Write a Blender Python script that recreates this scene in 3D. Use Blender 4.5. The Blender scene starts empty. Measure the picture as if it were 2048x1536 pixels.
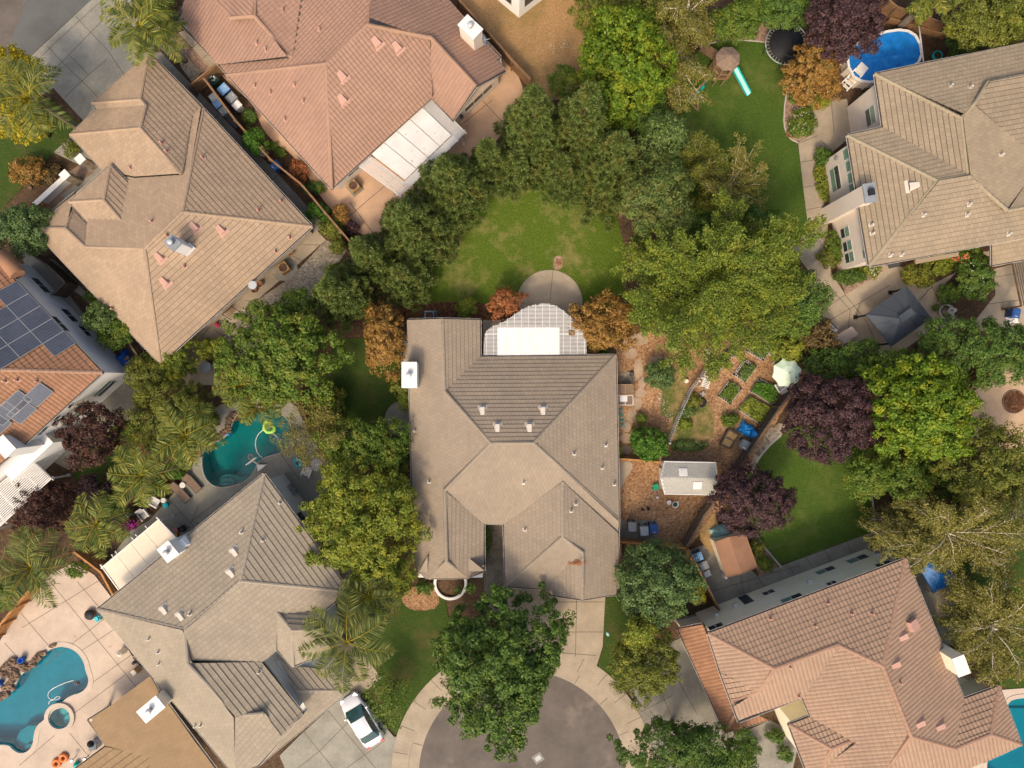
import bpy, math, random
import numpy as np
from mathutils import Vector, Matrix
from mathutils.geometry import tessellate_polygon
# ------------------------------------------------------------------ camera, light, exposure
SC = bpy.context.scene
COL = SC.collection
H, S = 58.0, 24.0                     # camera height (m), photo pixels per metre at ground level
cam = bpy.data.cameras.new("camera")
cam_o = bpy.data.objects.new("camera", cam); COL.objects.link(cam_o)
cam_o.location = (0, 0, H)
cam.sensor_fit = 'HORIZONTAL'; cam.sensor_width = 36.0
cam.lens = 36.0 * (H * S) / 2048.0
cam.clip_start = 0.5; cam.clip_end = 3000
SC.camera = cam_o
SUN_EL, SUN_AZ = math.radians(50), math.radians(200)      # azimuth clockwise from +Y (image up)
wd = bpy.data.worlds.new("World"); SC.world = wd; wd.use_nodes = True
nt = wd.node_tree; bg = nt.nodes["Background"]
sky = nt.nodes.new("ShaderNodeTexSky"); sky.sky_type = 'NISHITA'; sky.sun_disc = False
sky.sun_elevation = SUN_EL; sky.sun_rotation = SUN_AZ
sky.air_density = 1.0; sky.dust_density = 7.0; sky.ozone_density = 1.0
nt.links.new(sky.outputs[0], bg.inputs[0]); bg.inputs[1].default_value = 0.15
sun = bpy.data.lights.new("sun", 'SUN'); sun.energy = 1.3; sun.angle = math.radians(7)
sun.color = (1.0, 0.81, 0.54)
sun_o = bpy.data.objects.new("sun", sun); COL.objects.link(sun_o)
sd = Vector((math.sin(SUN_AZ) * math.cos(SUN_EL), math.cos(SUN_AZ) * math.cos(SUN_EL), math.sin(SUN_EL)))
sun_o.rotation_euler = sd.to_track_quat('Z', 'Y').to_euler()
sun_o.location = sd * 200
SC.view_settings.view_transform = 'Standard'; SC.view_settings.look = 'None'
SC.view_settings.exposure = 0.63; SC.view_settings.gamma = 1.0
SC.cycles.max_bounces = 6; SC.cycles.transparent_max_bounces = 12
SC.cycles.caustics_reflective = False; SC.cycles.caustics_refractive = False
RND = random.Random(7)
PI = math.pi
# ------------------------------------------------------------------ helpers
def W(px, py, z=0.0):
 f = (H - z) / H / S
 return Vector(((px - 1024) * f, (768 - py) * f, z))
def WL(pts, z=0.0):
 return [W(p[0], p[1], z) for p in pts]
def proj(v):
 f = H * S / (H - v[2])
 return (1024 + v[0] * f, 768 - v[1] * f)
def area2(p):
 return sum(p[i][0] * p[(i + 1) % len(p)][1] - p[(i + 1) % len(p)][0] * p[i][1] for i in range(len(p)))
def ccw(p):
 return list(p) if area2(p) > 0 else list(reversed(p))
def smooth_loop(pts, n=3):
 for _ in range(n):
  q = []
  for i in range(len(pts)):
   a, b = pts[i], pts[(i + 1) % len(pts)]
   q.append((a[0] * .75 + b[0] * .25, a[1] * .75 + b[1] * .25)); q.append((a[0] * .25 + b[0] * .75, a[1] * .25 + b[1] * .75))
  pts = q
 return pts
def smooth_line(pts, n=2):
 for _ in range(n):
  q = [pts[0]]
  for i in range(len(pts) - 1):
   a, b = Vector(pts[i]), Vector(pts[i + 1])
   q += [tuple(a * .75 + b * .25), tuple(a * .25 + b * .75)]
  q.append(pts[-1]); pts = q
 return pts
def circle(cx, cy, r, n=40, a0=0, a1=2 * PI):
 full = abs(a1 - a0 - 2 * PI) < 1e-6
 m = n if full else n + 1
 return [(cx + r * math.cos(a0 + (a1 - a0) * i / n), cy + r * math.sin(a0 + (a1 - a0) * i / n)) for i in range(m)]
def inset(poly, d):
 p = ccw([Vector((v[0], v[1])) for v in poly]); n = len(p); out = []
 for i in range(n):
  a, b, c = p[i - 1], p[i], p[(i + 1) % n]
  u = (b - a).normalized(); w = (c - b).normalized()
  n1 = Vector((-u.y, u.x)); n2 = Vector((-w.y, w.x))
  k = 1 + n1.dot(n2)
  out.append(b + (n1 + n2) * (d / max(k, .25)))
 return out
class MB:
 def __init__(s): s.v = []; s.f = []; s.m = []; s.sm = []
 def face(s, pts, m=0, smooth=False):
  i = len(s.v); s.v += [tuple(p) for p in pts]; s.f.append(tuple(range(i, i + len(pts)))); s.m.append(m); s.sm.append(smooth)
 def box(s, c, size, rz=0, m=0, basis=None, taper=(1, 1), rx=0):
  hx, hy, hz = size[0] / 2, size[1] / 2, size[2] / 2
  B = basis if basis is not None else (Matrix.Rotation(rz, 3, 'Z') @ Matrix.Rotation(rx, 3, 'X'))
  c = Vector(c); P = []
  for z in (-hz, hz):
   t = taper if z > 0 else (1, 1)
   for x, y in ((-hx, -hy), (hx, -hy), (hx, hy), (-hx, hy)):
    P.append(c + B @ Vector((x * t[0], y * t[1], z)))
  i = len(s.v); s.v += [tuple(p) for p in P]
  for f in ((3, 2, 1, 0), (4, 5, 6, 7), (0, 1, 5, 4), (1, 2, 6, 5), (2, 3, 7, 6), (3, 0, 4, 7)):
   s.f.append(tuple(i + k for k in f)); s.m.append(m); s.sm.append(False)
 def bar(s, a, b, w, h=None, m=0, up=(0, 0, 1)):
  a, b = Vector(a), Vector(b); d = b - a; L = d.length
  if L < 1e-6: return
  x = d / L; up = Vector(up)
  if abs(x.dot(up)) > .98: up = Vector((1, 0, 0))
  y = up.cross(x).normalized(); z = x.cross(y)
  s.box((a + b) / 2, (L, w, h or w), m=m, basis=Matrix((x, y, z)).transposed())
 def tube(s, pts, r, n=8, m=0, cap=True, smooth=True):
  pts = [Vector(p) for p in pts]; k = len(pts)
  rs = list(r) if hasattr(r, '__len__') else [r] * k
  i0 = len(s.v); prev = None
  for i in range(k):
   t = (pts[min(i + 1, k - 1)] - pts[max(i - 1, 0)])
   t = t.normalized() if t.length > 1e-9 else Vector((0, 0, 1))
   if prev is None:
    a = t.orthogonal().normalized()
   else:
    a = prev - t * prev.dot(t); a = a.normalized() if a.length > 1e-6 else t.orthogonal().normalized()
   prev = a; b = t.cross(a)
   for j in range(n):
    q = 2 * PI * j / n
    s.v.append(tuple(pts[i] + (a * math.cos(q) + b * math.sin(q)) * rs[i]))
  for i in range(k - 1):
   for j in range(n):
    j2 = (j + 1) % n
    s.f.append((i0 + i * n + j, i0 + i * n + j2, i0 + (i + 1) * n + j2, i0 + (i + 1) * n + j)); s.m.append(m); s.sm.append(smooth)
  if cap:
   s.f.append(tuple(i0 + j for j in reversed(range(n)))); s.m.append(m); s.sm.append(False)
   s.f.append(tuple(i0 + (k - 1) * n + j for j in range(n))); s.m.append(m); s.sm.append(False)
 def ring(s, c, R, r, n=36, k=8, m=0, sx=1, sy=1, rz=0, tilt=0):
  M = Matrix.Rotation(rz, 3, 'Z') @ Matrix.Rotation(tilt, 3, 'X'); c = Vector(c); i0 = len(s.v)
  for i in range(n):
   a = 2 * PI * i / n
   for j in range(k):
    b = 2 * PI * j / k
    q = R + r * math.cos(b)
    s.v.append(tuple(c + M @ Vector((q * math.cos(a) * sx, q * math.sin(a) * sy, r * math.sin(b)))))
  for i in range(n):
   for j in range(k):
    s.f.append((i0 + i * k + j, i0 + ((i + 1) % n) * k + j, i0 + ((i + 1) % n) * k + (j + 1) % k, i0 + i * k + (j + 1) % k)); s.m.append(m); s.sm.append(True)
 def lathe(s, c, prof, n=24, m=0, sx=1, sy=1, rz=0, smooth=True, cap=True):
  c = Vector(c); i0 = len(s.v); M = Matrix.Rotation(rz, 3, 'Z')
  for r, z in prof:
   for j in range(n):
    a = 2 * PI * j / n
    s.v.append(tuple(c + M @ Vector((r * math.cos(a) * sx, r * math.sin(a) * sy, z))))
  for i in range(len(prof) - 1):
   for j in range(n):
    j2 = (j + 1) % n
    s.f.append((i0 + i * n + j, i0 + i * n + j2, i0 + (i + 1) * n + j2, i0 + (i + 1) * n + j)); s.m.append(m); s.sm.append(smooth)
  if cap and prof[0][0] > 1e-4: s.f.append(tuple(i0 + j for j in reversed(range(n)))); s.m.append(m); s.sm.append(False)
  if cap and prof[-1][0] > 1e-4:
   q = i0 + (len(prof) - 1) * n
   s.f.append(tuple(q + j for j in range(n))); s.m.append(m); s.sm.append(False)
 def prism(s, poly, z0, z1, m=0, ms=None, holes=(), bottom=False):
  """polygon (world xy) with optional holes: top at z1, sides down to z0"""
  poly = ccw(poly); loops = [poly] + [list(reversed(ccw(h))) for h in holes]
  flat = [v for l in loops for v in l]
  tri = tessellate_polygon([[Vector((v[0], v[1], 0)) for v in l] for l in loops])
  i0 = len(s.v); s.v += [(v[0], v[1], z1) for v in flat]
  for t in tri:
   a, b, c = [flat[k] for k in t]
   cr = (b[0] - a[0]) * (c[1] - a[1]) - (b[1] - a[1]) * (c[0] - a[0])
   t = t if cr > 0 else (t[0], t[2], t[1])
   s.f.append(tuple(i0 + k for k in t)); s.m.append(m); s.sm.append(False)
   if bottom: s.face([(flat[k][0], flat[k][1], z0) for k in reversed(t)], m)
  if z0 is not None and z0 < z1:
   for l in loops:
    for i in range(len(l)):
     a, b = l[i], l[(i + 1) % len(l)]
     s.face([(a[0], a[1], z0), (b[0], b[1], z0), (b[0], b[1], z1), (a[0], a[1], z1)], m if ms is None else ms)
 def strip(s, pts, w, z, m=0):
  """a thin flat ribbon along world points"""
  pts = [Vector((p[0], p[1])) for p in pts]; L = []; R = []
  for i in range(len(pts)):
   t = (pts[min(i + 1, len(pts) - 1)] - pts[max(i - 1, 0)]).normalized(); nn = Vector((-t.y, t.x)) * w / 2
   L.append(pts[i] + nn); R.append(pts[i] - nn)
  for i in range(len(pts) - 1):
   s.face([(R[i].x, R[i].y, z), (R[i + 1].x, R[i + 1].y, z), (L[i + 1].x, L[i + 1].y, z), (L[i].x, L[i].y, z)], m)
 def build(s, name, mats, parent=None, smooth=None):
  me = bpy.data.meshes.new(name)
  org = WORLD_ORG.get(parent.name, Vector((0, 0, 0))) if parent is not None else None
  if org is None:
   a = np.array(s.v); org = Vector(((a[:, 0].min() + a[:, 0].max()) / 2, (a[:, 1].min() + a[:, 1].max()) / 2, a[:, 2].min()))
  me.from_pydata([(v[0] - org[0], v[1] - org[1], v[2] - org[2]) for v in s.v], [], s.f)
  mats = mats if isinstance(mats, (list, tuple)) else [mats]
  for m in mats: me.materials.append(m)
  me.polygons.foreach_set('material_index', s.m); me.polygons.foreach_set('use_smooth', s.sm)
  me.update()
  o = bpy.data.objects.new(name, me); COL.objects.link(o)
  if parent is not None: o.parent = parent; WORLD_ORG[o.name] = org
  else: o.location = org; WORLD_ORG[o.name] = org
  return o
WORLD_ORG = {}
def tag(o, label=None, cat=None, group=None, kind=None):
 if label: o['label'] = label
 if cat: o['category'] = cat
 if group: o['group'] = group
 if kind: o['kind'] = kind
 return o
def thing(name, label, cat, loc, group=None):
 o = bpy.data.objects.new(name, None); COL.objects.link(o); o.empty_display_size = .3
 o.location = loc; WORLD_ORG[o.name] = Vector(loc)
 return tag(o, label, cat, group)
def np_mesh(name, v, f, mat, parent=None, org=None):
 """v (n,3) world, f (m,k)"""
 if parent is not None: org = WORLD_ORG[parent.name]
 org = np.array(org if org is not None else (0, 0, 0), dtype=np.float32)
 me = bpy.data.meshes.new(name); v = (np.asarray(v, dtype=np.float32) - org)
 k = f.shape[1]; me.vertices.add(len(v)); me.vertices.foreach_set('co', v.ravel())
 me.loops.add(f.size); me.loops.foreach_set('vertex_index', f.ravel().astype(np.int32))
 me.polygons.add(len(f)); me.polygons.foreach_set('loop_start', np.arange(0, f.size, k, dtype=np.int32))
 me.materials.append(mat); me.update(calc_edges=True)
 o = bpy.data.objects.new(name, me); COL.objects.link(o)
 if parent is not None: o.parent = parent
 else: o.location = tuple(float(x) for x in org)
 WORLD_ORG[o.name] = Vector([float(x) for x in org])
 return o
# ------------------------------------------------------------------ materials
def new_mat(name):
 m = bpy.data.materials.new(name); m.use_nodes = True
 return m, m.node_tree.nodes, m.node_tree.links, m.node_tree.nodes["Principled BSDF"]
def rgba(c): return (c[0], c[1], c[2], 1)
def noise(N, L, scale, detail=5, rough=.6, vec=None):
 n = N.new("ShaderNodeTexNoise"); n.inputs["Scale"].default_value = scale; n.inputs["Detail"].default_value = detail; n.inputs["Roughness"].default_value = rough
 if vec: L.new(vec, n.inputs["Vector"])
 return n.outputs[0]
def ramp(N, L, fac, stops):
 r = N.new("ShaderNodeValToRGB"); e = r.color_ramp.elements
 while len(e) < len(stops): e.new(.5)
 for k, (p, c) in enumerate(stops): e[k].position = p; e[k].color = rgba(c)
 L.new(fac, r.inputs[0]); return r.outputs[0]
def mix(N, L, fac, a, b, mode='MIX'):
 x = N.new("ShaderNodeMixRGB"); x.blend_type = mode
 if isinstance(fac, float): x.inputs[0].default_value = fac
 else: L.new(fac, x.inputs[0])
 for i, q in ((1, a), (2, b)):
  if isinstance(q, tuple): x.inputs[i].default_value = rgba(q)
  else: L.new(q, x.inputs[i])
 return x.outputs[0]
def bump(N, L, B, h, strength, dist=.03):
 b = N.new("ShaderNodeBump"); b.inputs["Strength"].default_value = strength; b.inputs["Distance"].default_value = dist
 L.new(h, b.inputs["Height"]); L.new(b.outputs[0], B.inputs["Normal"])
def pos(N): return N.new("ShaderNodeNewGeometry").outputs["Position"]
def mat(name, c, var=.12, scale=1.5, fine=9., rough=.8, bmp=0., spec=.25, metal=0., c2=None, spots=None):
 m, N, L, B = new_mat(name); p = pos(N)
 c2 = c2 or tuple(min(1, x * (1 + var)) for x in c); c1 = tuple(x * (1 - var) for x in c) if c2 is not None else c
 n1 = noise(N, L, scale, 6, .65, p)
 col = ramp(N, L, n1, [(.32, c1), (.68, c2)])
 n2 = noise(N, L, fine, 4, .7, p)
 k = 1 - var
 col = mix(N, L, 1.0, col, ramp(N, L, n2, [(.3, (k, k, k)), (.7, (1, 1, 1))]), 'MULTIPLY')
 if spots:
  sc, amt, sc_col = spots
  n3 = noise(N, L, sc, 3, .6, p)
  col = mix(N, L, ramp(N, L, n3, [(amt, (0, 0, 0)), (min(1, amt + .08), (1, 1, 1))]), col, sc_col)
 L.new(col, B.inputs["Base Color"]); B.inputs["Roughness"].default_value = rough
 B.inputs["Specular IOR Level"].default_value = spec; B.inputs["Metallic"].default_value = metal
 if bmp: bump(N, L, B, n2, bmp)
 return m
def chip_mat(name, cols, scale=9., big=.35, rough=.95, bmp=.6):
 """wood chips / gravel: small random cells of several colours"""
 m, N, L, B = new_mat(name); p = pos(N)
 v = N.new("ShaderNodeTexVoronoi"); v.inputs["Scale"].default_value = scale; v.inputs["Randomness"].default_value = 1; L.new(p, v.inputs["Vector"])
 sx = N.new("ShaderNodeSeparateColor"); L.new(v.outputs["Color"], sx.inputs[0])
 n = len(cols)
 col = ramp(N, L, sx.outputs[0], [(i / (n - 1), c) for i, c in enumerate(cols)])
 n1 = noise(N, L, big, 4, .6, p)
 col = mix(N, L, 1.0, col, ramp(N, L, n1, [(.3, (.62, .6, .58)), (.7, (1.1, 1.08, 1.05))]), 'MULTIPLY')
 L.new(col, B.inputs["Base Color"]); B.inputs["Roughness"].default_value = rough; B.inputs["Specular IOR Level"].default_value = .15
 bump(N, L, B, sx.outputs[1], bmp, .04); return m
def grass_mat(name, c, c2, dry, dry_at=.62, big=.22):
 m, N, L, B = new_mat(name); p = pos(N)
 f = noise(N, L, 7., 8, .75, p); g = noise(N, L, 22., 3, .7, p)
 col = ramp(N, L, f, [(.3, tuple(x * .72 for x in c)), (.5, c), (.72, c2)])
 b = noise(N, L, big, 6, .62, p); b2 = noise(N, L, big * 5, 5, .7, p)
 ad = N.new("ShaderNodeMath"); ad.operation = 'MULTIPLY_ADD'; L.new(b2, ad.inputs[0]); ad.inputs[1].default_value = .45; L.new(b, ad.inputs[2])
 sb = N.new("ShaderNodeMath"); sb.operation = 'SUBTRACT'; L.new(ad.outputs[0], sb.inputs[0]); sb.inputs[1].default_value = .22
 col = mix(N, L, ramp(N, L, sb.outputs[0], [(dry_at - .1, (0, 0, 0)), (dry_at + .12, (1, 1, 1))]), col, dry)
 col = mix(N, L, 1.0, col, ramp(N, L, g, [(.25, (.6, .6, .6)), (.75, (1.25, 1.25, 1.25))]), 'MULTIPLY')
 L.new(col, B.inputs["Base Color"]); B.inputs["Roughness"].default_value = .9; B.inputs["Specular IOR Level"].default_value = .1
 bump(N, L, B, f, .9, .12); return m
def leaf_mat(name, a, b, c, trans=.25, tip=None, tip_at=.62):
 """random tone per leaf, hue drifting through the crown"""
 m, N, L, B = new_mat(name); g = N.new("ShaderNodeNewGeometry")
 rnd = g.outputs["Random Per Island"]
 col = ramp(N, L, rnd, [(0, a), (.5, b), (1, c)])
 n1 = noise(N, L, .9, 3, .6, g.outputs["Position"])
 if tip: col = mix(N, L, ramp(N, L, n1, [(tip_at - .1, (0, 0, 0)), (tip_at + .1, (1, 1, 1))]), col, tip)
 L.new(col, B.inputs["Base Color"]); B.inputs["Roughness"].default_value = .55; B.inputs["Specular IOR Level"].default_value = .25
 out = [n for n in N if n.type == 'OUTPUT_MATERIAL'][0]
 t = N.new("ShaderNodeBsdfTranslucent"); L.new(col, t.inputs[0])
 ms = N.new("ShaderNodeMixShader"); ms.inputs[0].default_value = trans
 L.new(B.outputs[0], ms.inputs[1]); L.new(t.outputs[0], ms.inputs[2]); L.new(ms.outputs[0], out.inputs[0])
 return m
def tile_mat(name, c, var=.16, warm=(1, .95, .9), lichen=None):
 """one random tone per roof tile plus slow weathering"""
 m, N, L, B = new_mat(name); g = N.new("ShaderNodeNewGeometry"); p = g.outputs["Position"]
 var *= .45; lo = tuple(x * (1 - var) for x in c); hi = tuple(x * (1 + var) for x in c)
 col = ramp(N, L, g.outputs["Random Per Island"], [(0, lo), (.5, c), (1, hi)])
 w = noise(N, L, .35, 5, .6, p)
 col = mix(N, L, 1.0, col, ramp(N, L, w, [(.3, (.88, .88, .87)), (.7, (1.06, 1.04, 1.0))]), 'MULTIPLY')
 f = noise(N, L, 14, 4, .7, p)
 col = mix(N, L, 1.0, col, ramp(N, L, f, [(.3, (.94, .94, .94)), (.7, (1.03, 1.03, 1.03))]), 'MULTIPLY')
 L.new(col, B.inputs["Base Color"]); B.inputs["Roughness"].default_value = .85; B.inputs["Specular IOR Level"].default_value = .2
 bump(N, L, B, f, .25, .01); return m
def water_mat(name, tint, gloss=.09):
 m, N, L, B = new_mat(name); out = [n for n in N if n.type == 'OUTPUT_MATERIAL'][0]
 t = N.new("ShaderNodeBsdfTransparent"); t.inputs[0].default_value = rgba(tint)
 gl = N.new("ShaderNodeBsdfGlossy"); gl.inputs["Roughness"].default_value = .06; gl.inputs[0].default_value = (1, 1, 1, 1)
 p = pos(N); w = noise(N, L, 2.2, 3, .6, p)
 b = N.new("ShaderNodeBump"); b.inputs["Strength"].default_value = .25; b.inputs["Distance"].default_value = .05; L.new(w, b.inputs["Height"]); L.new(b.outputs[0], gl.inputs["Normal"])
 ms = N.new("ShaderNodeMixShader"); fr = N.new("ShaderNodeFresnel"); fr.inputs[0].default_value = 1.33
 L.new(b.outputs[0], fr.inputs["Normal"])
 L.new(fr.outputs[0], ms.inputs[0]); L.new(t.outputs[0], ms.inputs[1]); L.new(gl.outputs[0], ms.inputs[2]); L.new(ms.outputs[0], out.inputs[0])
 N.remove(B); return m
M = {}
M['soil'] = chip_mat('soil', [(.055, .035, .022), (.10, .062, .036), (.075, .05, .032), (.14, .085, .05)], 8, .2)
M['woodchip'] = chip_mat('woodchip', [(.16, .085, .042), (.29, .16, .08), (.40, .245, .135), (.25, .135, .065), (.46, .31, .19)], 9, .3)
M['leafmulch'] = chip_mat('leaf_mulch', [(.075, .032, .016), (.14, .065, .032), (.10, .045, .024), (.20, .105, .055)], 7, .4)
M['bark'] = chip_mat('bark', [(.20, .12, .085), (.30, .20, .15), (.38, .27, .20), (.25, .16, .11)], 9, .3)
M['gravel'] = chip_mat('gravel', [(.16, .13, .10), (.30, .26, .20), (.22, .19, .15), (.40, .36, .29)], 8, .5)
M['rocks'] = chip_mat('rocks', [(.18, .14, .10), (.36, .30, .22), (.46, .40, .30), (.28, .21, .15)], 4.5, .5, bmp=1.)
M['concrete'] = mat('concrete', (.335, .275, .20), .16, .55, 7, .9, .15, .2, spots=(.9, .66, (.25, .20, .15)))
M['concrete_cool'] = mat('concrete_cool', (0.258, 0.244, 0.2), .2, .5, 6, .9, .15, .2, spots=(.8, .64, (.22, .205, .17)))
M['concrete_dark'] = mat('concrete_dark', (.235, .215, .175), .22, .7, 7, .9, .15, .2)
M['concrete_peach'] = mat('concrete_peach', (.46, .365, .285), .12, .5, 7, .9, .1, .2, spots=(.7, .68, (.36, .25, .17)))
M['concrete_terra'] = mat('concrete_terra', (.50, .325, .21), .14, .5, 7, .85, .1, .25)
M['joint'] = mat('joint', (.11, .09, .07), .1)
M['court_shade'] = mat('court_shade', (.16, .14, .11), .3, 2)  # dark tone that paints the shade of the entry court
M['asphalt'] = mat('asphalt', (.125, .105, .09), .2, .45, 20, .92, .35, .2, spots=(.32, .58, (.155, .128, .106)))
M['asphalt_dark'] = mat('asphalt_dark', (.105, .105, .10), .12, .5, 16, .9, .25, .2)
M['dg'] = mat('decomposed_granite', (.46, .32, .20), .12, .8, 12, .95, .2, .1)
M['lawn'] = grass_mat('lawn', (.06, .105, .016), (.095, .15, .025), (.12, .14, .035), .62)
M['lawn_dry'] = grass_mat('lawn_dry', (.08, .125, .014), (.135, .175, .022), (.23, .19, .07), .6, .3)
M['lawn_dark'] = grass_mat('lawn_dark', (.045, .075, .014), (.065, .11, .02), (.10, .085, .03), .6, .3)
M['drygrass'] = grass_mat('dry_grass', (.36, .215, .10), (.50, .33, .17), (.22, .16, .06), .58, .25)
M['weeds'] = grass_mat('weeds', (.10, .12, .03), (.17, .17, .05), (.30, .20, .09), .52, .6)
M['flag'] = mat('flagstone', (.36, .26, .18), .2, 1.2, 8, .9, .2)
M['stucco_tan'] = mat('stucco_tan', (.52, .43, .33), .06, 1, 14, .9, .1)
M['stucco_white'] = mat('stucco_white', (.80, .785, .745), .05, 1, 14, .9, .1)
M['stucco_beige'] = mat('stucco_beige', (.68, .59, .50), .05, 1, 14, .9, .1)
M['stucco_cream'] = mat('stucco_cream', (.86, .79, .60), .05, 1, 14, .9, .1)
M['stucco_grey'] = mat('stucco_grey', (.68, .70, .69), .05, 1, 14, .9, .1)
M['trim'] = mat('trim_white', (.62, .59, .55), .05)
M['white'] = mat('white_paint', (.66, .635, .60), .05, 2, 10, .55)
M['white_dirty'] = mat('white_dirty', (.60, .58, .545), .08, .8, 6, .7, spots=(2.6, .64, (.40, .30, .20)))
M['cream_panel'] = mat('cream_panel', (.66, .58, .46), .06, .8, 6, .6)
M['gutter'] = mat('gutter', (.07, .055, .045), .15)
M['soffit'] = mat('soffit', (.40, .32, .25), .1)
M['felt'] = mat('roof_underlay', (.12, .09, .065), .2)
M['tile_tan'] = tile_mat('tile_tan', (0.321, 0.236, 0.164))
M['tile_pink'] = tile_mat('tile_pink', (0.298, 0.183, 0.135), .1)
M['tile_beige'] = tile_mat('tile_beige', (0.272, 0.217, 0.152), .16)
M['tile_centre'] = tile_mat('tile_centre', (0.263, 0.213, 0.162), .12)
M['tile_grey'] = tile_mat('tile_grey', (0.287, 0.244, 0.188), .13)
M['tile_brown'] = tile_mat('tile_brown', (0.261, 0.178, 0.101), .1)
M['tile_red'] = tile_mat('tile_red', (0.281, 0.149, 0.089), .22)
M['tile_rose'] = tile_mat('tile_rose', (0.306, 0.207, 0.146), .13)
M['cap_tan'] = tile_mat('cap_tan', (0.334, 0.245, 0.171), .1)
M['cap_pink'] = tile_mat('cap_pink', (0.315, 0.196, 0.138), .1)
M['cap_beige'] = tile_mat('cap_beige', (0.291, 0.247, 0.17), .1)
M['cap_centre'] = tile_mat('cap_centre', (0.266, 0.221, 0.17), .1)
M['cap_grey'] = tile_mat('cap_grey', (0.303, 0.259, 0.207), .1)
M['pinkvent'] = mat('pink_vent', (.45, .265, .205), .06)
M['whitevent'] = mat('white_vent', (.52, .46, .39), .06)
M['lead'] = mat('lead', (.22, .24, .26), .1, rough=.5)
M['metal'] = mat('metal', (.55, .55, .55), .08, rough=.35, metal=.8)
M['steel'] = mat('steel_white', (.5, .5, .5), .05, rough=.3, metal=.3)
M['black'] = mat('black', (.018, .018, .02), .2, rough=.6)
M['dark'] = mat('dark_grey', (.055, .058, .062), .15, rough=.6)
M['grey'] = mat('grey_plastic', (.21, .225, .23), .1, rough=.6)
M['lgrey'] = mat('light_grey_plastic', (.40, .42, .42), .1, rough=.6)
M['blue'] = mat('blue_plastic', (.035, .10, .29), .12, rough=.5)
M['blue_faded'] = mat('blue_faded', (.17, .31, .52), .14, rough=.6)
M['sky_tarp'] = mat('sky_tarp', (.02, .24, .60), .2, 2, 6, .5, .5)
M['royal'] = mat('royal_tarp', (.01, .17, .52), .25, 1.6, 6, .4, .6)
M['navy'] = mat('navy_tarp', (.02, .12, .48), .3, 2, 6, .5, .5)
M['teal'] = mat('teal_plastic', (.0, .36, .33), .1, rough=.45)
M['teal_pale'] = mat('teal_pale', (.36, .66, .60), .08, rough=.4)
M['turq'] = mat('turquoise', (.02, .42, .50), .1, rough=.45)
M['lime'] = mat('lime_vinyl', (.38, .66, .12), .08, rough=.35)
M['orange'] = mat('orange_vinyl', (.62, .17, .035), .2, rough=.3)
M['red'] = mat('red_plastic', (.60, .10, .07), .1, rough=.5)
M['magenta'] = mat('magenta_flower', (.42, .01, .35), .25, 6)
M['crimson'] = mat('crimson_ball', (.36, .03, .08), .1)
M['green_pl'] = mat('green_plastic', (.01, .30, .14), .1)
M['dkgreen'] = mat('dark_green_metal', (.015, .05, .04), .2)
M['wood'] = mat('fence_wood', (.22, .125, .065), .25, 2.5, 12, .85, .2)
M['wood_orange'] = mat('fence_wood_orange', (.40, .19, .065), .25, 2.5, 12, .8, .2)
M['wood_dark'] = mat('fence_wood_dark', (.12, .09, .065), .3, 2.5, 12, .9, .2)
M['wood_play'] = mat('playset_wood', (.30, .185, .10), .25, 2.5, 12, .85, .2)
M['shingle'] = tile_mat('shingle_wood', (.22, .155, .115), .3)
M['shingle_grey'] = tile_mat('shingle_grey', (.34, .33, .30), .12)
M['shed_brown'] = mat('shed_roof_brown', (.27, .145, .088), .12, 1, 20, .9, .3)
M['gazebo'] = mat('gazebo_metal', (.055, .066, .08), .08, .6, 8, .6, 0, .2)
M['umb'] = mat('umbrella_mint', (.56, .68, .50), .05, 1, 8, .8)
M['umb2'] = mat('umbrella_mint_pale', (.64, .74, .57), .05, 1, 8, .8)
M['tarp_teal'] = mat('tarp_teal', (.30, .50, .47), .08, 2, 8, .5)
M['stone'] = mat('boulder', (.17, .105, .07), .3, 1.6, 9, .9, .5, c2=(.26, .175, .115))
M['block'] = mat('cinder_block', (.40, .36, .31), .12, 3, 12, .95, .2)
M['fountain'] = mat('fountain_stone', (.40, .37, .33), .15, 3, 12, .8, .2)
M['terracotta'] = mat('terracotta', (.25, .11, .06), .2)
M['glass'] = mat('window_glass', (.035, .05, .052), .25, .8, 3, .12, 0, .6)
M['glass_green'] = mat('window_blind', (.16, .27, .21), .15, .8, 3, .2, 0, .5)
M['plaster'] = mat('pool_plaster', (.34, .64, .66), .08, .8, 5, .8)
M['plaster2'] = mat('pool_plaster_step', (.42, .70, .66), .08, .8, 5, .8)
M['coping'] = mat('pool_coping', (.46, .375, .30), .08, 1, 8, .85)
M['coping_grey'] = mat('pool_coping_grey', (.42, .38, .33), .12, 1, 8, .85)
M['water1'] = water_mat('pool_water', (.13, .50, .50))
M['water2'] = water_mat('pool_water_bright', (.05, .52, .62))
M['water3'] = water_mat('spa_water', (.30, .64, .68))
M['panel'] = mat('solar_cell', (.07, .08, .112), .2, .5, 3, .55, 0, .2)
M['panel_line'] = mat('solar_line', (.12, .13, .155), .1, rough=.6)
M['alu'] = mat('aluminium', (.26, .265, .27), .06, rough=.5)
M['brown_fabric'] = mat('brown_fabric', (.20, .135, .095), .12, 3)
M['yellow'] = mat('yellow_plastic', (.55, .36, .03), .1)
M['pinkpl'] = mat('pink_plastic', (.62, .22, .20), .1)
M['carpaint'] = mat('car_paint', (.56, .56, .59), .02, 1, 3, .22, 0, .6)
M['carglass'] = mat('car_glass', (.02, .06, .06), .2, 1, 3, .06, 0, .8)
M['tyre'] = mat('tyre', (.02, .02, .02), .2, rough=.9)
M['tail'] = mat('tail_light', (.45, .02, .02), .1, rough=.2)
M['straw'] = mat('straw', (.38, .24, .10), .3, 5, 14)
M['paver'] = mat('paver', (.24, .16, .11), .2, 3, 10)
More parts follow.
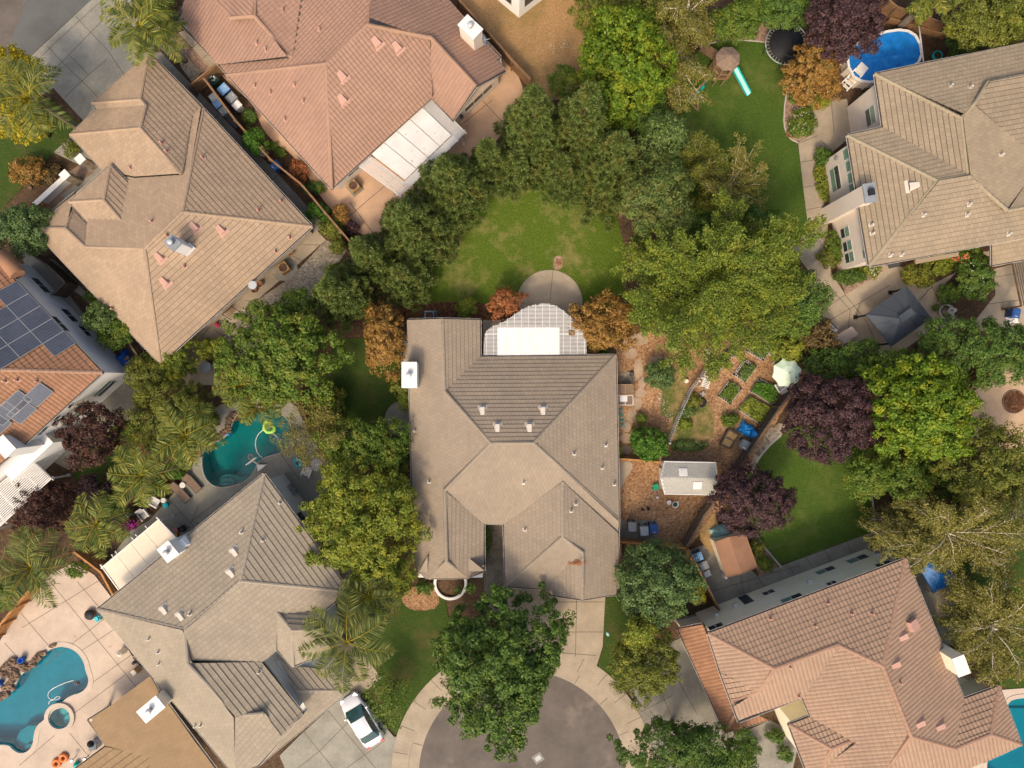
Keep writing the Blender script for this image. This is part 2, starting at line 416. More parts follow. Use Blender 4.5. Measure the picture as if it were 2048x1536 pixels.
# foliage
M['l_pine'] = leaf_mat('pine_needles', (0.0532, 0.0945, 0.0198), (0.098, 0.142, 0.0308), (0.175, 0.203, 0.0462), .12, (0.168, 0.162, 0.0352), .6)
M['l_pine2'] = leaf_mat('pine_needles_blue', (0.0448, 0.0878, 0.0242), (0.0812, 0.135, 0.0374), (0.14, 0.196, 0.0528), .12)
M['l_bright'] = leaf_mat('leaves_bright', (0.0575, 0.112, 0.008), (0.121, 0.207, 0.014), (0.196, 0.28, 0.02), .32, (0.322, 0.336, 0.02), .6)
M['l_green'] = leaf_mat('leaves_green', (0.0512, 0.0938, 0.0115), (0.102, 0.169, 0.0196), (0.179, 0.25, 0.0322), .3, (0.205, 0.225, 0.0287), .6)
M['l_deep'] = leaf_mat('leaves_deep', (0.0384, 0.0813, 0.0138), (0.0768, 0.144, 0.023), (0.141, 0.219, 0.0345), .28, (0.141, 0.194, 0.0253), .62)
M['l_olive'] = leaf_mat('leaves_olive', (0.0704, 0.0875, 0.0126), (0.128, 0.15, 0.0207), (0.224, 0.237, 0.0391), .3, (0.23, 0.225, 0.0287), .6)
M['l_lime'] = leaf_mat('leaves_lime', (0.0896, 0.125, 0.0126), (0.173, 0.219, 0.023), (0.301, 0.331, 0.046), .32, (0.333, 0.325, 0.0345), .58)
M['l_feather'] = leaf_mat('leaves_feather', (0.0653, 0.112, 0.0144), (0.138, 0.196, 0.024), (0.261, 0.308, 0.042), .32, (0.275, 0.301, 0.03), .58)
M['l_gold'] = leaf_mat('leaves_gold', (0.156, 0.143, 0.006), (0.351, 0.286, 0.01), (0.52, 0.416, 0.02), .3)
M['l_purple'] = leaf_mat('leaves_purple', (0.0264, 0.0138, 0.0172), (0.0576, 0.0276, 0.031), (0.114, 0.0575, 0.0517), .15)
M['l_purple2'] = leaf_mat('leaves_purple_brown', (.03, .012, .010), (.06, .024, .016), (.12, .05, .03), .15)
M['l_autumn'] = leaf_mat('leaves_autumn', (0.165, 0.0862, 0.0207), (0.308, 0.167, 0.0368), (0.44, 0.259, 0.069), .28, (0.187, 0.172, 0.0403), .66)
M['l_rust'] = leaf_mat('leaves_rust', (.16, .05, .018), (.30, .105, .035), (.42, .18, .07), .25)
M['l_birch'] = leaf_mat('leaves_birch', (0.103, 0.106, 0.02), (0.207, 0.196, 0.038), (0.368, 0.314, 0.08), .32)
M['l_palm'] = leaf_mat('palm_fronds', (0.0575, 0.0862, 0.018), (0.115, 0.144, 0.028), (0.253, 0.247, 0.06), .28)
M['l_palm2'] = leaf_mat('palm_fronds_gold', (0.0575, 0.092, 0.015), (0.127, 0.161, 0.025), (0.31, 0.287, 0.055), .28)
M['l_bush'] = leaf_mat('leaves_glossy', (.03, .085, .008), (.065, .16, .014), (.13, .25, .025), .25)
M['l_brown'] = leaf_mat('leaves_brown', (.07, .045, .018), (.13, .085, .03), (.20, .14, .05), .2)
M['l_yelbush'] = leaf_mat('leaves_yellow', (.16, .15, .008), (.27, .24, .012), (.36, .30, .02), .2)
M['l_silver'] = leaf_mat('leaves_silver', (0.056, 0.101, 0.0242), (0.105, 0.162, 0.0374), (0.182, 0.236, 0.0605), .22)
M['l_flowers'] = leaf_mat('petals_white', (.4, .38, .33), (.6, .58, .5), (.75, .72, .65), .2)
M['trunk'] = mat('bark_trunk', (.13, .09, .06), .3, 4, 14, .95, .4)
M['trunk_pale'] = mat('bark_pale', (.50, .43, .34), .25, 3, 14, .9, .2)
M['trunk_palm'] = mat('bark_palm', (.20, .165, .13), .25, 5, 14, .95, .4)
# ------------------------------------------------------------------ roofs and houses
def pip(x, y, poly):
 c = False; j = len(poly) - 1
 for i in range(len(poly)):
  xi, yi = poly[i]; xj, yj = poly[j]
  if (yi > y) != (yj > y) and x < (xj - xi) * (y - yi) / (yj - yi) + xi: c = not c
  j = i
 return c
def clip_rect(poly, x0, x1, y0, y1):
 for ax, val, keep in ((0, x0, 1), (0, x1, -1), (1, y0, 1), (1, y1, -1)):
  out = []; n = len(poly)
  for i in range(n):
   a, b = poly[i], poly[(i + 1) % n]
   da, db = (a[ax] - val) * keep, (b[ax] - val) * keep
   if da >= 0: out.append(a)
   if (da > 0 and db < 0) or (da < 0 and db > 0):
    t = da / (da - db); out.append((a[0] + (b[0] - a[0]) * t, a[1] + (b[1] - a[1]) * t))
  poly = out
  if len(poly) < 3: return []
 return poly
def poly_area(p): return abs(area2(p)) / 2
class Roof:
 """faces share vertices given as photo pixels; heights follow from the eave height and the pitch"""
 def __init__(s, V, F, ze, pitch, fixed=None, nocap=(), noedge=(), cap_eaves=()):
  used = {k for f in F for k in f[2]} | {k for f in F for k in f[:2] if isinstance(k, str)}
  V = {k: V[k] for k in V if k in used}; s.V = V; s.ze = ze; s.F = F; Z = {}
  fixed = fixed or {}
  for k in V:
   if k in fixed: Z[k] = fixed[k]
   elif k[0] == 'e': Z[k] = ze
  for _ in range(3):
   for k in V:
    if k in Z: continue
    zs = []
    for (a, b, loop) in F:
     if k not in loop: continue
     ia = (V[a], Z.get(a)) if isinstance(a, str) else ((a[0], a[1]), a[2])
     ib = (V[b], Z.get(b)) if isinstance(b, str) else ((b[0], b[1]), b[2])
     if ia[1] is None or ib[1] is None: continue
     A, B = W(*ia[0], ia[1]), W(*ib[0], ib[1]); z = ia[1] + 1.5
     for _ in range(30):
      P = W(*V[k], z); d = (B - A).to_2d().normalized(); r = (P - A).to_2d()
      z = ia[1] + pitch * abs(d.x * r.y - d.y * r.x)
     zs.append(z)
    if zs: Z[k] = sum(zs) / len(zs)
  s.Z = Z; s.P = {k: W(*V[k], Z[k]) for k in V}
  s.fr = []
  for (a, b, loop) in F:
   pts = [s.P[k] for k in loop]; c = sum(pts, Vector()) / len(pts)
   A = np.array([list(p - c) for p in pts]); n = Vector(np.linalg.svd(A)[2][2])
   if n.z < 0: n = -n
   pa = s.P[a] if isinstance(a, str) else W(*a); pb = s.P[b] if isinstance(b, str) else W(*b)
   u = (pb - pa); u -= n * u.dot(n); u.normalize(); v = n.cross(u)
   if v.z < 0: u = -u; v = n.cross(u)
   s.fr.append((c, u, v, n, loop, pa))
  edges = {}
  for fi, (c, u, v, n, loop, pa) in enumerate(s.fr):
   for i in range(len(loop)):
    e = tuple(sorted((loop[i], loop[(i + 1) % len(loop)]))); edges.setdefault(e, []).append(fi)
  s.caps = []; s.outer = []
  for e, fs in edges.items():
   if len(fs) == 1:
    if e not in noedge and (e[1], e[0]) not in noedge: s.outer.append((e, fs[0]))
   else:
    f0, f1 = s.fr[fs[0]], s.fr[fs[1]]; mid = (s.P[e[0]] + s.P[e[1]]) / 2
    if (f1[0] - mid).dot(f0[3]) < -.05 and e not in nocap: s.caps.append(e)
 def hit(s, px, py):
  eye = Vector((0, 0, H))
  for (c, u, v, n, loop, pa) in s.fr:
   if pip(px, py, [s.V[k] for k in loop]):
    d = W(px, py, 0) - eye; t = (c - eye).dot(n) / d.dot(n)
    return eye + d * t, u, v, n
  best = min(s.fr, key=lambda f: (Vector(proj(f[0])) - Vector((px, py))).length)
  c, u, v, n = best[:4]; d = W(px, py, 0) - eye; t = (c - eye).dot(n) / d.dot(n)
  return eye + d * t, u, v, n
 def tiles(s, mb, deck, course=.35, tw=.33, thick=.046, style='flat', gap=.009, seed=1, slot=.034):
  rr = random.Random(seed)
  for (c, u, v, n, loop, pa) in s.fr:
   P2 = [((s.P[k] - pa).dot(u), (s.P[k] - pa).dot(v)) for k in loop]
   off = (c - pa).dot(n)
   def X(a, b, h): return pa + u * a + v * b + n * (h + off)
   tri = tessellate_polygon([[Vector((q[0], q[1], 0)) for q in P2]])
   for t in tri:
    q = [P2[k] for k in t]
    if area2(q) < 0: q.reverse()
    deck.face([X(a, b, -.012) for a, b in q])
   x0 = min(q[0] for q in P2); x1 = max(q[0] for q in P2); y0 = min(q[1] for q in P2); y1 = max(q[1] for q in P2)
   ys = sorted(set([round(q[1], 3) for q in P2]))
   for r in range(int(math.floor(y0 / course)) - 1, int(math.ceil(y1 / course)) + 1):
    ya, yb = r * course, (r + 1) * course - slot
    o = (r % 2) * tw / 2 + rr.uniform(-.02, .02) if style == 'flat' else 0
    for q in range(int(math.floor((x0 - o) / tw)) - 1, int(math.ceil((x1 - o) / tw)) + 1):
     xa, xb = q * tw + o, (q + 1) * tw + o - gap
     cell = [(xa, ya), (xb, ya), (xb, yb), (xa, yb)]
     ins = sum(pip(cx, cy, P2) for cx, cy in cell)
     jit = rr.uniform(-.003, .004)
     def hh(x, y):
      h = thick * (1 - (y - ya) / course) + jit + .004
      if style == 'barrel': h += .034 * math.sin(PI * min(1, max(0, (x - xa) / (tw - gap))))
      return h
     nx = 4 if style == 'barrel' else 1
     i0 = len(mb.v); shared = {}
     for k in range(nx):
      ca, cb = xa + (xb - xa) * k / nx, xa + (xb - xa) * (k + 1) / nx
      if ins == 4: pl = [(ca, ya), (cb, ya), (cb, yb), (ca, yb)]
      else:
       pl = clip_rect(P2, ca, cb, ya, yb)
       if len(pl) < 3 or poly_area(pl) < .0008: continue
       if area2(pl) < 0: pl = pl[::-1]
      idx = []
      for p in pl:
       key = (round(p[0], 4), round(p[1], 4))
       if key not in shared:
        shared[key] = len(mb.v); mb.v.append(tuple(X(p[0], p[1], hh(*p))))
       if not idx or idx[-1] != shared[key]: idx.append(shared[key])
      if len(idx) > 2 and len(set(idx)) == len(idx):
       mb.f.append(tuple(idx)); mb.m.append(0); mb.sm.append(False)
      if ins == 4 or pip((ca + cb) / 2, ya + .002, P2):
       kk = []
       for x in (ca, cb):
        key = (round(x, 4), round(ya, 4), 'b')
        if key not in shared: shared[key] = len(mb.v); mb.v.append(tuple(X(x, ya, -.02)))
        kk.append(shared[key])
       t0, t1 = shared.get((round(ca, 4), round(ya, 4))), shared.get((round(cb, 4), round(ya, 4)))
       if t0 is not None and t1 is not None:
        mb.f.append((kk[0], kk[1], t1, t0)); mb.m.append(0); mb.sm.append(False)
 def ridge_caps(s, mb, w=.15, step=.38, hgt=.085):
  for (a, b) in s.caps:
   A, B = s.P[a], s.P[b]
   if A.z > B.z: A, B = B, A
   d = B - A; L = d.length
   if L < .3: continue
   x = d / L; y = Vector((0, 0, 1)).cross(x).normalized(); z = x.cross(y); n = max(1, int(L / step))
   for i in range(n):
    t0, t1 = i / n * L - .03, (i + 1) / n * L + .02
    prof = [(-w, -.075), (-w * .72, hgt * .45), (0, hgt), (w * .72, hgt * .45), (w, -.075)]
    lo = [A + x * t0 + y * p * 1.05 + z * (q + .025) for p, q in prof]; hi = [A + x * t1 + y * p * .95 + z * q for p, q in prof]
    i0 = len(mb.v); mb.v += [tuple(p) for p in lo + hi]
    for k in range(4): mb.f.append((i0 + k + 1, i0 + k, i0 + 5 + k, i0 + 6 + k)); mb.m.append(0); mb.sm.append(False)
    mb.f.append(tuple(i0 + k for k in range(5))); mb.m.append(0); mb.sm.append(False)
 def gutters(s, mb):
  for (e, fi) in s.outer:
   A, B = s.P[e[0]], s.P[e[1]]; c = s.fr[fi][0]
   if (B - A).length < .2: continue
   t = (B - A).normalized(); o = t.cross(Vector((0, 0, 1))).normalized()
   if (c - A).dot(o) > 0: o = -o
   q = o * .055 + Vector((0, 0, -.085))
   mb.bar(A + q - t * .03, B + q + t * .03, .11, .13, 0)
   q2 = o * .118 + Vector((0, 0, -.04))
   mb.bar(A + q2, B + q2, .016, .03, 1)
def roof_parts(R, house, tile, cap, style='flat', seed=1, name='roof', cap_w=.15, gut=True, course=.38, tw=.33, slot=None):
 mb, dk = MB(), MB(); R.tiles(mb, dk, style=style, seed=seed, course=course, tw=tw, slot=slot or (.034 if style == 'flat' else .02))
 ro = mb.build(name, M[tile], house)
 dk.build('underlay', M['felt'], ro)
 cp = MB(); R.ridge_caps(cp, cap_w)
 if cp.v: cp.build('ridge_cap', M[cap], ro)
 if gut:
  g = MB(); R.gutters(g)
  if g.v: g.build('gutter', [M['gutter'], M['trim']], house)
 return ro
def walls(house, outline_px, ze, over, m, soff='soffit', z0=-.02, holes=()):
 out = ccw([v.to_2d() for v in WL(outline_px, ze)]); foot = inset(out, over)
 w = MB(); w.prism(foot, z0, ze - .10); w.build('wall', M[m], house)
 s_ = MB(); s_.prism(inset(out, .02), ze - .14, ze - .105, bottom=True); s_.build('soffit', M[soff], house)
 return foot
def wall_point(p, q, px, py):
 """point where the view ray through a photo pixel meets the upright wall p-q"""
 eye = Vector((0, 0, H)); t2 = (Vector((q[0] - p[0], q[1] - p[1]))).normalized()
 n = Vector((t2.y, -t2.x, 0)); d = W(px, py, 0) - eye
 k = (Vector((p[0], p[1], 0)) - eye).dot(n) / d.dot(n)
 P = eye + d * k
 return Vector((P.x - p[0], P.y - p[1])).dot(t2), P.z
def window(house, p, q, pa, pb, panes=2, split='v', green=()):
 """window on the ccw wall edge p-q, between two opposite corners seen in the photo"""
 s0, z0 = wall_point(p, q, *pa); s1, z1 = wall_point(p, q, *pb)
 s0, s1 = sorted((s0, s1)); z0, z1 = sorted((z0, z1))
 window_at(house, p, q, s0, s1, z0, z1, panes, split, green)
def window_at(house, p, q, s0, s1, z0, z1, panes=2, split='v', green=()):
 t = Vector((q[0] - p[0], q[1] - p[1])).normalized(); o = Vector((t.y, -t.x))
 def at(s, z, d): return Vector((p[0] + t.x * s + o.x * d, p[1] + t.y * s + o.y * d, z))
 f = MB(); B = .05
 for (a, b) in ((s0, s0 + B), (s1 - B, s1)): f.bar(at((a + b) / 2, z0, .012), at((a + b) / 2, z1, .012), B, .03, up=(o.x, o.y, 0))
 for z in (z0 + B / 2, z1 - B / 2): f.bar(at(s0 + B, z, .0125), at(s1 - B, z, .0125), .03, B)
 for k in range(1, panes):
  if split == 'v': s = s0 + (s1 - s0) * k / panes; f.bar(at(s, z0 + B, .012), at(s, z1 - B, .012), .05, .028, up=(o.x, o.y, 0))
  else: z = z0 + (z1 - z0) * k / panes; f.bar(at(s0 + B, z, .012), at(s1 - B, z, .012), .028, .06)
 w = f.build('window', M['trim'], house)
 for k in range(panes):
  g = MB()
  if split == 'v': a, b, c, d = s0 + (s1 - s0) * k / panes, s0 + (s1 - s0) * (k + 1) / panes, z0, z1
  else: a, b, c, d = s0, s1, z0 + (z1 - z0) * k / panes, z0 + (z1 - z0) * (k + 1) / panes
  g.face([at(a + .03, c + .03, .012), at(b - .03, c + .03, .012), at(b - .03, d - .03, .012), at(a + .03, d - .03, .012)])
  g.build('pane', M['glass_green' if k in green else 'glass'], w)
def edge_near(foot, px, py, z):
 """the wall edge nearest to a photo pixel at height z"""
 P = W(px, py, z).to_2d(); best = None
 for i in range(len(foot)):
  a, b = foot[i], foot[(i + 1) % len(foot)]; d = b - a; t = max(0, min(1, (P - a).dot(d) / d.length_squared))
  e = (a + d * t - P).length
  if best is None or e < best[0]: best = (e, a, b)
 return best[1], best[2]
def hood_vent(R, ro, px, py, m, size=.72, dark='dark'):
 P, u, v, n = R.hit(px, py); P = P + n * .05
 b = MB(); wl, wu, L, h = size / 2, size * .24, size * .95, size * .42
 q = [P - v * L / 2 - u * wl, P - v * L / 2 + u * wl, P + v * L / 2 + u * wu, P + v * L / 2 - u * wu]
 tl = P - v * L / 2 + n * h; t2 = P + v * L / 2 + n * .03
 a1, a2 = tl - u * wl * .55, tl + u * wl * .55; c1, c2 = t2 - u * wu, t2 + u * wu
 b.face([a1, a2, c2, c1]); b.face([q[0], a1, c1, q[3]]); b.face([a2, q[1], q[2], c2]); b.face([q[0], q[1], a2, a1], 1)  # front face coloured dark for the shade of the open hood
 b.box(P - v * (L / 2 + .12), (size * 1.25, .26, .012), basis=Matrix((u, v, n)).transposed())
 b.build('roof_vent', [M[m], M[dark]], ro)
def pipe_vent(R, ro, px, py, m='pinkvent', r=.06, h=.32):
 P, u, v, n = R.hit(px, py); b = MB()
 b.box(P + n * .05, (.26, .34, .02), basis=Matrix((u, v, n)).transposed())
 b.lathe(P, [(r * 2, .06), (r, .2), (r, h), (r * 1.35, h), (r * 1.35, h + .06), (.001, h + .08)], 10)
 b.build('vent_pipe', M[m], ro)
def chimney(house, px, py, zt, w, d, rz, m, cap=True, z0=0., flue=True, capm='lead', flare=None, off=(0, 0), cap_over=.14):
 c = W(px, py, zt); b = MB()
 b.box((c.x, c.y, (z0 + zt) / 2), (w, d, zt - z0), rz)
 if flare: b.box((c.x + flare[0], c.y + flare[1], (z0 + flare[2]) / 2), (flare[3], flare[4], flare[2] - z0), rz);
 if flare: b.box((c.x + flare[0] * .5, c.y + flare[1] * .5, flare[2] + .35), ((w + flare[3]) / 2, (d + flare[4]) / 2, .7), rz, taper=(.86, .9))
 ch = b.build('chimney', M[m], house)
 k = MB(); k.box((c.x, c.y, zt + .05), (w + cap_over, d + cap_over, .1), rz); k.build('chimney_cap', M[capm], ch)
 if flue:
  f = MB(); x = Matrix.Rotation(rz, 2) @ Vector(off)
  f.lathe((c.x + x.x, c.y + x.y, zt + .1), [(.15, 0), (.15, .28), (.22, .30), (.22, .40), (.17, .46), (.001, .47)], 14); f.build('flue', M['steel'], ch)
 return ch
# ---- house A: tan, single storey, upper left
AA = math.radians(-46.5)
VA = dict(e1=(298, 107), e2=(185, 206), e3=(194, 218), e4=(141, 269), P1=(280, 199), Q=(291, 211), P2=(280, 256), P3=(362, 347),
          n2=(385, 235), en1=(406, 217), P4=(365, 424), P6=(289, 497), L2=(171, 494), L1=(131, 457), e5=(64, 456), e6=(321, 727), e7=(624, 453),
          e8=(206, 339), v1=(265, 353), e9=(150, 385), j1=(257, 458), m1=(180, 455), e10=(146, 420))
FA = [('e1', 'e2', ['e1', 'e2', 'P1']), ('e2', 'e3', ['e2', 'e3', 'Q', 'P1']), ('e3', 'e4', ['e3', 'e4', 'P2', 'Q']),
      ('e4', 'e8', ['e4', 'e8', 'v1', 'P3', 'P2']), ('e1', 'en1', ['e1', 'P1', 'Q', 'P2', 'P3', 'n2', 'en1']),
      ((385, 235, 2.9), (406, 217, 2.9), ['en1', 'n2', 'P3', 'v1', 'e8', 'm1', 'L2', 'P6', 'P4']),
      ('en1', 'e7', ['en1', 'P4', 'e7']), ('e7', 'e6', ['e7', 'P4', 'P6', 'e6']),
      ('e6', 'e5', ['e6', 'P6', 'L2', 'L1', 'e5']), ('e5', 'e9', ['e5', 'L1', 'e10', 'e9']), ('e9', 'e8', ['e10', 'L1', 'L2', 'm1'])]
hA = thing('house', 'tan tiled single-storey house with pink roof hoods round a pale chimney', 'house', W(330, 400, 0), 'houses of the neighbourhood')
RA = Roof(VA, FA, 2.9, .47, fixed={'n2': 3.1, 'e10': 3.0, 'm1': 3.7, 'v1': 3.9, 'e8': 2.9}, noedge=(('e8', 'v1'), ('e10', 'e9'), ('m1', 'e8'), ('e10', 'm1'), ('n2', 'en1')))
roA = roof_parts(RA, hA, 'tile_tan', 'cap_tan', 'flat', 3)
VA2 = dict(e1=(221, 330), e2=(139, 404), e3=(190, 459), e4=(271, 381), P=(207, 400), j=(257, 458))
RA2 = Roof(VA2, [('e1', 'e2', ['e1', 'e2', 'P']), ('e1', 'e4', ['e1', 'P', 'j', 'e4']), ('e2', 'e3', ['e2', 'e3', 'j', 'P'])], 3.7, .47, fixed={'j': 4.6, 'P': 4.65},
           noedge=(('e4', 'j'), ('e3', 'j')))
roof_parts(RA2, hA, 'tile_tan', 'cap_tan', 'flat', 4, 'porch_roof')
fA = walls(hA, [(298, 107), (185, 206), (194, 218), (141, 269), (206, 339), (150, 385), (64, 456), (321, 727), (624, 453)], 2.9, .5, 'stucco_tan')
pw = MB(); pw.prism(inset([v.to_2d() for v in WL([(221, 330), (139, 404), (190, 459), (271, 381)], 3.7)], .4), 0, 3.55); pw.build('porch_wall', M['stucco_tan'], hA)
chimney(hA, 346, 486, 7.1, .86, .74, AA + .03, 'stucco_white', z0=3)
fb = MB(); c0 = W(378, 498, 4.9); fb.box((c0.x - .12, c0.y + .1, 4.4), (.98, .86, 1.5), AA + .03); fb.build('chimney_base', M['stucco_white'], hA)
for x, y in ((387, 452), (440, 458), (317, 513), (327, 562)): hood_vent(RA, roA, x, y, 'pinkvent', .68)
for x, y in ((324, 286), (334, 303), (262, 336), (406, 315), (304, 443), (335, 471), (370, 533), (227, 618), (518, 421), (563, 402)): pipe_vent(RA, roA, x, y)
for x, y in ((580, 475), (552, 503)): pipe_vent(RA, roA, x, y)
p_, q_ = edge_near(fA, 500, 580, 1.5)
for s0 in (2.2, 4.2, 7.0, 9.6, 12.2): window_at(hA, p_, q_, s0, s0 + 1.5, .9, 2.2)
dd = MB(); P0 = W(507, 571, 3.0); dd.lathe(P0 + Vector((0, 0, .1)), [(.001, .0), (.2, .04), (.34, .12)], 16); dd.tube([P0 + Vector((-.25, .2, -.15)), P0 + Vector((0, 0, .1))], .03); dd.build('satellite_dish', M['lgrey'], hA)
# ---- house B: pink, single storey, top
VB = dict(e1=(354, 40), e2=(439, 130), e3=(455, 149), e4=(663, 377), e5=(863, 194), e6=(906, 240), g1=(952, 172), e7=(1009, 142), e8=(992, 122), e9=(1001, 114), e10=(850, -45),
          R1=(862, 75), R2=(734, 49), R3=(653, 127), T=(746, -45), v1=(585, 117), v2=(608, -45), S1=(508, 31), S2=(460, 35), e11=(392, -35), S3=(512, -45))
FB = [('e4', 'e5', ['e4', 'e5', 'R1', 'R2', 'R3']), ('e5', 'e6', ['e5', 'e6', 'g1', 'R1']), ('e10', 'e9', ['g1', 'e7', 'e8', 'e9', 'e10', 'T', 'R2', 'R1']),
      ('e3', 'e4', ['e3', 'e4', 'R3']), ('e2', 'e3', ['e2', 'e3', 'R3', 'R2', 'T', 'v2', 'v1']), ('e1', 'e2', ['e1', 'e2', 'v1', 'S1', 'S2', 'e11']),
      ('e11', (452, -90, 2.9), ['e11', 'S2', 'S1', 'S3']), ((850, -45, 2.9), (1001, 114, 2.9), ['S1', 'v1', 'v2', 'S3'])]
hB = thing('house', 'salmon pink tiled single-storey house with clipped gable, satellite dish and white slatted patio cover', 'house', W(700, 150, 0), 'houses of the neighbourhood')
RB = Roof(VB, FB, 2.9, .47, fixed={'g1': 5.0, 'R1': 5.4, 'R2': 6.4, 'T': 6.4, 'v1': 4.7, 'v2': 4.8, 'S1': 5.5, 'S2': 5.0, 'S3': 5.2, 'R3': 5.85}, noedge=(('T', 'v2'), ('T', 'e10'), ('v2', 'S3'), ('S3', 'e11')))
roB = roof_parts(RB, hB, 'tile_pink', 'cap_pink', 'barrel', 5, cap_w=.17, course=.40, tw=.30)
outB = [(354, 40), (439, 130), (663, 377), (863, 194), (906, 240), (1009, 142), (1001, 114), (850, -45), (392, -35)]
fB = walls(hB, outB, 2.9, .45, 'stucco_beige')
gw = MB(); a_, b_, c_ = RB.P['e6'], RB.P['e7'], RB.P['g1']
p_, q_ = edge_near(fB, 960, 200, 1.5); ins_ = (Vector((0, 0, 0)))
def lift(p2, z): return (p2[0], p2[1], z)
tt = (q_ - p_).normalized(); oo = Vector((tt.y, -tt.x)); mid_ = Vector((c_.x, c_.y)); mid_ = p_ + tt * (mid_ - p_).dot(tt)
gw.face([lift(p_, 2.8), lift(q_, 2.8), lift(mid_, 4.75)]); gw.face([lift(p_ - oo * .2, 2.8), lift(mid_ - oo * .2, 4.75), lift(q_ - oo * .2, 2.8)]); gw.build('gable_wall', M['stucco_beige'], hB)
s0, z0 = wall_point(p_, q_, 957, 198); window_at(hB, p_, q_, s0 - 1.55, s0 + 1.55, .75, 2.35, 3)
window_at(hB, *edge_near(fB, 700, 345, 1.5), 1.2, 2.4, 1.0, 2.1); window_at(hB, *edge_near(fB, 700, 345, 1.5), 2.7, 3.9, 1.0, 2.1)
lm = MB(); s0, z0 = wall_point(p_, q_, 921, 231); lm.box(Vector((p_.x + tt.x * s0 + oo.x * .12, p_.y + tt.y * s0 + oo.y * .12, z0)), (.22, .22, .34), AA); lm.build('wall_lamp', M['dark'], hB)
chB = chimney(hB, 941, 55, 5.6, .95, 1.5, AA + PI / 2 + .06, 'stucco_beige', capm='white', z0=0)
for x, y in ((752, 82), (793, 92), (683, 150), (684, 197)): hood_vent(RB, roB, x, y, 'pinkvent', .72)
for x, y in ((567, 21), (640, 60), (515, 87), (533, 100), (542, 186), (590, 170), (571, 239), (511, 172), (608, 203)): pipe_vent(RB, roB, x, y)
ds = MB(); P0 = W(966, 80, 4.2); ds.tube([P0 + Vector((.5, -.1, -.9)), P0 + Vector((.15, 0, -.2)), P0], .035)
ds.lathe((0, 0, 0), [(.001, 0), (.22, .03), (.4, .11), (.4, .13), (.22, .055), (.001, .03)], 20)
i_ = 18 + 0
Mx = Matrix.Rotation(math.radians(62), 3, 'Y') @ Matrix.Rotation(0, 3, 'Z')
nv = 20 * 6
ds.v[-nv:] = [tuple(P0 + Mx @ Vector(v)) for v in ds.v[-nv:]]
ds.tube([P0, P0 + Vector((.55, .05, .1))], .02); ds.build('satellite_dish', M['lgrey'], hB)
# ---- house C: beige, two storeys, right
VC = dict(e1=(1750, 148), e2=(1766, 255), e3=(1695, 271), e4=(1738, 532), e5=(2150, 455), a=(1923, 236), b=(1951, 205), c=(1976, 165), d=(2150, 130), e6=(2150, 68), e7=(1864, 124),
          f=(1875, 361), g=(1936, 350), h=(2016, 421), i=(2150, 396), k=(2080, 325), l=(2150, 320))
FC = [('e1', 'e6', ['e1', 'a', 'b', 'c', 'd', 'e6', 'e7']), ('e1', 'e2', ['e1', 'e2', 'g', 'a']), ('e3', 'e2', ['e3', 'f', 'g', 'e2']), ('e3', 'e4', ['e3', 'e4', 'f']),
      ('e4', 'e5', ['e4', 'e5', 'i', 'h', 'g', 'f']), ((2093, 210, 5.5), (2119, 350, 5.5), ['a', 'g', 'h', 'k', 'b']), ('e5', 'e4', ['b', 'k', 'l', 'd', 'c']), ((2093, 210, 5.5), (2119, 350, 5.5), ['h', 'i', 'l', 'k'])]
hC = thing('house', 'two-storey beige house with brown-beige tiled roof and windows facing the long lawn', 'house', W(1900, 300, 0), 'houses of the neighbourhood')
RC = Roof(VC, FC, 5.5, .32, fixed={'a': 7.1, 'b': 7.35, 'c': 7.0, 'd': 7.0, 'f': 7.15, 'g': 7.1, 'h': 7.2, 'i': 7.2, 'k': 6.4, 'l': 6.4}, noedge=(('d', 'e6'), ('e5', 'i'), ('i', 'l'), ('l', 'd')))
roC = roof_parts(RC, hC, 'tile_beige', 'cap_beige', 'flat', 8, course=.36, tw=.30)
outC = [(1750, 148), (1766, 255), (1695, 271), (1738, 532), (2150, 455), (2150, 68)]
fC = walls(hC, outC, 5.5, .45, 'stucco_beige')
p_, q_ = edge_near(fC, 1758, 200, 5)
window(hC, p_, q_, (1712, 240), (1733, 305 - 60), 1);
for o_ in [x for x in hC.children if x.name.startswith('window')][-1:]: bpy.data.objects.remove(o_.children[0]); bpy.data.objects.remove(o_)
window_at(hC, p_, q_, 1.3, 2.7, 2.6, 4.0, 2, 'h', (1,));
p_, q_ = edge_near(fC, 1716, 400, 5); LW = (q_ - p_).length
def wc(pa, pb, n=2, sp='v', gr=(1,)):
 window(hC, p_, q_, pa, pb, n, sp, gr)
for cx, cy in ((1690, 465), (1695, 492), (1699, 515)):
 s_, z_ = wall_point(p_, q_, cx, cy); window_at(hC, p_, q_, s_ - .42, s_ + .42, z_ - .75, z_ + .75, 2, 'h', (1,))
for cx, cy in ((1693, 308), (1698, 332), (1702, 355), (1705, 377)):
 s_, z_ = wall_point(p_, q_, cx, cy); window_at(hC, p_, q_, s_ - .42, s_ + .42, z_ - .5, z_ + .5, 1, 'h', (0,))
s_, z_ = wall_point(p_, q_, 1671, 358); window_at(hC, p_, q_, s_ - .95, s_ + .95, z_ - .8, z_ + .8, 2, 'h', (0,))
s_, z_ = wall_point(p_, q_, 1729, 508); window_at(hC, p_, q_, s_ - .35, s_ + .35, z_ - .3, z_ + .3, 1, 'h', (0,))
lc = MB(); s_, z_ = wall_point(p_, q_, 1676, 317); t_ = (q_ - p_).normalized(); lc.box((p_.x + t_.x * s_ - .12, p_.y + t_.y * s_, z_), (.24, .14, .3)); lc.build('wall_lamp', M['metal'], hC)
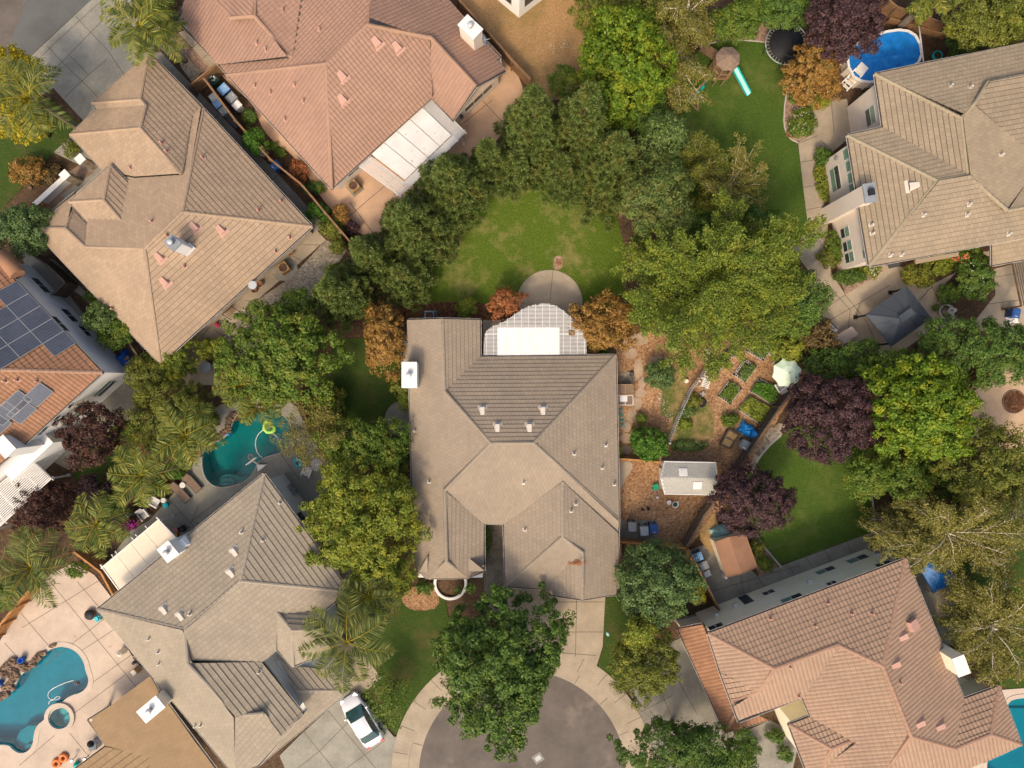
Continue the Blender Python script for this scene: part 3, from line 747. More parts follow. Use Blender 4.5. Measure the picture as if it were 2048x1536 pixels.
# chimney breast rising against the wall with a shoulder under the cap
ch = MB(); tz = W(1745, 393, 6.9); tv = Vector((t_.x, t_.y, 0)); ov = Vector((t_.y, -t_.x, 0))
sC, _z = wall_point(p_, q_, 1690, 415); cw = Vector((p_.x, p_.y, 0)) + tv * sC
BC = Matrix((ov, -tv, Vector((0, 0, 1)))).transposed()
ch.box(cw + ov * .3 + Vector((0, 0, 3.45)), (.75, 1.3, 6.9), basis=BC)
cho = ch.build('chimney', M['stucco_beige'], hC); ck = MB(); cc = cw + ov * .3 + Vector((0, 0, 6.95)); ck.box(cc, (.9, 1.44, .1), basis=BC); ck.build('chimney_cap', M['lead'], cho)
fl = MB(); fl.box(cc + Vector((.0, 0, .17)), (.34, .42, .24), basis=BC); fl.box(cc + Vector((0, 0, .32)), (.42, .5, .05), basis=BC); fl.build('flue', M['black'], cho)
for x, y in ((1828, 371),): hood_vent(RC, roC, x, y, 'whitevent', .75)
for x, y in ((1900, 172), (1939, 175), (1846, 430), (1937, 409), (1933, 430), (1742, 450), (1744, 467), (1802, 509), (2001, 310), (2016, 468), (1780, 510)): pipe_vent(RC, roC, x, y, 'whitevent')
lr = MB(); lr.prism([v.to_2d() for v in WL([(1831, 519), (1918, 504), (1917, 512), (1832, 528)], 3.0)], 2.85, 3.0, bottom=True); lr.build('awning', M['tile_beige'], hC)
VC2 = dict(e1=(1984, 530), e2=(2150, 500), a=(1984, 489), b=(2150, 458))
RC2 = Roof(VC2, [('e1', 'e2', ['e1', 'e2', 'b', 'a'])], 2.8, .3, fixed={'a': 3.5, 'b': 3.5}, noedge=(('a', 'b'),)); roof_parts(RC2, hC, 'tile_beige', 'cap_beige', 'flat', 9, 'porch_roof')
# ---- house D: centre
VD = dict(e1=(817, 640), e1b=(818, 685), e2=(805, 686), e3=(806, 773), e3b=(820, 774), e4=(828, 1116), e5=(836, 1142), e6=(858, 1156), W2=(893, 1123), W1=(889.5, 981), K=(982, 886.5), G2=(889, 782), G1=(884.5, 638),
          e7=(959.5, 640), e8=(960, 714.5), e9=(1231, 711), K2=(1067.5, 886), e10=(1237.5, 1040), e11=(1236, 1066), A2=(1126, 964), e12=(1008, 1047), e13=(967.5, 1045.5), v1=(903, 993),
          e14=(968, 1142), e15=(935, 1155), A1=(1125, 1074), Cc=(1165, 1105), e16=(1239, 1187), g2=(1165, 1199), e17=(1085, 1187), e17b=(1085, 1177), e18=(1012, 1172))
FD = [('e3b', 'e4', ['e1', 'e1b', 'e2', 'e3', 'e3b', 'e4', 'e5', 'e6', 'W2', 'W1', 'v1b', 'K', 'G2', 'G1'] if False else ['e1', 'e1b', 'e2', 'e3', 'e3b', 'e4', 'e5', 'e6', 'W2', 'W1', 'K', 'G2', 'G1']),
      ('e7', 'e8', ['e7', 'G1', 'G2', 'e8']), ('e8', 'e9', ['e8', 'G2', 'K', 'K2', 'e9']), ('e9', 'e10', ['e9', 'K2', 'e10']),
      ('e13', 'e12', ['K', 'W1', 'v1', 'e13', 'e12', 'A2', 'e11', 'e10', 'K2']), ('e13', 'e14', ['W1', 'W2', 'e15', 'e14', 'e13', 'v1']),
      ('e6', 'e15', ['W2', 'e6', 'e15']), ('e12', 'e18', ['A2', 'e12', 'e18', 'A1']), ('e11', 'e16', ['A2', 'A1', 'Cc', 'g2', 'e16', 'e11']),
      ('e18', 'e17b', ['A1', 'e18', 'e17b', 'Cc']), ((1085, 1187, 2.9), (1085, 1100, 2.9), ['Cc', 'e17b', 'e17', 'g2'])]
hD = thing('house', 'central single-storey house with brown-grey tiled roof, entry court and scalloped white pergola behind', 'house', W(1030, 900, 0), 'houses of the neighbourhood')
RD = Roof(VD, FD, 2.9, .44, fixed={'G1': 4.25, 'G2': 4.3, 'W1': 4.35, 'W2': 4.3, 'K': 5.95, 'K2': 6.0, 'v1': 4.1, 'A2': 4.65, 'A1': 4.75, 'Cc': 4.3, 'g2': 4.3})
roD = roof_parts(RD, hD, 'tile_centre', 'cap_centre', 'flat', 11, course=.34, tw=.30, slot=.027)
outD = [(817, 640), (818, 686), (806, 686), (806, 774), (820, 774), (828, 1116), (858, 1156), (935, 1155), (968, 1142), (967.5, 1045.5), (1008, 1047), (1010, 1172), (1085, 1178), (1085, 1187), (1165, 1190), (1239, 1187), (1237, 1040), (1231, 711), (960, 714.5), (959.5, 640)]
fD = walls(hD, outD, 2.9, .4, 'stucco_beige')
chimney(hD, 819, 750, 4.9, 1.02, 1.85, 0, 'stucco_white', capm='white', z0=2.5)
for x, y in ((965, 824), (1086, 824), (995, 858), (1059, 858)): hood_vent(RD, roD, x, y, 'whitevent', .58, 'lead')
for x, y in ((1211, 891), (1148, 908), (1204, 936), (1047, 965), (1151, 1008), (1142, 1022), (1228, 969), (1050, 1059), (830, 862), (859, 964)): pipe_vent(RD, roD, x, y, 'whitevent')
# entry tower bay under the small hip
by = MB(); by.box(W(903, 1150, 1.1) + Vector((0, .35, 0)), (5.2, .5, 2.2)); by.build('entry_wall', M['stucco_white'], hD)
for (a, b, c) in (((836, 1146), (855, 1113), (855, 1148)), ((934, 1113), (969, 1142), (935, 1143))):
 pa, pb, pc = W(*a, 3.25), W(*b, 3.9), W(*c, 3.25); sd_ = MB(); sd_.face([pa, pc, pb]); sd_.face([pa, pb, pb - Vector((0, 0, .8)), pa - Vector((0, 0, .3))]); sd_.face([pc, pc - Vector((0, 0, .3)), pb - Vector((0, 0, .8)), pb]); sd_.bar(pa, pc, .1, .12, 0); sd_.build('corner_roof', M['cap_centre'], hD)
lf = MB()      # dead palm frond litter lying on the garage roof
for k in range(60):
 P, u, v, n = RD.hit(1155 + RND.gauss(0, 8), 1125 + RND.gauss(0, 3)); a = RND.uniform(0, PI); x = u * math.cos(a) + v * math.sin(a); y = n.cross(x)
 L_ = RND.uniform(.08, .2); P = P + n * RND.uniform(.06, .16); lf.face([P - x * L_, P - y * .03, P + x * L_, P + y * .03])
tag(lf.build('dead_leaves', M['l_rust']), 'rust brown dead leaves lying on the garage roof of the central house', 'leaves', kind='stuff')
# ---- house E: grey-tan, two storeys, lower left
VE = dict(e1=(196, 1218), e2=(528, 948), e3=(698, 1183), e4=(641, 1225), a=(481, 1162), b=(369, 1258), c=(375, 1327), d=(472, 1431), e5=(470, 1548), e6=(456, 1535), e7=(523, 1323), e8=(553, 1298), e9=(605, 1427),
          f=(527, 1427), g=(561, 1471), e10=(517, 1530), h=(555, 1226), i=(584, 1261), e12=(698, 1381), j=(592, 1382), k=(664, 1300), e13=(586, 1332))
FE = [('e1', 'e2', ['e1', 'b', 'a', 'e2']), ('e2', 'e3', ['e2', 'a', 'e3']), ('e4', 'e3', ['a', 'b', 'c', 'e7', 'e8', 'h', 'e4', 'e3']), ('e1', 'e6', ['e1', 'e6', 'e5', 'd', 'c', 'b']),
      ('e7', 'e9', ['c', 'd', 'f', 'g', 'e9', 'e7']), ((605, 1427, 5.0), (517, 1530, 5.0), ['d', 'e5', 'e10', 'e9', 'g', 'f'])]
hE = thing('house', 'two-storey house with grey-brown tiled roof, blue-grey walls and car on its driveway', 'house', W(440, 1250, 0), 'houses of the neighbourhood')
RE = Roof(VE, FE, 5.0, .38, fixed={'a': 7.1, 'b': 7.1, 'c': 7.05, 'd': 6.3, 'f': 6.25, 'g': 5.6, 'h': 5.7, 'e10': 5.0}, noedge=(('d', 'e5'), ('e9', 'g')), nocap=(('f', 'g'),))
roE = roof_parts(RE, hE, 'tile_grey', 'cap_grey', 'flat', 13, course=.40, tw=.34)
VE2 = dict(h=(555, 1226), i=(584, 1261), e4=(641, 1225), k=(645, 1260), e13=(586, 1332), e8=(553, 1298), e14=(664, 1300))
RE2 = Roof(VE2, [((641, 1225, 4.95), (553, 1226, 4.95), ['h', 'i', 'k', 'e4']), ('e8', 'e13', ['h', 'e8', 'e13', 'i']), ((586, 1332, 4.95), (664, 1300, 4.95), ['i', 'e13', 'e14', 'k'])], 5.06, .38, fixed={'h': 5.85, 'i': 6.2, 'k': 6.2}, noedge=(('h', 'e4'), ('h', 'e8')))
roof_parts(RE2, hE, 'tile_grey', 'cap_grey', 'flat', 14, 'wing_roof', course=.38, tw=.34)
VE3 = dict(e1=(586, 1332), e2=(664, 1340), e3=(698, 1381), e4=(592, 1382), e5=(517, 1530), e6=(615, 1421), e0=(553, 1310))
RE3 = Roof(VE3, [((698, 1381, 3.), (664, 1340, 3.), ['e0', 'e4', 'e3', 'e2', 'e1']), ('e3', 'e5', ['e4', 'e6', 'e5', 'e3'])], 3.0, .38, fixed={'e4': 4.0, 'e0': 3.7, 'e1': 3.6, 'e6': 3.55, 'e2': 3.0}, noedge=(('e0', 'e1'), ('e0', 'e4'), ('e1', 'e2'), ('e4', 'e6'), ('e6', 'e5')))
roof_parts(RE3, hE, 'tile_grey', 'cap_grey', 'flat', 15, 'garage_roof', course=.38, tw=.34)
outE = [(196, 1218), (456, 1535), (470, 1548), (517, 1530), (605, 1427), (523, 1323), (553, 1298), (586, 1332), (664, 1300), (641, 1225), (698, 1183), (528, 948)]
fE = walls(hE, outE, 5.0, .42, 'stucco_grey')
gE = MB(); gE.prism(inset([v.to_2d() for v in WL([(530, 1320), (600, 1300), (664, 1340), (698, 1381), (517, 1530), (470, 1500)], 3.0)], .4), 0, 2.85); gE.build('garage_wall', M['stucco_grey'], hE)
p_, q_ = edge_near(fE, 600, 1060, 4)
for cx, cy, w_, h_, n_ in ((632, 1035, .5, .55, 2), (611, 1045, 1.0, .6, 2), (631, 1061, .6, .5, 2), (590, 982, .25, .3, 1), (650, 1090, .6, .6, 2)):
 s_, z_ = wall_point(p_, q_, cx, cy); window_at(hE, p_, q_, s_ - w_, s_ + w_, max(.8, z_ - h_), min(4.6, z_ + h_), n_)
mt = MB()
for cx, cy in ((588, 971), (597, 981)):
 s_, z_ = wall_point(p_, q_, cx, cy); t_ = (q_ - p_).normalized(); mt.box((p_.x + t_.x * s_ + .14 * t_.y, p_.y + t_.y * s_ - .14 * t_.x, 1.1), (.4, .3, .55), math.atan2(t_.y, t_.x))
mt.build('meter_box', M['grey'], hE)
chimney(hE, 337, 1103, 6.7, .95, 1.15, math.radians(39), 'stucco_white', capm='white', z0=0)
cs = MB(); c0 = W(362, 1090, 5.3); cs.box((c0.x, c0.y, 2.65), (1.3, .8, 5.3), math.radians(39)); cs.box((c0.x, c0.y, 5.45), (1.3, .8, .3), math.radians(39), taper=(.8, .8)); cs.build('chimney_shoulder', M['stucco_white'], hE)
for x, y in ((471, 1106), (464, 1148), (330, 1222), (363, 1234)): hood_vent(RE, roE, x, y, 'whitevent', .6, 'lead')
for x, y in ((381, 1227), (299, 1277), (318, 1303), (319, 1326), (484, 1064), (561, 1005), (527, 1080), (403, 1449), (519, 1343), (392, 1450)): pipe_vent(RE, roE, x, y, 'whitevent')
# ---- house G: white two storeys with solar panels, left edge
VG = dict(e1=(-30, 498), e2=(204, 745), e3=(48, 888), a=(-50, 738), e4=(-40, 960), b=(-160, 738), e5=(-160, 600), e6=(-160, 960))
FG = [('e1', 'e2', ['e1', 'e2', 'a', 'b', 'e5']), ('e2', 'e3', ['e2', 'e3', 'e4', 'e6', 'b', 'a'])]
hG = thing('house', 'white two-storey house with red-brown tiles and solar panels at the photo edge', 'house', W(40, 740, 0), 'houses of the neighbourhood')
RG = Roof(VG, [('e1', 'e2', ['e1', 'e2', 'a']), ('e2', 'e3', ['e2', 'e3', 'e4', 'a'])], 5.2, .40, fixed={'a': 8.0, 'e4': 5.2}, noedge=(('a', 'e4'), ('e1', 'a')))
roG = roof_parts(RG, hG, 'tile_red', 'cap_pink', 'barrel', 17, course=.40, tw=.30, cap_w=.17)
outG = [(-30, 498), (204, 745), (48, 888), (-60, 990), (-300, 750)]
fG = walls(hG, outG, 5.2, .3, 'stucco_white')
p_, q_ = edge_near(fG, 120, 640, 3)
for cx, cy, w_, h_ in ((82, 571, .85, .5), (139, 631, .75, .5), (170, 662, .6, .42), (117, 647, .8, .55)):
 s_, z_ = wall_point(p_, q_, cx, cy); window_at(hG, p_, q_, s_ - w_, s_ + w_, max(.6, z_ - h_), min(4.9, z_ + h_), 2)
p_, q_ = edge_near(fG, 130, 815, 3)
for cx, cy, w_, h_ in ((209, 777, .95, .6), (149, 834, .95, .6), (80, 862, .5, .6)):
 s_, z_ = wall_point(p_, q_, cx, cy); window_at(hG, p_, q_, s_ - w_, s_ + w_, max(.6, z_ - h_), min(4.9, z_ + h_), 2, 'h', (1,))
bb = MB(); c0 = W(60, 905, 2.6); bb.box((c0.x, c0.y, 1.6), (4.4, 1.8, 3.2), math.radians(43)); bb.build('bay_wall', M['stucco_white'], hG)
chimney(hG, 10, 893, 6.4, .95, 1.3, math.radians(43), 'stucco_white', capm='white', flue=False)
# solar panels: parts fixed on the roof planes
def solar(px, py, along, up):
 P, u, v, n = RG.hit(px, py)
 b = MB(); B_ = Matrix((u, v, n)).transposed(); c = P + n * .17
 b.box(c, (along, up, .04), basis=B_)
 for i in range(1, 6):
  b.box(c + u * (along * (i / 6 - .5)) + n * .021, (.016, up * .96, .004), m=1, basis=B_)
 for i in range(1, 10):
  b.box(c + v * (up * (i / 10 - .5)) + n * .0215, (along * .96, .016, .004), m=1, basis=B_)
 for sgn in (-1, 1):
  b.box(c + u * sgn * along / 2, (.03, up + .03, .055), m=2, basis=B_); b.box(c + v * sgn * up / 2, (along, .03, .055), m=2, basis=B_)
 o = b.build('solar_panel', [M['panel'], M['panel_line'], M['alu']], hG)
 r = MB()
 for sgn in (-.32, .32): r.box(P + u * along * sgn + n * .09, (.05, up, .09), basis=B_)
 r.build('rail', M['alu'], o)
P0, u0, v0, n0 = RG.hit(90, 660)
cols = [(0, 0, 1), (1, -1, 3), (2, -1, 3), (3, -1, 2), (4, 0, 1)]
pc = RG.hit(26, 588)[0]
for k, (i, j0, cnt) in enumerate([(0, 0, 1), (1, 0, 3), (2, 0, 4), (3, 0, 3), (4, 0, 1)]):
 for j in range(cnt):
  sgn = 1 if u0.y < 0 else -1
  q = pc + u0 * sgn * i * 1.30 + v0 * (j * 1.72 + .05); ppx = proj(q)
  if ppx[0] > -60 and pip(ppx[0], ppx[1], [VG['e1'], VG['e2'], VG['a']]): solar(ppx[0], ppx[1], 1.26, 1.68)
for x, y in ((35, 803), (78, 788), (10, 825), (45, 822), (-5, 850)):
 solar(x, y, 1.68, 1.1)
tg = MB(); c0 = W(24, 533, 5.0); d_ = Vector((math.cos(math.radians(-50)), math.sin(math.radians(-50)), 0))
tg.tube([c0 - d_ * 1.2 + Vector((0, 0, .2)), c0 + d_ * .9 + Vector((0, 0, .2))], .55, 10); tg.build('turret_roof', M['tile_red'], hG)
for x, y in ((12, 762), (36, 760), (76, 762)): pipe_vent(RG, roG, x, y)
# ---- house H: rose tiles, two storeys, lower right
VH = dict(e1=(1416, 1267), e2=(1811, 1118), e3=(1885, 1296), e4=(1927, 1398), a=(1766, 1332), b=(1676, 1290), c=(1549, 1338), d=(1516, 1384), e5=(1441, 1345), e6=(1463, 1404), e7=(1478, 1444), e8=(1605, 1394),
          f=(1823, 1473), g=(1911, 1498), e9=(1998, 1372), h=(1982, 1469), e10=(2042, 1489), e11=(1967, 1524), i=(1770, 1545), e12=(1621, 1432), m=(1710, 1478), n=(1640, 1545), e13=(1880, 1560))
FH = [('e1', 'e2', ['e1', 'c', 'b', 'a', 'e2']), ('e2', 'e4', ['e2', 'a', 'f', 'g', 'e4', 'e3']), ('e1', 'e5', ['e1', 'e5', 'd', 'c']), ((1416, 1267, 5.5), (1811, 1118, 5.5), ['e5', 'e6', 'd']),
      ('e7', 'e8', ['e6', 'e7', 'e8', 'b', 'c', 'd']), ((1416, 1267, 5.5), (1441, 1345, 5.5), ['b', 'e8', 'e12', 'm', 'n', 'i', 'f', 'a']), ('e4', 'e9', ['e4', 'g', 'h', 'e9']), ('e9', 'e10', ['e9', 'h', 'e10']),
      ('e10', 'e11', ['e10', 'h', 'g', 'f', 'i', 'e13', 'e11'])]
hH = thing('house', 'two-storey house with rose barrel tiles, cream side wall and cream chimney beside the birches', 'house', W(1720, 1330, 0), 'houses of the neighbourhood')
RH = Roof(VH, FH, 5.5, .46, fixed={'a': 8.0, 'b': 7.1, 'c': 7.1, 'd': 6.3, 'e6': 5.5, 'f': 8.0, 'g': 6.6, 'h': 6.6, 'i': 6.8, 'm': 6.0, 'n': 5.6, 'e13': 5.5, 'e8': 5.55, 'e12': 5.5}, noedge=(('i', 'n'), ('i', 'e13'), ('m', 'n'), ('m', 'e12'), ('e13', 'e11')))
roH = roof_parts(RH, hH, 'tile_rose', 'cap_pink', 'barrel', 19, cap_w=.17, course=.40, tw=.30)
VH2 = dict(e1=(1578, 1449), e2=(1621, 1433), a=(1663, 1498), b=(1710, 1479), c=(1636, 1545), e3=(1614, 1545))
RH2 = Roof(VH2, [('e1', 'e2', ['e1', 'a', 'b', 'e2']), ('e1', 'e3', ['e1', 'e3', 'c', 'a']), ((1614, 1545, 5.), (1700, 1520, 5.), ['a', 'c', 'b'])], 5.45, .46, fixed={'a': 6.2, 'b': 6.2, 'c': 5.5}, noedge=(('a', 'b'), ('b', 'e2'), ('c', 'b'), ('e3', 'c')))
roof_parts(RH2, hH, 'tile_rose', 'cap_pink', 'barrel', 20, 'wing_roof', course=.40, tw=.30, cap_w=.17)
VH3 = dict(e1=(1356, 1258), e2=(1451, 1464), e3=(1429, 1440), a=(1406, 1248), b=(1469, 1430), e4=(1536, 1440), c=(1490, 1416))
RH3 = Roof(VH3, [('e1', 'e2', ['e1', 'e2', 'b', 'a']), ('e2', (1600, 1408, 2.8), ['e2', 'e4', 'c', 'b'])], 2.8, .35, fixed={'a': 3.5, 'b': 3.5, 'c': 3.4, 'e3': 2.8, 'e4': 2.9}, noedge=(('a', 'b'), ('b', 'c'), ('c', 'e4')))
RH3.V = VH3
roof_parts(RH3, hH, 'tile_red', 'cap_pink', 'barrel', 21, 'porch_roof', course=.40, tw=.30, cap_w=.15)
outH = [(1416, 1267), (1478, 1444), (1605, 1394), (1621, 1432), (1578, 1449), (1614, 1545), (1880, 1560), (1967, 1524), (2042, 1489), (1998, 1372), (1927, 1398), (1811, 1118)]
fH = walls(hH, outH, 5.5, .4, 'stucco_cream')
wl = MB(); wl.prism(inset([v.to_2d() for v in WL([(1356, 1258), (1451, 1464), (1520, 1440), (1440, 1240)], 2.8)], .35), 0, 2.7); wl.build('garage_wall', M['stucco_cream'], hH)
p_, q_ = edge_near(fH, 1600, 1195, 4)
for cx, cy, w_, h_ in ((1651, 1141, .78, .45), (1715, 1118, .85, .5), (1768, 1128, .62, .45), (1664, 1167, .4, .4), (1584, 1197, .85, .5), (1537, 1185, .5, .4), (1432, 1254, .6, .5)):
 s_, z_ = wall_point(p_, q_, cx, cy); window_at(hH, p_, q_, s_ - w_, s_ + w_, max(.7, z_ - h_), min(5.2, z_ + h_), 2, 'v', (1,) if w_ > .7 else ())
s_, z_ = wall_point(p_, q_, 1497, 1204); window_at(hH, p_, q_, s_ - .45, s_ + .45, .05, 2.1, 1)
dk = MB()
for cx, cy in ((1471, 1213), (1434, 1232), (1755, 1113), (1620, 1165)):
 s_, z_ = wall_point(p_, q_, cx, cy); t_ = (q_ - p_).normalized(); dk.box((p_.x + t_.x * s_ + .12 * t_.y, p_.y + t_.y * s_ - .12 * t_.x, z_), (.34, .24, .34), math.atan2(t_.y, t_.x))
dk.build('wall_fixture', M['trim'], hH)
bl = MB(); bl.prism([v.to_2d() for v in WL([(1872, 1355), (1905, 1345), (1960, 1372), (1985, 1395), (1935, 1420), (1910, 1400)], 3.0)], 0, 3.0); bl.build('balcony_wall', M['stucco_cream'], hH)
chimney(hH, 1921, 1331, 7.2, .85, 1.35, math.radians(20.8), 'stucco_cream', capm='trim', flue=False, cap_over=.1)
for x, y in ((1803, 1275), (1788, 1330), (1837, 1448), (1877, 1454)): hood_vent(RH, roH, x, y, 'pinkvent', .68)
bx = MB(); P, u, v, n = RH.hit(1820, 1249); bx.box(P + n * .25, (.75, .75, .4), basis=Matrix((u, v, n)).transposed()); bx.build('roof_vent', M['pinkvent'], roH)
for x, y in ((1655, 1205), (1702, 1226), (1743, 1226), (1629, 1250), (1799, 1364), (1596, 1391), (1540, 1236), (1579, 1333)): pipe_vent(RH, roH, x, y)
# ---- house above the dry lot: only its corner shows
hT = thing('house', 'pale house corner with white windows standing above the dry tan lot', 'house', W(1038, 20, 0), 'houses of the neighbourhood')
ft = ccw([v.to_2d() for v in WL([(1038, 36), (985, -8), (985, -140), (1200, -140), (1200, -90)])])
w = MB(); w.prism(ft, -.02, 4.6); w.build('wall', M['stucco_white'], hT)
for (a, b) in (((1038, 36), (985, -8)), ((1200, -90), (1038, 36))):
 for e in range(len(ft)):
  p, q = ft[e], ft[(e + 1) % len(ft)]
  if {(round(p.x, 2), round(p.y, 2)), (round(q.x, 2), round(q.y, 2))} == {(round(W(*a).x, 2), round(W(*a).y, 2)), (round(W(*b).x, 2), round(W(*b).y, 2))}:
   L_ = (q - p).length
   for s0 in ((.5, L_ - 1.9) if L_ > 4 else (.7,)): window_at(hT, p, q, s0, s0 + 1.4, 1.0, 3.4, 2, 'h')
w = MB(); w.prism(inset(ft, -.5), 4.6, 4.75, bottom=True); w.build('roof', M['tile_tan'], hT)
# ------------------------------------------------------------------ pools' outlines (needed for the holes in the ground)
def zp(pts, ox, oy, s): return [(ox + x / s, oy + y / s) for x, y in pts]
pool1 = smooth_loop(zp([(760, 250), (660, 330), (590, 420), (560, 560), (500, 630), (400, 700), (250, 740), (190, 830), (168, 920), (175, 1080), (210, 1190), (290, 1290), (430, 1335), (560, 1310), (720, 1262), (830, 1180), (890, 1080), (930, 990), (1010, 920), (1130, 885), (1270, 845), (1350, 770), (1390, 660), (1392, 520), (1340, 410), (1240, 320), (1100, 260), (900, 230)], 380, 780, 6.827), 2)
pool2 = smooth_loop(zp([(-300, 960), (0, 985), (70, 960), (120, 900), (160, 790), (270, 730), (330, 660), (370, 610), (430, 572), (520, 560), (600, 590), (650, 640), (680, 700), (690, 760), (715, 820), (705, 880), (655, 930), (560, 955), (490, 1015), (420, 1030), (370, 1090), (368, 1140), (300, 1190), (275, 1260), (270, 1340), (230, 1400), (170, 1418), (110, 1390), (80, 1350), (0, 1345), (-300, 1360)], 0, 1152, 4), 2)
spa2 = circle(121.7, 1433.5, 21.5, 32)
pool3 = smooth_loop([(2012, 1404), (2035, 1395), (2075, 1395), (2120, 1450), (2120, 1560), (2040, 1600), (1985, 1570), (1968, 1528), (1990, 1490), (2006, 1450)], 2)
HOLES = [[v.to_2d() for v in WL(p)] for p in (pool1, pool2, pool3)]
HOLE_SPA = [v.to_2d() for v in WL(spa2)]
# ------------------------------------------------------------------ ground
NS = 0
def sheet(name, px, m, lvl, holes=(), joints=(), jw=.05, z0=-.05, sm=0, jm='joint', kind='structure', label=None):
 """a ground sheet; lvl counts 12 mm layers"""
 global NS; NS += 1
 z = lvl * .012 + NS * .0001
 if sm: px = smooth_loop(px, sm)
 b = MB(); b.prism([v.to_2d() for v in WL(px)], z0, z, holes=holes)
 for j in joints: b.strip([v.to_2d() for v in WL(j)], jw, z + .004, 1)
 return tag(b.build(name, [M[m], M[jm]]), kind=kind)
gb = MB(); gb.prism([(-260, -260), (260, -260), (260, 260), (-260, 260)], None, 0, holes=HOLES + [HOLE_SPA])
tag(gb.build('ground', M['soil']), kind='structure')
# street and pavement, upper left
sheet('road', [(-500, -500), (700, -500), (186, -4), (66, 108), (-70, 232), (-500, 640)], 'asphalt', 1)
sheet('road_dark_area', [(70, -60), (250, -60), (185, -2), (67, 106), (20, 150), (-30, 190), (15, 95), (30, 60), (45, 25)], 'asphalt_dark', 2, sm=1)  # darker grey sheet with a curved edge over the asphalt
sheet('pavement', [(720, -520), (188, -4), (67, 109), (-70, 234), (-500, 644), (-460, 690), (-20, 275), (60, 205), (107, 176), (170, 245), (215, 330), (350, 330), (310, 95), (330, 60), (300, 20), (270, 30), (250, 0), (760, -480)], 'concrete_cool', 4,
      joints=[[(95, 92), (125, 125), (175, 172), (205, 205)], [(152, 33), (182, 65), (215, 100), (248, 148)], [(250, 0), (182, 65), (107, 143), (60, 190)], [(140, 112), (178, 150)], [(216, 118), (180, 148), (130, 195)], [(206, 0), (120, 78), (66, 130)]])
sheet('side_path', [(300, 108), (322, 104), (386, 172), (470, 260), (560, 352), (650, 452), (625, 470), (440, 270)], 'concrete_dark', 3, joints=[[(360, 182), (386, 165)], [(420, 245), (448, 222)], [(478, 305), (508, 280)], [(538, 365), (568, 340)]])
sheet('gravel_strip', [(322, 76), (336, 64), (402, 146), (386, 168)], 'gravel', 4)
sheet('dirt_strip', [(337, 64), (356, 68), (421, 136), (403, 147)], 'bark', 2)
sheet('neighbour_path', [(357, 66), (372, 60), (440, 126), (421, 137)], 'concrete', 3, joints=[[(385, 96), (398, 84)], [(405, 118), (420, 106)]])
# terracotta patio round the pink house
sheet('patio_terracotta', [(432, 140), (450, 140), (660, 370), (900, 180), (1010, 100), (1045, 168), (1046, 195), (1010, 270), (930, 330), (800, 430), (757, 471), (715, 468), (690, 440), (668, 425), (640, 392), (610, 342), (580, 305), (552, 288), (528, 262), (516, 236), (505, 205), (470, 178)], 'concrete_terra', 2, sm=1,
      joints=[[(700, 405), (745, 465)], [(760, 350), (830, 420)], [(690, 440), (760, 380), (860, 300), (985, 200)], [(955, 190), (1010, 250)]])
sheet('dry_lot', [(905, -20), (890, -200), (1260, -200), (1240, 20), (1180, 100), (1150, 200), (1100, 200), (1052, 158)], 'drygrass', 2)
# back lawn of the centre house
sheet('back_lawn', [(820, 610), (790, 590), (850, 520), (900, 470), (960, 400), (1000, 350), (1200, 340), (1240, 450), (1260, 560), (1230, 610), (1160, 640), (1000, 612), (860, 610)], 'lawn_dry', 2, sm=1)
sheet('mulch_bed', [(780, 620), (850, 605), (985, 603), (1010, 650), (960, 720), (950, 650), (815, 660)], 'leafmulch', 3, sm=1)
sheet('worn_patch', [(1110, 512), (1122, 512), (1126, 526), (1122, 540), (1108, 540), (1106, 526)], 'bark', 3, sm=2)
sheet('patio_circle', circle(1099, 606, 66, 64), 'concrete', 4, joints=[[(1106, 541), (1096, 640)]], jw=.04)
sheet('pergola_patio', [(966, 640), (1172, 640), (1172, 715), (966, 715)], 'concrete', 3)
sheet('side_lawn', [(640, 780), (660, 700), (700, 670), (780, 690), (815, 700), (815, 830), (720, 850), (640, 820)], 'lawn_dark', 2, sm=1)  # shade on this lawn is put into the dark grass colour
sheet('concrete_disc', circle(806, 838, 36, 40), 'concrete_dark', 3)
# long lawn of the beige house
sheet('long_lawn', [(1400, 95), (1421, 87), (1454, 80), (1500, 82), (1530, 85), (1540, 110), (1570, 130), (1575, 170), (1568, 215), (1570, 262), (1580, 280), (1596, 285), (1606, 375), (1617, 463), (1585, 492), (1610, 560), (1560, 600), (1460, 460), (1360, 400), (1320, 260), (1340, 170)], 'lawn', 3, sm=1)
sheet('bark_bed', [(1400, 95), (1421, 87), (1454, 80), (1500, 82), (1534, 85), (1545, 40), (1500, 20), (1420, 30), (1380, 60)], 'bark', 2)
sheet('flower_bed', [(1575, 165), (1590, 160), (1650, 200), (1690, 195), (1640, 240), (1620, 270), (1596, 285), (1578, 278), (1567, 255), (1570, 215)], 'bark', 4, sm=1)
eb = MB(); eb.strip([v.to_2d() for v in WL(smooth_line([(1400, 96), (1421, 87), (1454, 80), (1500, 82), (1530, 85)]))], .1, .06); eb.strip([v.to_2d() for v in WL(smooth_line([(1575, 170), (1568, 215), (1567, 255), (1578, 278), (1596, 286)]))], .1, .06); tag(eb.build('lawn_edging', M['coping_grey']), kind='structure')
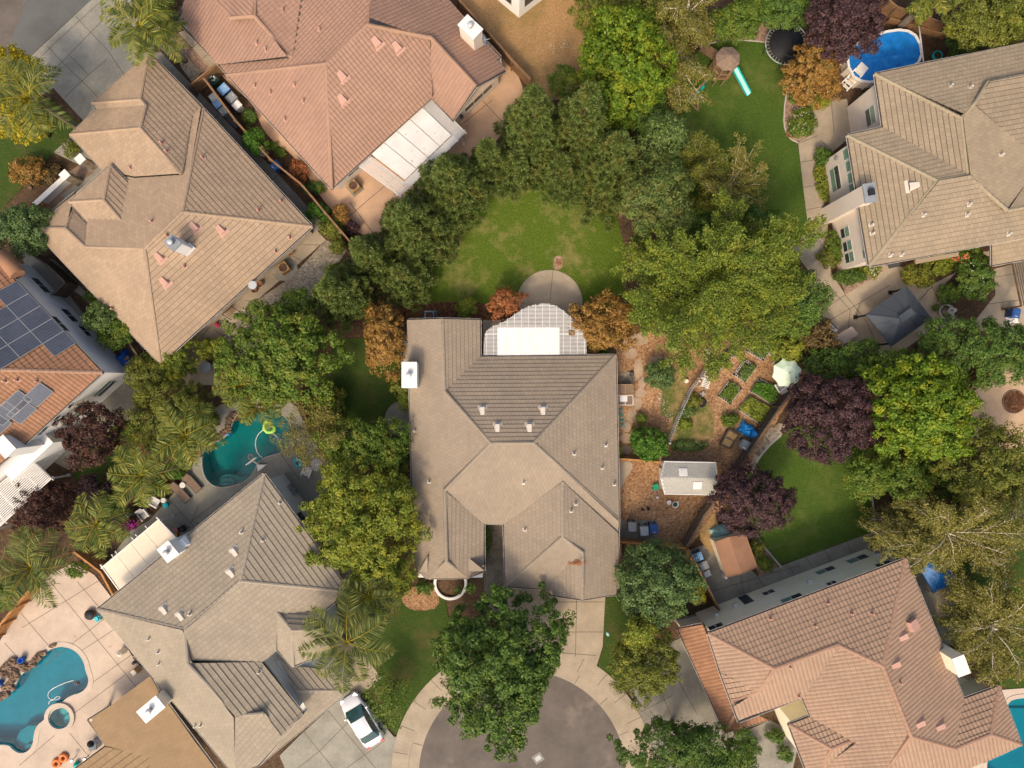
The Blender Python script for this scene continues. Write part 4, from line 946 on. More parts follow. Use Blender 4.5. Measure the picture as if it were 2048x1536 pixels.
sheet('walkway', [(1617, 218), (1655, 205), (1693, 198), (1708, 268), (1664, 305), (1634, 302), (1640, 385), (1655, 420), (1655, 505), (1662, 545), (1690, 590), (1740, 552), (1765, 530), (1815, 535), (1815, 558), (1840, 573), (1862, 570), (1914, 543), (1950, 505), (2100, 490), (2100, 700), (1960, 660), (1900, 650), (1860, 662), (1790, 712), (1690, 714), (1636, 626), (1613, 536), (1583, 496), (1617, 463), (1606, 375), (1596, 285), (1622, 270)], 'concrete', 4,
      joints=[[(1596, 287), (1634, 272)], [(1600, 325), (1640, 318)], [(1606, 375), (1640, 370)], [(1612, 420), (1652, 412)], [(1617, 463), (1652, 500)], [(1655, 570), (1700, 620), (1690, 710)], [(1636, 626), (1690, 590)], [(1690, 590), (1730, 640), (1760, 700)], [(1965, 560), (2040, 545)], [(1962, 610), (2040, 600)], [(1640, 280), (1665, 305)], [(1662, 205), (1668, 268)], [(1660, 640), (1780, 570)], [(1862, 572), (1900, 640)]])
sheet('pad', [(1583, 496), (1627, 463), (1655, 502), (1613, 537)], 'concrete_dark', 5)
sheet('planting_bed', [(1655, 470), (1690, 590), (1765, 543), (1750, 525), (1690, 532), (1668, 470)], 'bark', 5)
sheet('planting_bed', [(1803, 528), (1812, 563), (1840, 572), (1908, 540), (1920, 500)], 'soil', 5)
sheet('planting_bed', [(1883, 576), (1912, 545), (1950, 505), (1985, 515), (1990, 590), (1935, 660), (1890, 610)], 'soil', 5)
sheet('planting_bed', [(1640, 290), (1634, 302), (1640, 385), (1652, 420), (1668, 420), (1655, 320)], 'bark', 5)
sheet('granite_yard', [(1900, 830), (1960, 770), (2020, 725), (2120, 700), (2120, 930), (2020, 900), (1960, 880)], 'dg', 3, sm=1)
sheet('tree_ring', circle(2028, 803, 22, 32), 'leafmulch', 5)
rg = MB(); rg.ring(W(2028, 803, .05), .96, .05, 40, 6); tag(rg.build('ring_edging', M['stone']), 'thin stone edging round the mulch circle in the tan granite yard', 'edging')
# woodchip garden of the centre house
sheet('woodchip_yard', [(1232, 690), (1300, 660), (1420, 640), (1500, 650), (1580, 690), (1612, 745), (1560, 830), (1500, 945), (1440, 1020), (1376, 1096), (1238, 1084)], 'woodchip', 2)
sheet('weed_patch', [(1330, 770), (1380, 790), (1420, 800), (1430, 850), (1420, 890), (1345, 895), (1330, 880), (1365, 790)], 'weeds', 3, sm=2)
sheet('weed_patch', [(1320, 740), (1370, 730), (1380, 765), (1350, 840), (1318, 830), (1325, 790)], 'weeds', 4, sm=2)
sheet('gravel_patch', [(1238, 742), (1268, 745), (1270, 768), (1238, 772)], 'gravel', 3, sm=1)
sheet('bin_pad', [(1236, 1040), (1313, 1040), (1313, 1084), (1236, 1084)], 'concrete_dark', 4, joints=[[(1278, 1040), (1278, 1084)]])
sheet('step_pad', [(1236, 922), (1265, 923), (1264, 940), (1252, 955), (1243, 975), (1236, 980)], 'concrete', 4, sm=1)
fp = MB()
for (cx, cy, w_, h_, a_) in ((1256, 687, 20, 24, .2), (1262, 708, 24, 22, .4), (1279, 678, 34, 26, .7), (1277, 738, 20, 36, .1), (1284, 765, 14, 26, 0), (1281, 787, 20, 18, .1), (1275, 806, 18, 24, -.5), (1264, 832, 22, 26, -.5), (1253, 855, 18, 20, -.1), (1252, 876, 20, 18, 0), (1253, 900, 20, 16, .1), (1313, 722, 32, 18, .1), (1332, 722, 12, 16, 0)):
 q = [(cx + (x * math.cos(a_) - y * math.sin(a_)) * w_ / 2, cy + (x * math.sin(a_) + y * math.cos(a_)) * h_ / 2) for x, y in [(math.cos(t) * RND.uniform(.95, 1.25), math.sin(t) * RND.uniform(.95, 1.25)) for t in [k * PI / 4 + .4 for k in range(8)]]]
 fp.prism([v.to_2d() for v in WL(q)], -.02, .045)
tag(fp.build('flagstone_path', M['flag']), kind='structure')
# yard of house H
sheet('garden_lawn', [(1562, 868), (1600, 850), (1700, 860), (1745, 960), (1748, 1060), (1737, 1068), (1680, 1087), (1556, 1133), (1540, 1112), (1520, 1085), (1470, 1060), (1480, 960), (1505, 935), (1535, 895)], 'lawn', 2, sm=1)
sheet('rock_bed', [(1502, 940), (1536, 893), (1565, 868), (1580, 850), (1550, 845), (1530, 870), (1498, 930)], 'rocks', 4, sm=1)
sheet('rock_bed', [(1505, 1075), (1520, 1085), (1540, 1112), (1556, 1133), (1520, 1155), (1500, 1110)], 'bark', 4)
eb = MB(); eb.strip([v.to_2d() for v in WL(smooth_line([(1562, 870), (1536, 893), (1514, 920), (1503, 945)]))], .16, .06); eb.strip([v.to_2d() for v in WL([(1508, 1062), (1530, 1096), (1562, 1134)])], .14, .06); eb.strip([v.to_2d() for v in WL([(1742, 985), (1748, 1030), (1750, 1062)])], .16, .06); tag(eb.build('lawn_edging', M['coping_grey']), kind='structure')
sheet('side_concrete', [(1378, 1100), (1436, 1078), (1515, 1152), (1556, 1134), (1680, 1088), (1745, 1064), (1800, 1088), (1910, 1170), (1920, 1240), (1900, 1285), (1880, 1310), (1800, 1260), (1600, 1300), (1390, 1280), (1345, 1240), (1440, 1215)], 'concrete_dark', 3,
      joints=[[(1400, 1150), (1560, 1090)], [(1415, 1185), (1600, 1130)], [(1475, 1120), (1490, 1200)], [(1515, 1155), (1535, 1180)], [(1573, 1128), (1590, 1150)], [(1610, 1113), (1628, 1140)], [(1650, 1100), (1665, 1130)], [(1692, 1082), (1705, 1110)], [(1728, 1070), (1745, 1100)], [(1740, 1092), (1800, 1088)], [(1790, 1130), (1740, 1070)]])
sheet('dirt_yard', [(1400, 1060), (1428, 1026), (1440, 1060), (1425, 1080), (1425, 1110), (1400, 1080)], 'straw', 4)
sheet('rear_patio', [(1865, 1200), (1900, 1165), (1918, 1210), (1910, 1250), (1885, 1260)], 'concrete', 4, sm=1)
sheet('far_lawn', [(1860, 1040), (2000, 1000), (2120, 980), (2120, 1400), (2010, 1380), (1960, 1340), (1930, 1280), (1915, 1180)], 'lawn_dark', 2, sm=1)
sheet('far_path', [(1890, 1080), (1915, 1075), (2010, 1120), (2000, 1135), (1930, 1100)], 'bark', 3)
sheet('pool_deck', [(1990, 1380), (2130, 1370), (2130, 1640), (1900, 1640), (1880, 1540)], 'coping', 5, holes=[HOLES[2]])
# cul-de-sac, pavements, drives
cx, cy = 1045, 1548
sheet('cul_de_sac', circle(cx, cy, 209, 96), 'asphalt', 1)
sheet('cul_de_sac_neck', [(840, 1580), (1250, 1580), (1250, 1900), (840, 1900)], 'asphalt', 2)
def arc(r, a0, a1, n=50): return circle(cx, cy, r, n, math.radians(a0), math.radians(a1))
def ring_sheet(name, r0, r1, m, lvl, joints=(), a0=175, a1=365):
 b = MB(); z = lvl * .012; A = [v.to_2d() for v in WL(arc(r0, a0, a1, 90))]; B_ = [v.to_2d() for v in WL(arc(r1, a0, a1, 90))]
 for i in range(len(A) - 1):
  b.face([(A[i].x, A[i].y, z), (B_[i].x, B_[i].y, z), (B_[i + 1].x, B_[i + 1].y, z), (A[i + 1].x, A[i + 1].y, z)][::-1])
  b.face([(A[i].x, A[i].y, -.05), (A[i + 1].x, A[i + 1].y, -.05), (A[i + 1].x, A[i + 1].y, z), (A[i].x, A[i].y, z)])
 for j in joints: b.strip([v.to_2d() for v in WL(j)], .05, z + .004, 1)
 return tag(b.build(name, [M[m], M['joint']]), kind='structure')
def radial(a, r0, r1): return [(cx + r * math.cos(math.radians(a)), cy + r * math.sin(math.radians(a))) for r in (r0, r1)]
ring_sheet('gutter_pan', 207, 232, 'concrete', 3, [radial(a, 208, 231) for a in (196, 220, 244, 300, 318, 338)] + [arc(229, 176, 364, 60)])
ring_sheet('kerb', 228.5, 233, 'concrete', 8)
ring_sheet('pavement_ring', 232.5, 263, 'concrete', 8.3, [radial(a, 233, 262) for a in range(190, 360, 12)])
sheet('driveway', [(1012, 1150), (1210, 1150), (1210, 1196), (1205, 1292), (1192, 1334)] + [p for p in arc(262, 304, 268, 20)] + [(1020, 1290)], 'concrete', 8.6,
      joints=[[(1153, 1190), (1151, 1300), (1150, 1312)], [(1060, 1263), (1206, 1263)], [(1090, 1302), (1192, 1310)], [(1100, 1203), (1208, 1203)], [(1098, 1185), (1100, 1300)]])
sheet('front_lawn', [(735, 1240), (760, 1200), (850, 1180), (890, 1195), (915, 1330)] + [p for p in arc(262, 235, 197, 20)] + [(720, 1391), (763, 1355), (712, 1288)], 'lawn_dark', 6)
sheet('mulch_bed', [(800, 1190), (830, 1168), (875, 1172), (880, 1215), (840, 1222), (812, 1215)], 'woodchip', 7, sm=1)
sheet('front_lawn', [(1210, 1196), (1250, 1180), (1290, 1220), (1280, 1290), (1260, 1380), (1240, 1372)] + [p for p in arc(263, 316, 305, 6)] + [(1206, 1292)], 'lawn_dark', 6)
sheet('driveway', [(560, 1510), (600, 1470), (698, 1381), (720, 1391), (789, 1473)] + [p for p in arc(262, 197, 180, 10)] + [(780, 1700), (640, 1700)], 'concrete_cool', 8.6,
      joints=[[(605, 1458), (720, 1600)], [(655, 1418), (760, 1545)], [(560, 1565), (640, 1500), (690, 1450), (735, 1408)], [(620, 1600), (700, 1530), (770, 1480)]])
sheet('walkway', [(720, 1391), (763, 1355), (712, 1288), (690, 1280), (660, 1240), (640, 1260), (698, 1381)], 'concrete', 7, joints=[[(698, 1330), (725, 1312)], [(722, 1352), (745, 1333)], [(728, 1340), (745, 1360)]])
sheet('driveway', [(1252, 1360), (1330, 1290), (1372, 1270), (1430, 1400), (1470, 1470), (1470, 1560), (1300, 1560)] + [p for p in arc(263, 355, 328, 12)], 'concrete_dark', 4,  # darker concrete tone stands in for tree shade on this drive
      joints=[[(1280, 1424), (1345, 1390)], [(1320, 1380), (1350, 1450)], [(1345, 1340), (1395, 1430)], [(1262, 1462), (1330, 1430)], [(1300, 1420), (1340, 1480)]])
sheet('entry_path', [(1470, 1470), (1540, 1440), (1600, 1470), (1580, 1560), (1470, 1560)], 'concrete_dark', 5)
sheet('court_floor', [(968, 1040), (1010, 1040), (1012, 1230), (968, 1230)], 'court_shade', 3)  # the court's deep shade is put into this dark floor colour
# left side yards
sheet('corner_lawn', [(-60, 215), (60, 205), (100, 195), (165, 255), (110, 305), (52, 365), (42, 380), (0, 422), (-60, 440)], 'lawn_dark', 3)
sheet('entry_walk', [(108, 305), (150, 265), (215, 340), (200, 372), (150, 410), (120, 390), (190, 345)], 'concrete_cool', 4, joints=[[(108, 305), (122, 305)], [(150, 350), (175, 335)]])
sheet('entry_paving', [(85, 410), (128, 352), (165, 325), (205, 335), (210, 370), (120, 440)], 'paver', 3)
sheet('rear_walk', [(600, 470), (624, 450), (652, 480), (515, 600), (430, 690), (405, 715), (440, 740), (430, 770), (370, 770), (330, 730)], 'concrete', 4, joints=[[(585, 512), (605, 522)], [(545, 548), (562, 560)], [(490, 600), (508, 606)], [(430, 660), (448, 672)], [(604, 490), (640, 490)]])
sheet('pad', [(548, 532), (568, 515), (592, 520), (597, 541), (576, 562), (552, 560)], 'concrete_cool', 5)
sheet('gravel_yard', [(652, 480), (694, 500), (650, 570), (620, 620), (540, 700), (455, 720), (432, 690), (515, 600), (575, 560), (592, 545)], 'gravel', 3)
sheet('side_yard', [(40, 500), (110, 520), (300, 720), (270, 790), (200, 800), (160, 700), (60, 560)], 'concrete_dark', 2)
sheet('side_yard_soil', [(120, 565), (160, 590), (300, 720), (290, 760), (250, 735)], 'soil', 3)
sheet('rear_lawn', [(225, 840), (275, 830), (300, 870), (320, 950), (250, 990), (150, 970), (140, 900)], 'lawn_dark', 3, sm=1)  # dark grass tone carries the deep shade between the palms
sheet('rear_patio', [(195, 800), (245, 770), (290, 775), (285, 835), (235, 845), (140, 940), (100, 920)], 'concrete_dark', 4)
sheet('garden_bed', [(270, 860), (310, 880), (420, 820), (470, 790), (560, 790), (560, 810), (450, 850), (402, 910), (390, 940), (300, 1010)], 'leafmulch', 3)
sheet('pool_deck', [(225, 1112), (262, 1062), (300, 1040), (345, 990), (385, 930), (400, 905), (395, 850), (440, 810), (560, 790), (592, 812), (612, 850), (625, 880), (668, 928), (650, 1010), (560, 1010), (528, 990), (330, 1160), (240, 1190)], 'concrete_cool', 5, holes=[HOLES[0]],
      joints=[[(345, 1005), (430, 1100)], [(398, 1012), (385, 1040), (420, 1060)], [(560, 905), (600, 960)], [(300, 1070), (330, 1040)], [(255, 1110), (290, 1150)], [(440, 1000), (380, 1045)]])
sheet('pool_deck', [(-80, 1380), (-60, 1350), (0, 1283), (57, 1186), (105, 1146), (150, 1125), (190, 1150), (225, 1196), (300, 1300), (345, 1400), (300, 1480), (240, 1560), (-80, 1700)], 'concrete_peach', 5, holes=[HOLES[1], HOLE_SPA],
      joints=[[(95, 1155), (295, 1400)], [(42, 1225), (115, 1310)], [(10, 1285), (60, 1340)], [(45, 1255), (200, 1160)], [(90, 1330), (225, 1225)], [(165, 1300), (250, 1245)], [(178, 1370), (290, 1290)], [(150, 1425), (250, 1350)], [(140, 1465), (185, 1520)], [(40, 1530), (110, 1470)], [(155, 1162), (200, 1215)]], jw=.045)
sheet('planter_strip', [(0, 1276), (57, 1184), (50, 1180), (-10, 1262)], 'leafmulch', 6)
# ------------------------------------------------------------------ swimming pools
def pool(label, px, water, depth, cop, steps, zd, name='swimming_pool', cw=.3, extra_holes=()):
 base = [v.to_2d() for v in WL(px)]
 c = sum(base, Vector((0, 0))) / len(base)
 t = thing(name, label, 'pool', (c.x, c.y, -depth), 'pools in the back yards')
 b = MB(); P = inset(base, .012)
 b.prism(P, None, -depth)
 for i in range(len(P)):
  a, d = P[i], P[(i + 1) % len(P)]; b.face([(d.x, d.y, -depth), (a.x, a.y, -depth), (a.x, a.y, zd), (d.x, d.y, zd)])
 b.build('basin', M['plaster'], t)
 for (poly, dz) in steps:
  q = MB(); q.prism([v.to_2d() for v in WL(poly)], -depth - .01, -dz); q.build('step', M['plaster2'], t)
 w = MB(); w.prism(inset(P, .005), None, -.09); w.build('water', M[water], t)
 k = MB(); O, I = inset(P, -cw), inset(P, -.01)
 for i in range(len(P)):
  j = (i + 1) % len(P); z = zd + .03
  k.face([(I[i].x, I[i].y, z), (O[i].x, O[i].y, z), (O[j].x, O[j].y, z), (I[j].x, I[j].y, z)][::-1])
  k.face([(I[i].x, I[i].y, zd - .12), (I[i].x, I[i].y, z), (I[j].x, I[j].y, z), (I[j].x, I[j].y, zd - .12)])
  k.face([(O[i].x, O[i].y, zd - .02), (O[j].x, O[j].y, zd - .02), (O[j].x, O[j].y, z), (O[i].x, O[i].y, z)])
 k.build('coping', M[cop], t); return t
st1 = [(zp(p, 380, 780, 6.827), z) for p, z in (([(330, 1240), (360, 1200), (440, 1165), (520, 1160), (600, 1200), (640, 1215), (740, 1200), (780, 1215), (720, 1255), (560, 1305), (430, 1330), (330, 1300)], .75),
  ([(370, 1255), (440, 1215), (520, 1222), (590, 1260), (560, 1300), (430, 1325), (370, 1310)], .5), ([(400, 1290), (450, 1265), (510, 1275), (540, 1300), (440, 1325)], .28), ([(1160, 850), (1200, 800), (1290, 740), (1380, 690), (1340, 765), (1265, 838)], .5))]
pool('kidney shaped pool with dark teal water, rock edge and lime float', pool1, 'water1', 1.35, 'coping_grey', st1, .068, cw=.06)
st2 = [(zp(p, 0, 1152, 4), z) for p, z in (([(90, 1340), (130, 1260), (200, 1220), (272, 1222), (268, 1338), (230, 1396), (170, 1412), (112, 1386)], .5), ([(170, 1395), (200, 1360), (250, 1355), (262, 1350), (232, 1392)], .25), ([(560, 950), (640, 900), (690, 850), (712, 825), (702, 880), (652, 928)], .55))]
p2 = pool('bright turquoise free-form pool with white hose and round spa in the peach deck', pool2, 'water2', 1.3, 'coping', st2, .068, cw=.42)
spa_b = MB(); Pc = W(121.7, 1433.5)
P = inset(HOLE_SPA, .012); spa_b.prism(P, None, -.9)
for i in range(len(P)):
 a, d = P[i], P[(i + 1) % len(P)]; spa_b.face([(d.x, d.y, -.9), (a.x, a.y, -.9), (a.x, a.y, .2), (d.x, d.y, .2)])
ts = thing('spa', 'round spa with raised pale rim joined to the turquoise pool', 'spa', (Pc.x, Pc.y, -.9), 'pools in the back yards')
spa_b.build('basin', M['plaster'], ts)
sp = MB(); sp.prism([v.to_2d() for v in WL(circle(133, 1445, 12, 20))], -.91, -.4); sp.build('step', M['plaster2'], ts)
sp = MB(); sp.prism([v.to_2d() for v in WL(circle(119, 1428, 8, 20))], -.91, -.6); sp.build('step', M['plaster2'], ts)
sp = MB(); sp.prism(inset(P, .005), None, .06); sp.build('water', M['water3'], ts)
sp = MB(); sp.lathe((Pc.x, Pc.y, 0), [(.90, .22), (.91, .24), (1.24, .24), (1.24, -.02)], 40, smooth=False, cap=False); sp.build('rim', M['coping'], ts)
st3 = [([(2000, 1440), (2020, 1420), (2075, 1420), (2075, 1432), (2025, 1434), (2004, 1452)], .35), ([(2016, 1404), (2035, 1397), (2075, 1397), (2075, 1420), (2020, 1420)], .55)]
pool('green-teal pool partly hidden by the rose tiled roof', pool3, 'water2', 1.2, 'coping', st3, .068, cw=.35)
# ------------------------------------------------------------------ fences
def fence(name, label, pts, h=1.8, m='wood', m2=None, board=.14, gap=.012, rails=True, at_top=True, group='timber fences between the yards', step=2.4):
 P = WL(pts, h if at_top else 0); c = P[0]
 t = thing(name, label, 'fence', (c.x, c.y, 0), group)
 b = MB(); r = MB(); posts = []
 for i in range(len(P) - 1):
  a, d = P[i].copy(), P[i + 1].copy(); a.z = d.z = 0; L = (d - a).length; x = (d - a) / L; y = Vector((-x.y, x.x, 0)); n = max(1, int(L / board))
  for k in range(n):
   q = a + x * ((k + .5) * L / n); hh = h + RND.uniform(-.02, .015)
   b.box((q.x + y.x * .02, q.y + y.y * .02, hh / 2), (L / n - gap, .022, hh), math.atan2(x.y, x.x))
  if rails:
   for z in (.35, h - .22): r.bar(a + Vector((0, 0, z)) - y * .03, d + Vector((0, 0, z)) - y * .03, .06, .09)
   r.bar(a + Vector((0, 0, h + .03)), d + Vector((0, 0, h + .03)), .15, .035)
  m_ = max(1, round(L / step))
  for k in range(m_ + (i == len(P) - 2)): posts.append(a + x * (k * L / m_) - y * .075)
 b.build('board_panel', M[m], t)
 if rails: r.build('rail', M[m2 or m], t)
 for q in posts:
  pb = MB(); pb.box((q.x, q.y, (h + .05) / 2), (.1, .1, h + .05)); pb.build('post', M[m2 or m], t)
 return t
fence('timber_fence', 'long brown timber fence between the tan house and the pink house', [(408, 157), (470, 240), (540, 318), (604, 370), (650, 425), (709, 494)])
fence('timber_fence', 'short timber fence with gate closing the passage between tan and pink houses', [(383, 168), (433, 128)], h=1.7)
fence('timber_fence', 'grey weathered gate fence beside the tan house wall at the bin passage', [(377, 176), (392, 160)], h=1.5, m='wood_dark')
fence('timber_fence', 'timber fence along the dry tan lot behind the pink house', [(914, -5), (968, 54), (1024, 120), (1061, 158)], m='wood')
fence('timber_fence', 'weathered dark fence running diagonally past the vegetable garden and purple plum trees', [(1597, 768), (1560, 815), (1500, 905), (1455, 968), (1409, 1032), (1374, 1092)], m='wood_dark')
fence('timber_fence', 'orange-brown fence with leaning rails between the round tree and bin row', [(1376, 1098), (1404, 1152), (1440, 1220)], m='wood_orange', m2='wood')
fence('timber_fence', 'orange fence boards behind the round dark tree below the bin pad', [(1239, 1084), (1310, 1090), (1374, 1097)], m='wood_orange', h=1.6)
fence('timber_fence', 'low red-brown fence joining the grey shed to the centre house', [(1238, 918), (1285, 921), (1322, 925)], m='wood_orange', h=1.4)
fence('timber_fence', 'short orange fence at the garage corner of the centre house', [(1242, 1088), (1245, 1180)], m='wood_orange', h=1.5)
fence('timber_fence', 'bright orange fence with lit boards beside the peach pool deck', [(-22, 1282), (0, 1250), (30, 1213), (57, 1182)], m='wood_orange')
fence('timber_fence', 'orange-brown fence under the palms at the corner of the cream patio cover', [(147, 1103), (172, 1122), (202, 1145), (226, 1190)], m='wood_orange')
fence('timber_fence', 'timber fence under palms between the dark lawn and the kidney pool', [(250, 1010), (308, 950), (362, 894), (420, 850)], m='wood')
fence('timber_fence', 'dark fence beside the white solar house', [(60, 505), (100, 535), (130, 565), (104, 590)], m='wood_dark')
fence('timber_fence', 'dark fence behind the tan house running toward the blue tarp', [(110, 505), (170, 560), (235, 650), (290, 735)], m='wood_dark')
fence('timber_fence', 'timber fence between kidney pool and side lawn, half hidden by trees', [(585, 792), (612, 835), (640, 875), (668, 922)], m='wood')
fence('timber_fence', 'timber fence crossing the top corner above the blue pool', [(1740, -30), (1795, 14), (1842, 30), (1893, 48)], m='wood')
fence('timber_fence', 'low board fence on the slope behind the blue covered pool', [(1780, 36), (1830, 52), (1893, 70)], m='wood', h=.7)
fence('timber_fence', 'fence behind the outdoor kitchen hedge at the tan granite yard', [(1990, 735), (1950, 770), (1915, 800)], m='wood')
fence('timber_fence', 'fence between garden beds and outdoor kitchen under the mixed hedge', [(1520, 668), (1560, 705), (1595, 765)], m='wood_dark', h=1.6)
# picket fence and its gate
pf = thing('picket_fence', 'white picket fence running through the woodchip garden', 'fence', W(1350, 850, 0))
pk, pr = MB(), MB(); pts = WL([(1333, 884), (1352, 835), (1377, 779), (1391, 762)]) + WL([(1396, 756), (1411, 733), (1412, 700)])
for seg in (pts[:4], pts[4:]):
 for i in range(len(seg) - 1):
  a, d = seg[i], seg[i + 1]; L = (d - a).length; x = (d - a) / L; n = max(1, int(L / .18))
  for k in range(n):
   q = a + x * ((k + .5) * L / n); pk.box((q.x, q.y, .62), (.09, .03, 1.24), math.atan2(x.y, x.x)); pk.box((q.x, q.y, 1.275), (.09, .03, .07), math.atan2(x.y, x.x), taper=(.1, 1))
  for z in (.3, 1.05): pr.bar(a + Vector((0, 0, z)), d + Vector((0, 0, z)), .03, .07)
pk.build('pickets', M['white'], pf); pr.build('rail', M['white'], pf)
for q in (pts[0], pts[3], pts[4], pts[6]):
 b = MB(); b.box((q.x, q.y, .68), (.1, .1, 1.36)); b.box((q.x, q.y, 1.39), (.14, .14, .06), taper=(.3, .3)); b.build('post', M['white'], pf)
gt = thing('garden_gate', 'white slatted arbour gate leaning at the gap in the picket fence', 'gate', W(1406, 766, 0))
b = MB(); a0, a1 = W(1396, 772, 0), W(1404, 750, 0); hx = (a1 - a0).normalized(); out = Vector((.62, -.25, 0))
for k in range(7):
 q = a0 + (a1 - a0) * ((k + .5) / 7); b.bar(q + Vector((0, 0, .75)), q + out * .9 + Vector((0, 0, 1.0)), .07, .03)
b.build('slats', M['white'], gt)
b = MB()
for f in (.15, .8): b.bar(a0 + out * f + Vector((0, 0, .8 + .2 * f)), a1 + out * f + Vector((0, 0, .8 + .2 * f)), .06, .05)
for q in (a0, a1, a0 + out * .8, a1 + out * .8): b.bar(q, q + Vector((0, 0, .95)), .07)
b.build('gate_frame', M['white'], gt)
# ------------------------------------------------------------------ patio covers, pergolas, gazebo, umbrella
def quad_at(c4, z): return [W(p[0], p[1], z) for p in c4]
def lerp(a, b, t): return a + (b - a) * t
def cover_posts(t, pts, z, m, w=.12):
 for p in pts:
  b = MB(); b.box((p.x, p.y, z / 2), (w, w, z)); b.box((p.x, p.y, .12), (w * 1.7, w * 1.7, .24)); b.build('post', M[m], t)
# B: slatted ends, solid white middle
q = quad_at([(862, 196), (932, 266), (801, 393), (716, 331)], 2.62)
t = thing('patio_cover', 'white patio cover with solid leaf-littered panels and slatted edges beside the pink house', 'patio cover', (q[0].x, q[0].y, 0))
b = MB(); sl = MB(); bm = MB()
def Q(u, v, z=0): return lerp(lerp(q[0], q[3], u), lerp(q[1], q[2], u), v) + Vector((0, 0, z))
for k in range(4):
 u0, u1 = .13 + .70 * k / 4 + .003, .13 + .70 * (k + 1) / 4 - .003
 b.prism([Q(u0, -.01).to_2d(), Q(u1, -.01).to_2d(), Q(u1, .84).to_2d(), Q(u0, .84).to_2d()], 2.74, 2.80 - .001 * k, bottom=True)
b.build('roof_panel', M['white_dirty'], t)
for k in range(12): u = k / 11 * .115; sl.bar(Q(u, 0, .1), Q(u, 1, .1), .035, .07)
for k in range(14): u = .85 + k / 13 * .15; sl.bar(Q(u, 0, .1), Q(u, 1, .1), .035, .07)
for k in range(11): v = .86 + k / 10 * .14; sl.bar(Q(.12, v, .101), Q(.845, v, .101), .035, .07)
sl.build('slats', M['white'], t)
for k in range(9): u = k / 8; bm.bar(Q(u, .0, 0), Q(u, 1.02, 0), .05, .14)
bm.bar(Q(-.02, .93, -.15), Q(1.02, .93, -.15), .09, .18); bm.build('beam', M['white'], t)
cover_posts(t, [Q(.03, .93), Q(.5, .93), Q(.97, .93)], 2.4, 'white')
# D: scalloped lattice
t = thing('pergola', 'white scalloped lattice pergola with solid centre panel behind the central house', 'pergola', W(1070, 712, 0))
edge = smooth_line([(967, 714), (968, 676), (974, 660), (985, 653), (1010, 643), (1040, 621), (1060, 611), (1090, 607), (1112, 611), (1130, 624), (1148, 640), (1162, 650), (1170, 664), (1173, 684), (1173, 714)], 2)
zt = 2.75; sl, bm, b = MB(), MB(), MB(); E_ = [W(*p, zt) for p in edge]; ymax = W(0, 607, zt).y; ymin = W(0, 713, zt).y
def xs_at(y):
 xs = []
 for i in range(len(E_) - 1):
  a, d = E_[i], E_[i + 1]
  if (a.y - y) * (d.y - y) < 0: xs.append(a.x + (d.x - a.x) * (y - a.y) / (d.y - a.y))
 return (min(xs), max(xs)) if len(xs) >= 2 else None
pan = (W(995, 0, zt).x, W(1119, 0, zt).x, W(0, 655, zt).y)
y = ymin + .05; k = 0
while y < ymax:
 r = xs_at(y)
 if r:
  for (xa, xb) in ([(r[0], pan[0]), (pan[1], r[1])] if y < pan[2] else [r]): sl.box(((xa + xb) / 2, y, zt + .04), (xb - xa, .045, .05))
 y += .105
sl.build('slats', M['white'], t)
for px in range(973, 1172, 14):
 x = W(px, 0, zt).x; ys = [E_[i].y + (E_[i + 1].y - E_[i].y) * (x - E_[i].x) / (E_[i + 1].x - E_[i].x) for i in range(len(E_) - 1) if (E_[i].x - x) * (E_[i + 1].x - x) < 0]
 if ys: bm.box((x, (ymin + max(ys)) / 2 + .04, zt - .05), (.05, max(ys) - ymin + .08, .125))
bm.box(((E_[0].x + E_[-1].x) / 2, W(0, 668, zt).y, zt - .2), (E_[-1].x - E_[0].x - .2, .1, .18)); bm.build('beam', M['white'], t)
nn = 26
for k in range(nn):
 xa, xb = pan[0] + (pan[1] - pan[0]) * k / nn, pan[0] + (pan[1] - pan[0]) * (k + 1) / nn; xm = (xa + xb) / 2; y0, y1 = ymin + .02, pan[2]
 b.face([(xa, y0, zt + .085), (xm, y0, zt + .12), (xm, y1, zt + .11), (xa, y1, zt + .075)]); b.face([(xm, y0, zt + .12), (xb, y0, zt + .085), (xb, y1, zt + .075), (xm, y1, zt + .11)])
b.build('roof_panel', M['white'], t)
cover_posts(t, [W(p, 668, zt) for p in (972, 1036, 1104, 1167)], 2.45, 'white')
# E: flat cream panels
q = quad_at([(318, 1041), (356, 1082), (240, 1178), (208, 1134)], 2.6)
t = thing('patio_cover', 'flat cream panelled patio cover with white rafter tails beside the grey-brown roof', 'patio cover', (q[0].x, q[0].y, 0))
b = MB()
for k in range(4): b.prism([Q(k / 4 + .002, 0).to_2d(), Q((k + 1) / 4 - .002, 0).to_2d(), Q((k + 1) / 4 - .002, 1.02).to_2d(), Q(k / 4 + .002, 1.02).to_2d()], 2.60, 2.68, bottom=True)
b.build('roof_panel', M['cream_panel'], t); bm = MB()
bm.bar(Q(-.03, -.02, .06), Q(1.03, -.02, .06), .1, .2); bm.bar(Q(-.012, -.15, .02), Q(-.012, 1, .02), .09, .2); bm.bar(Q(1.012, -.15, .02), Q(1.012, 1, .02), .09, .2)
for u in (.2, .38, .45, .75, .82): bm.bar(Q(u, -.18, -.1), Q(u, .3, -.1), .07, .14)
bm.build('beam', M['white'], t); cover_posts(t, [Q(.02, .02), Q(.5, .02), Q(.98, .02)], 2.55, 'white')
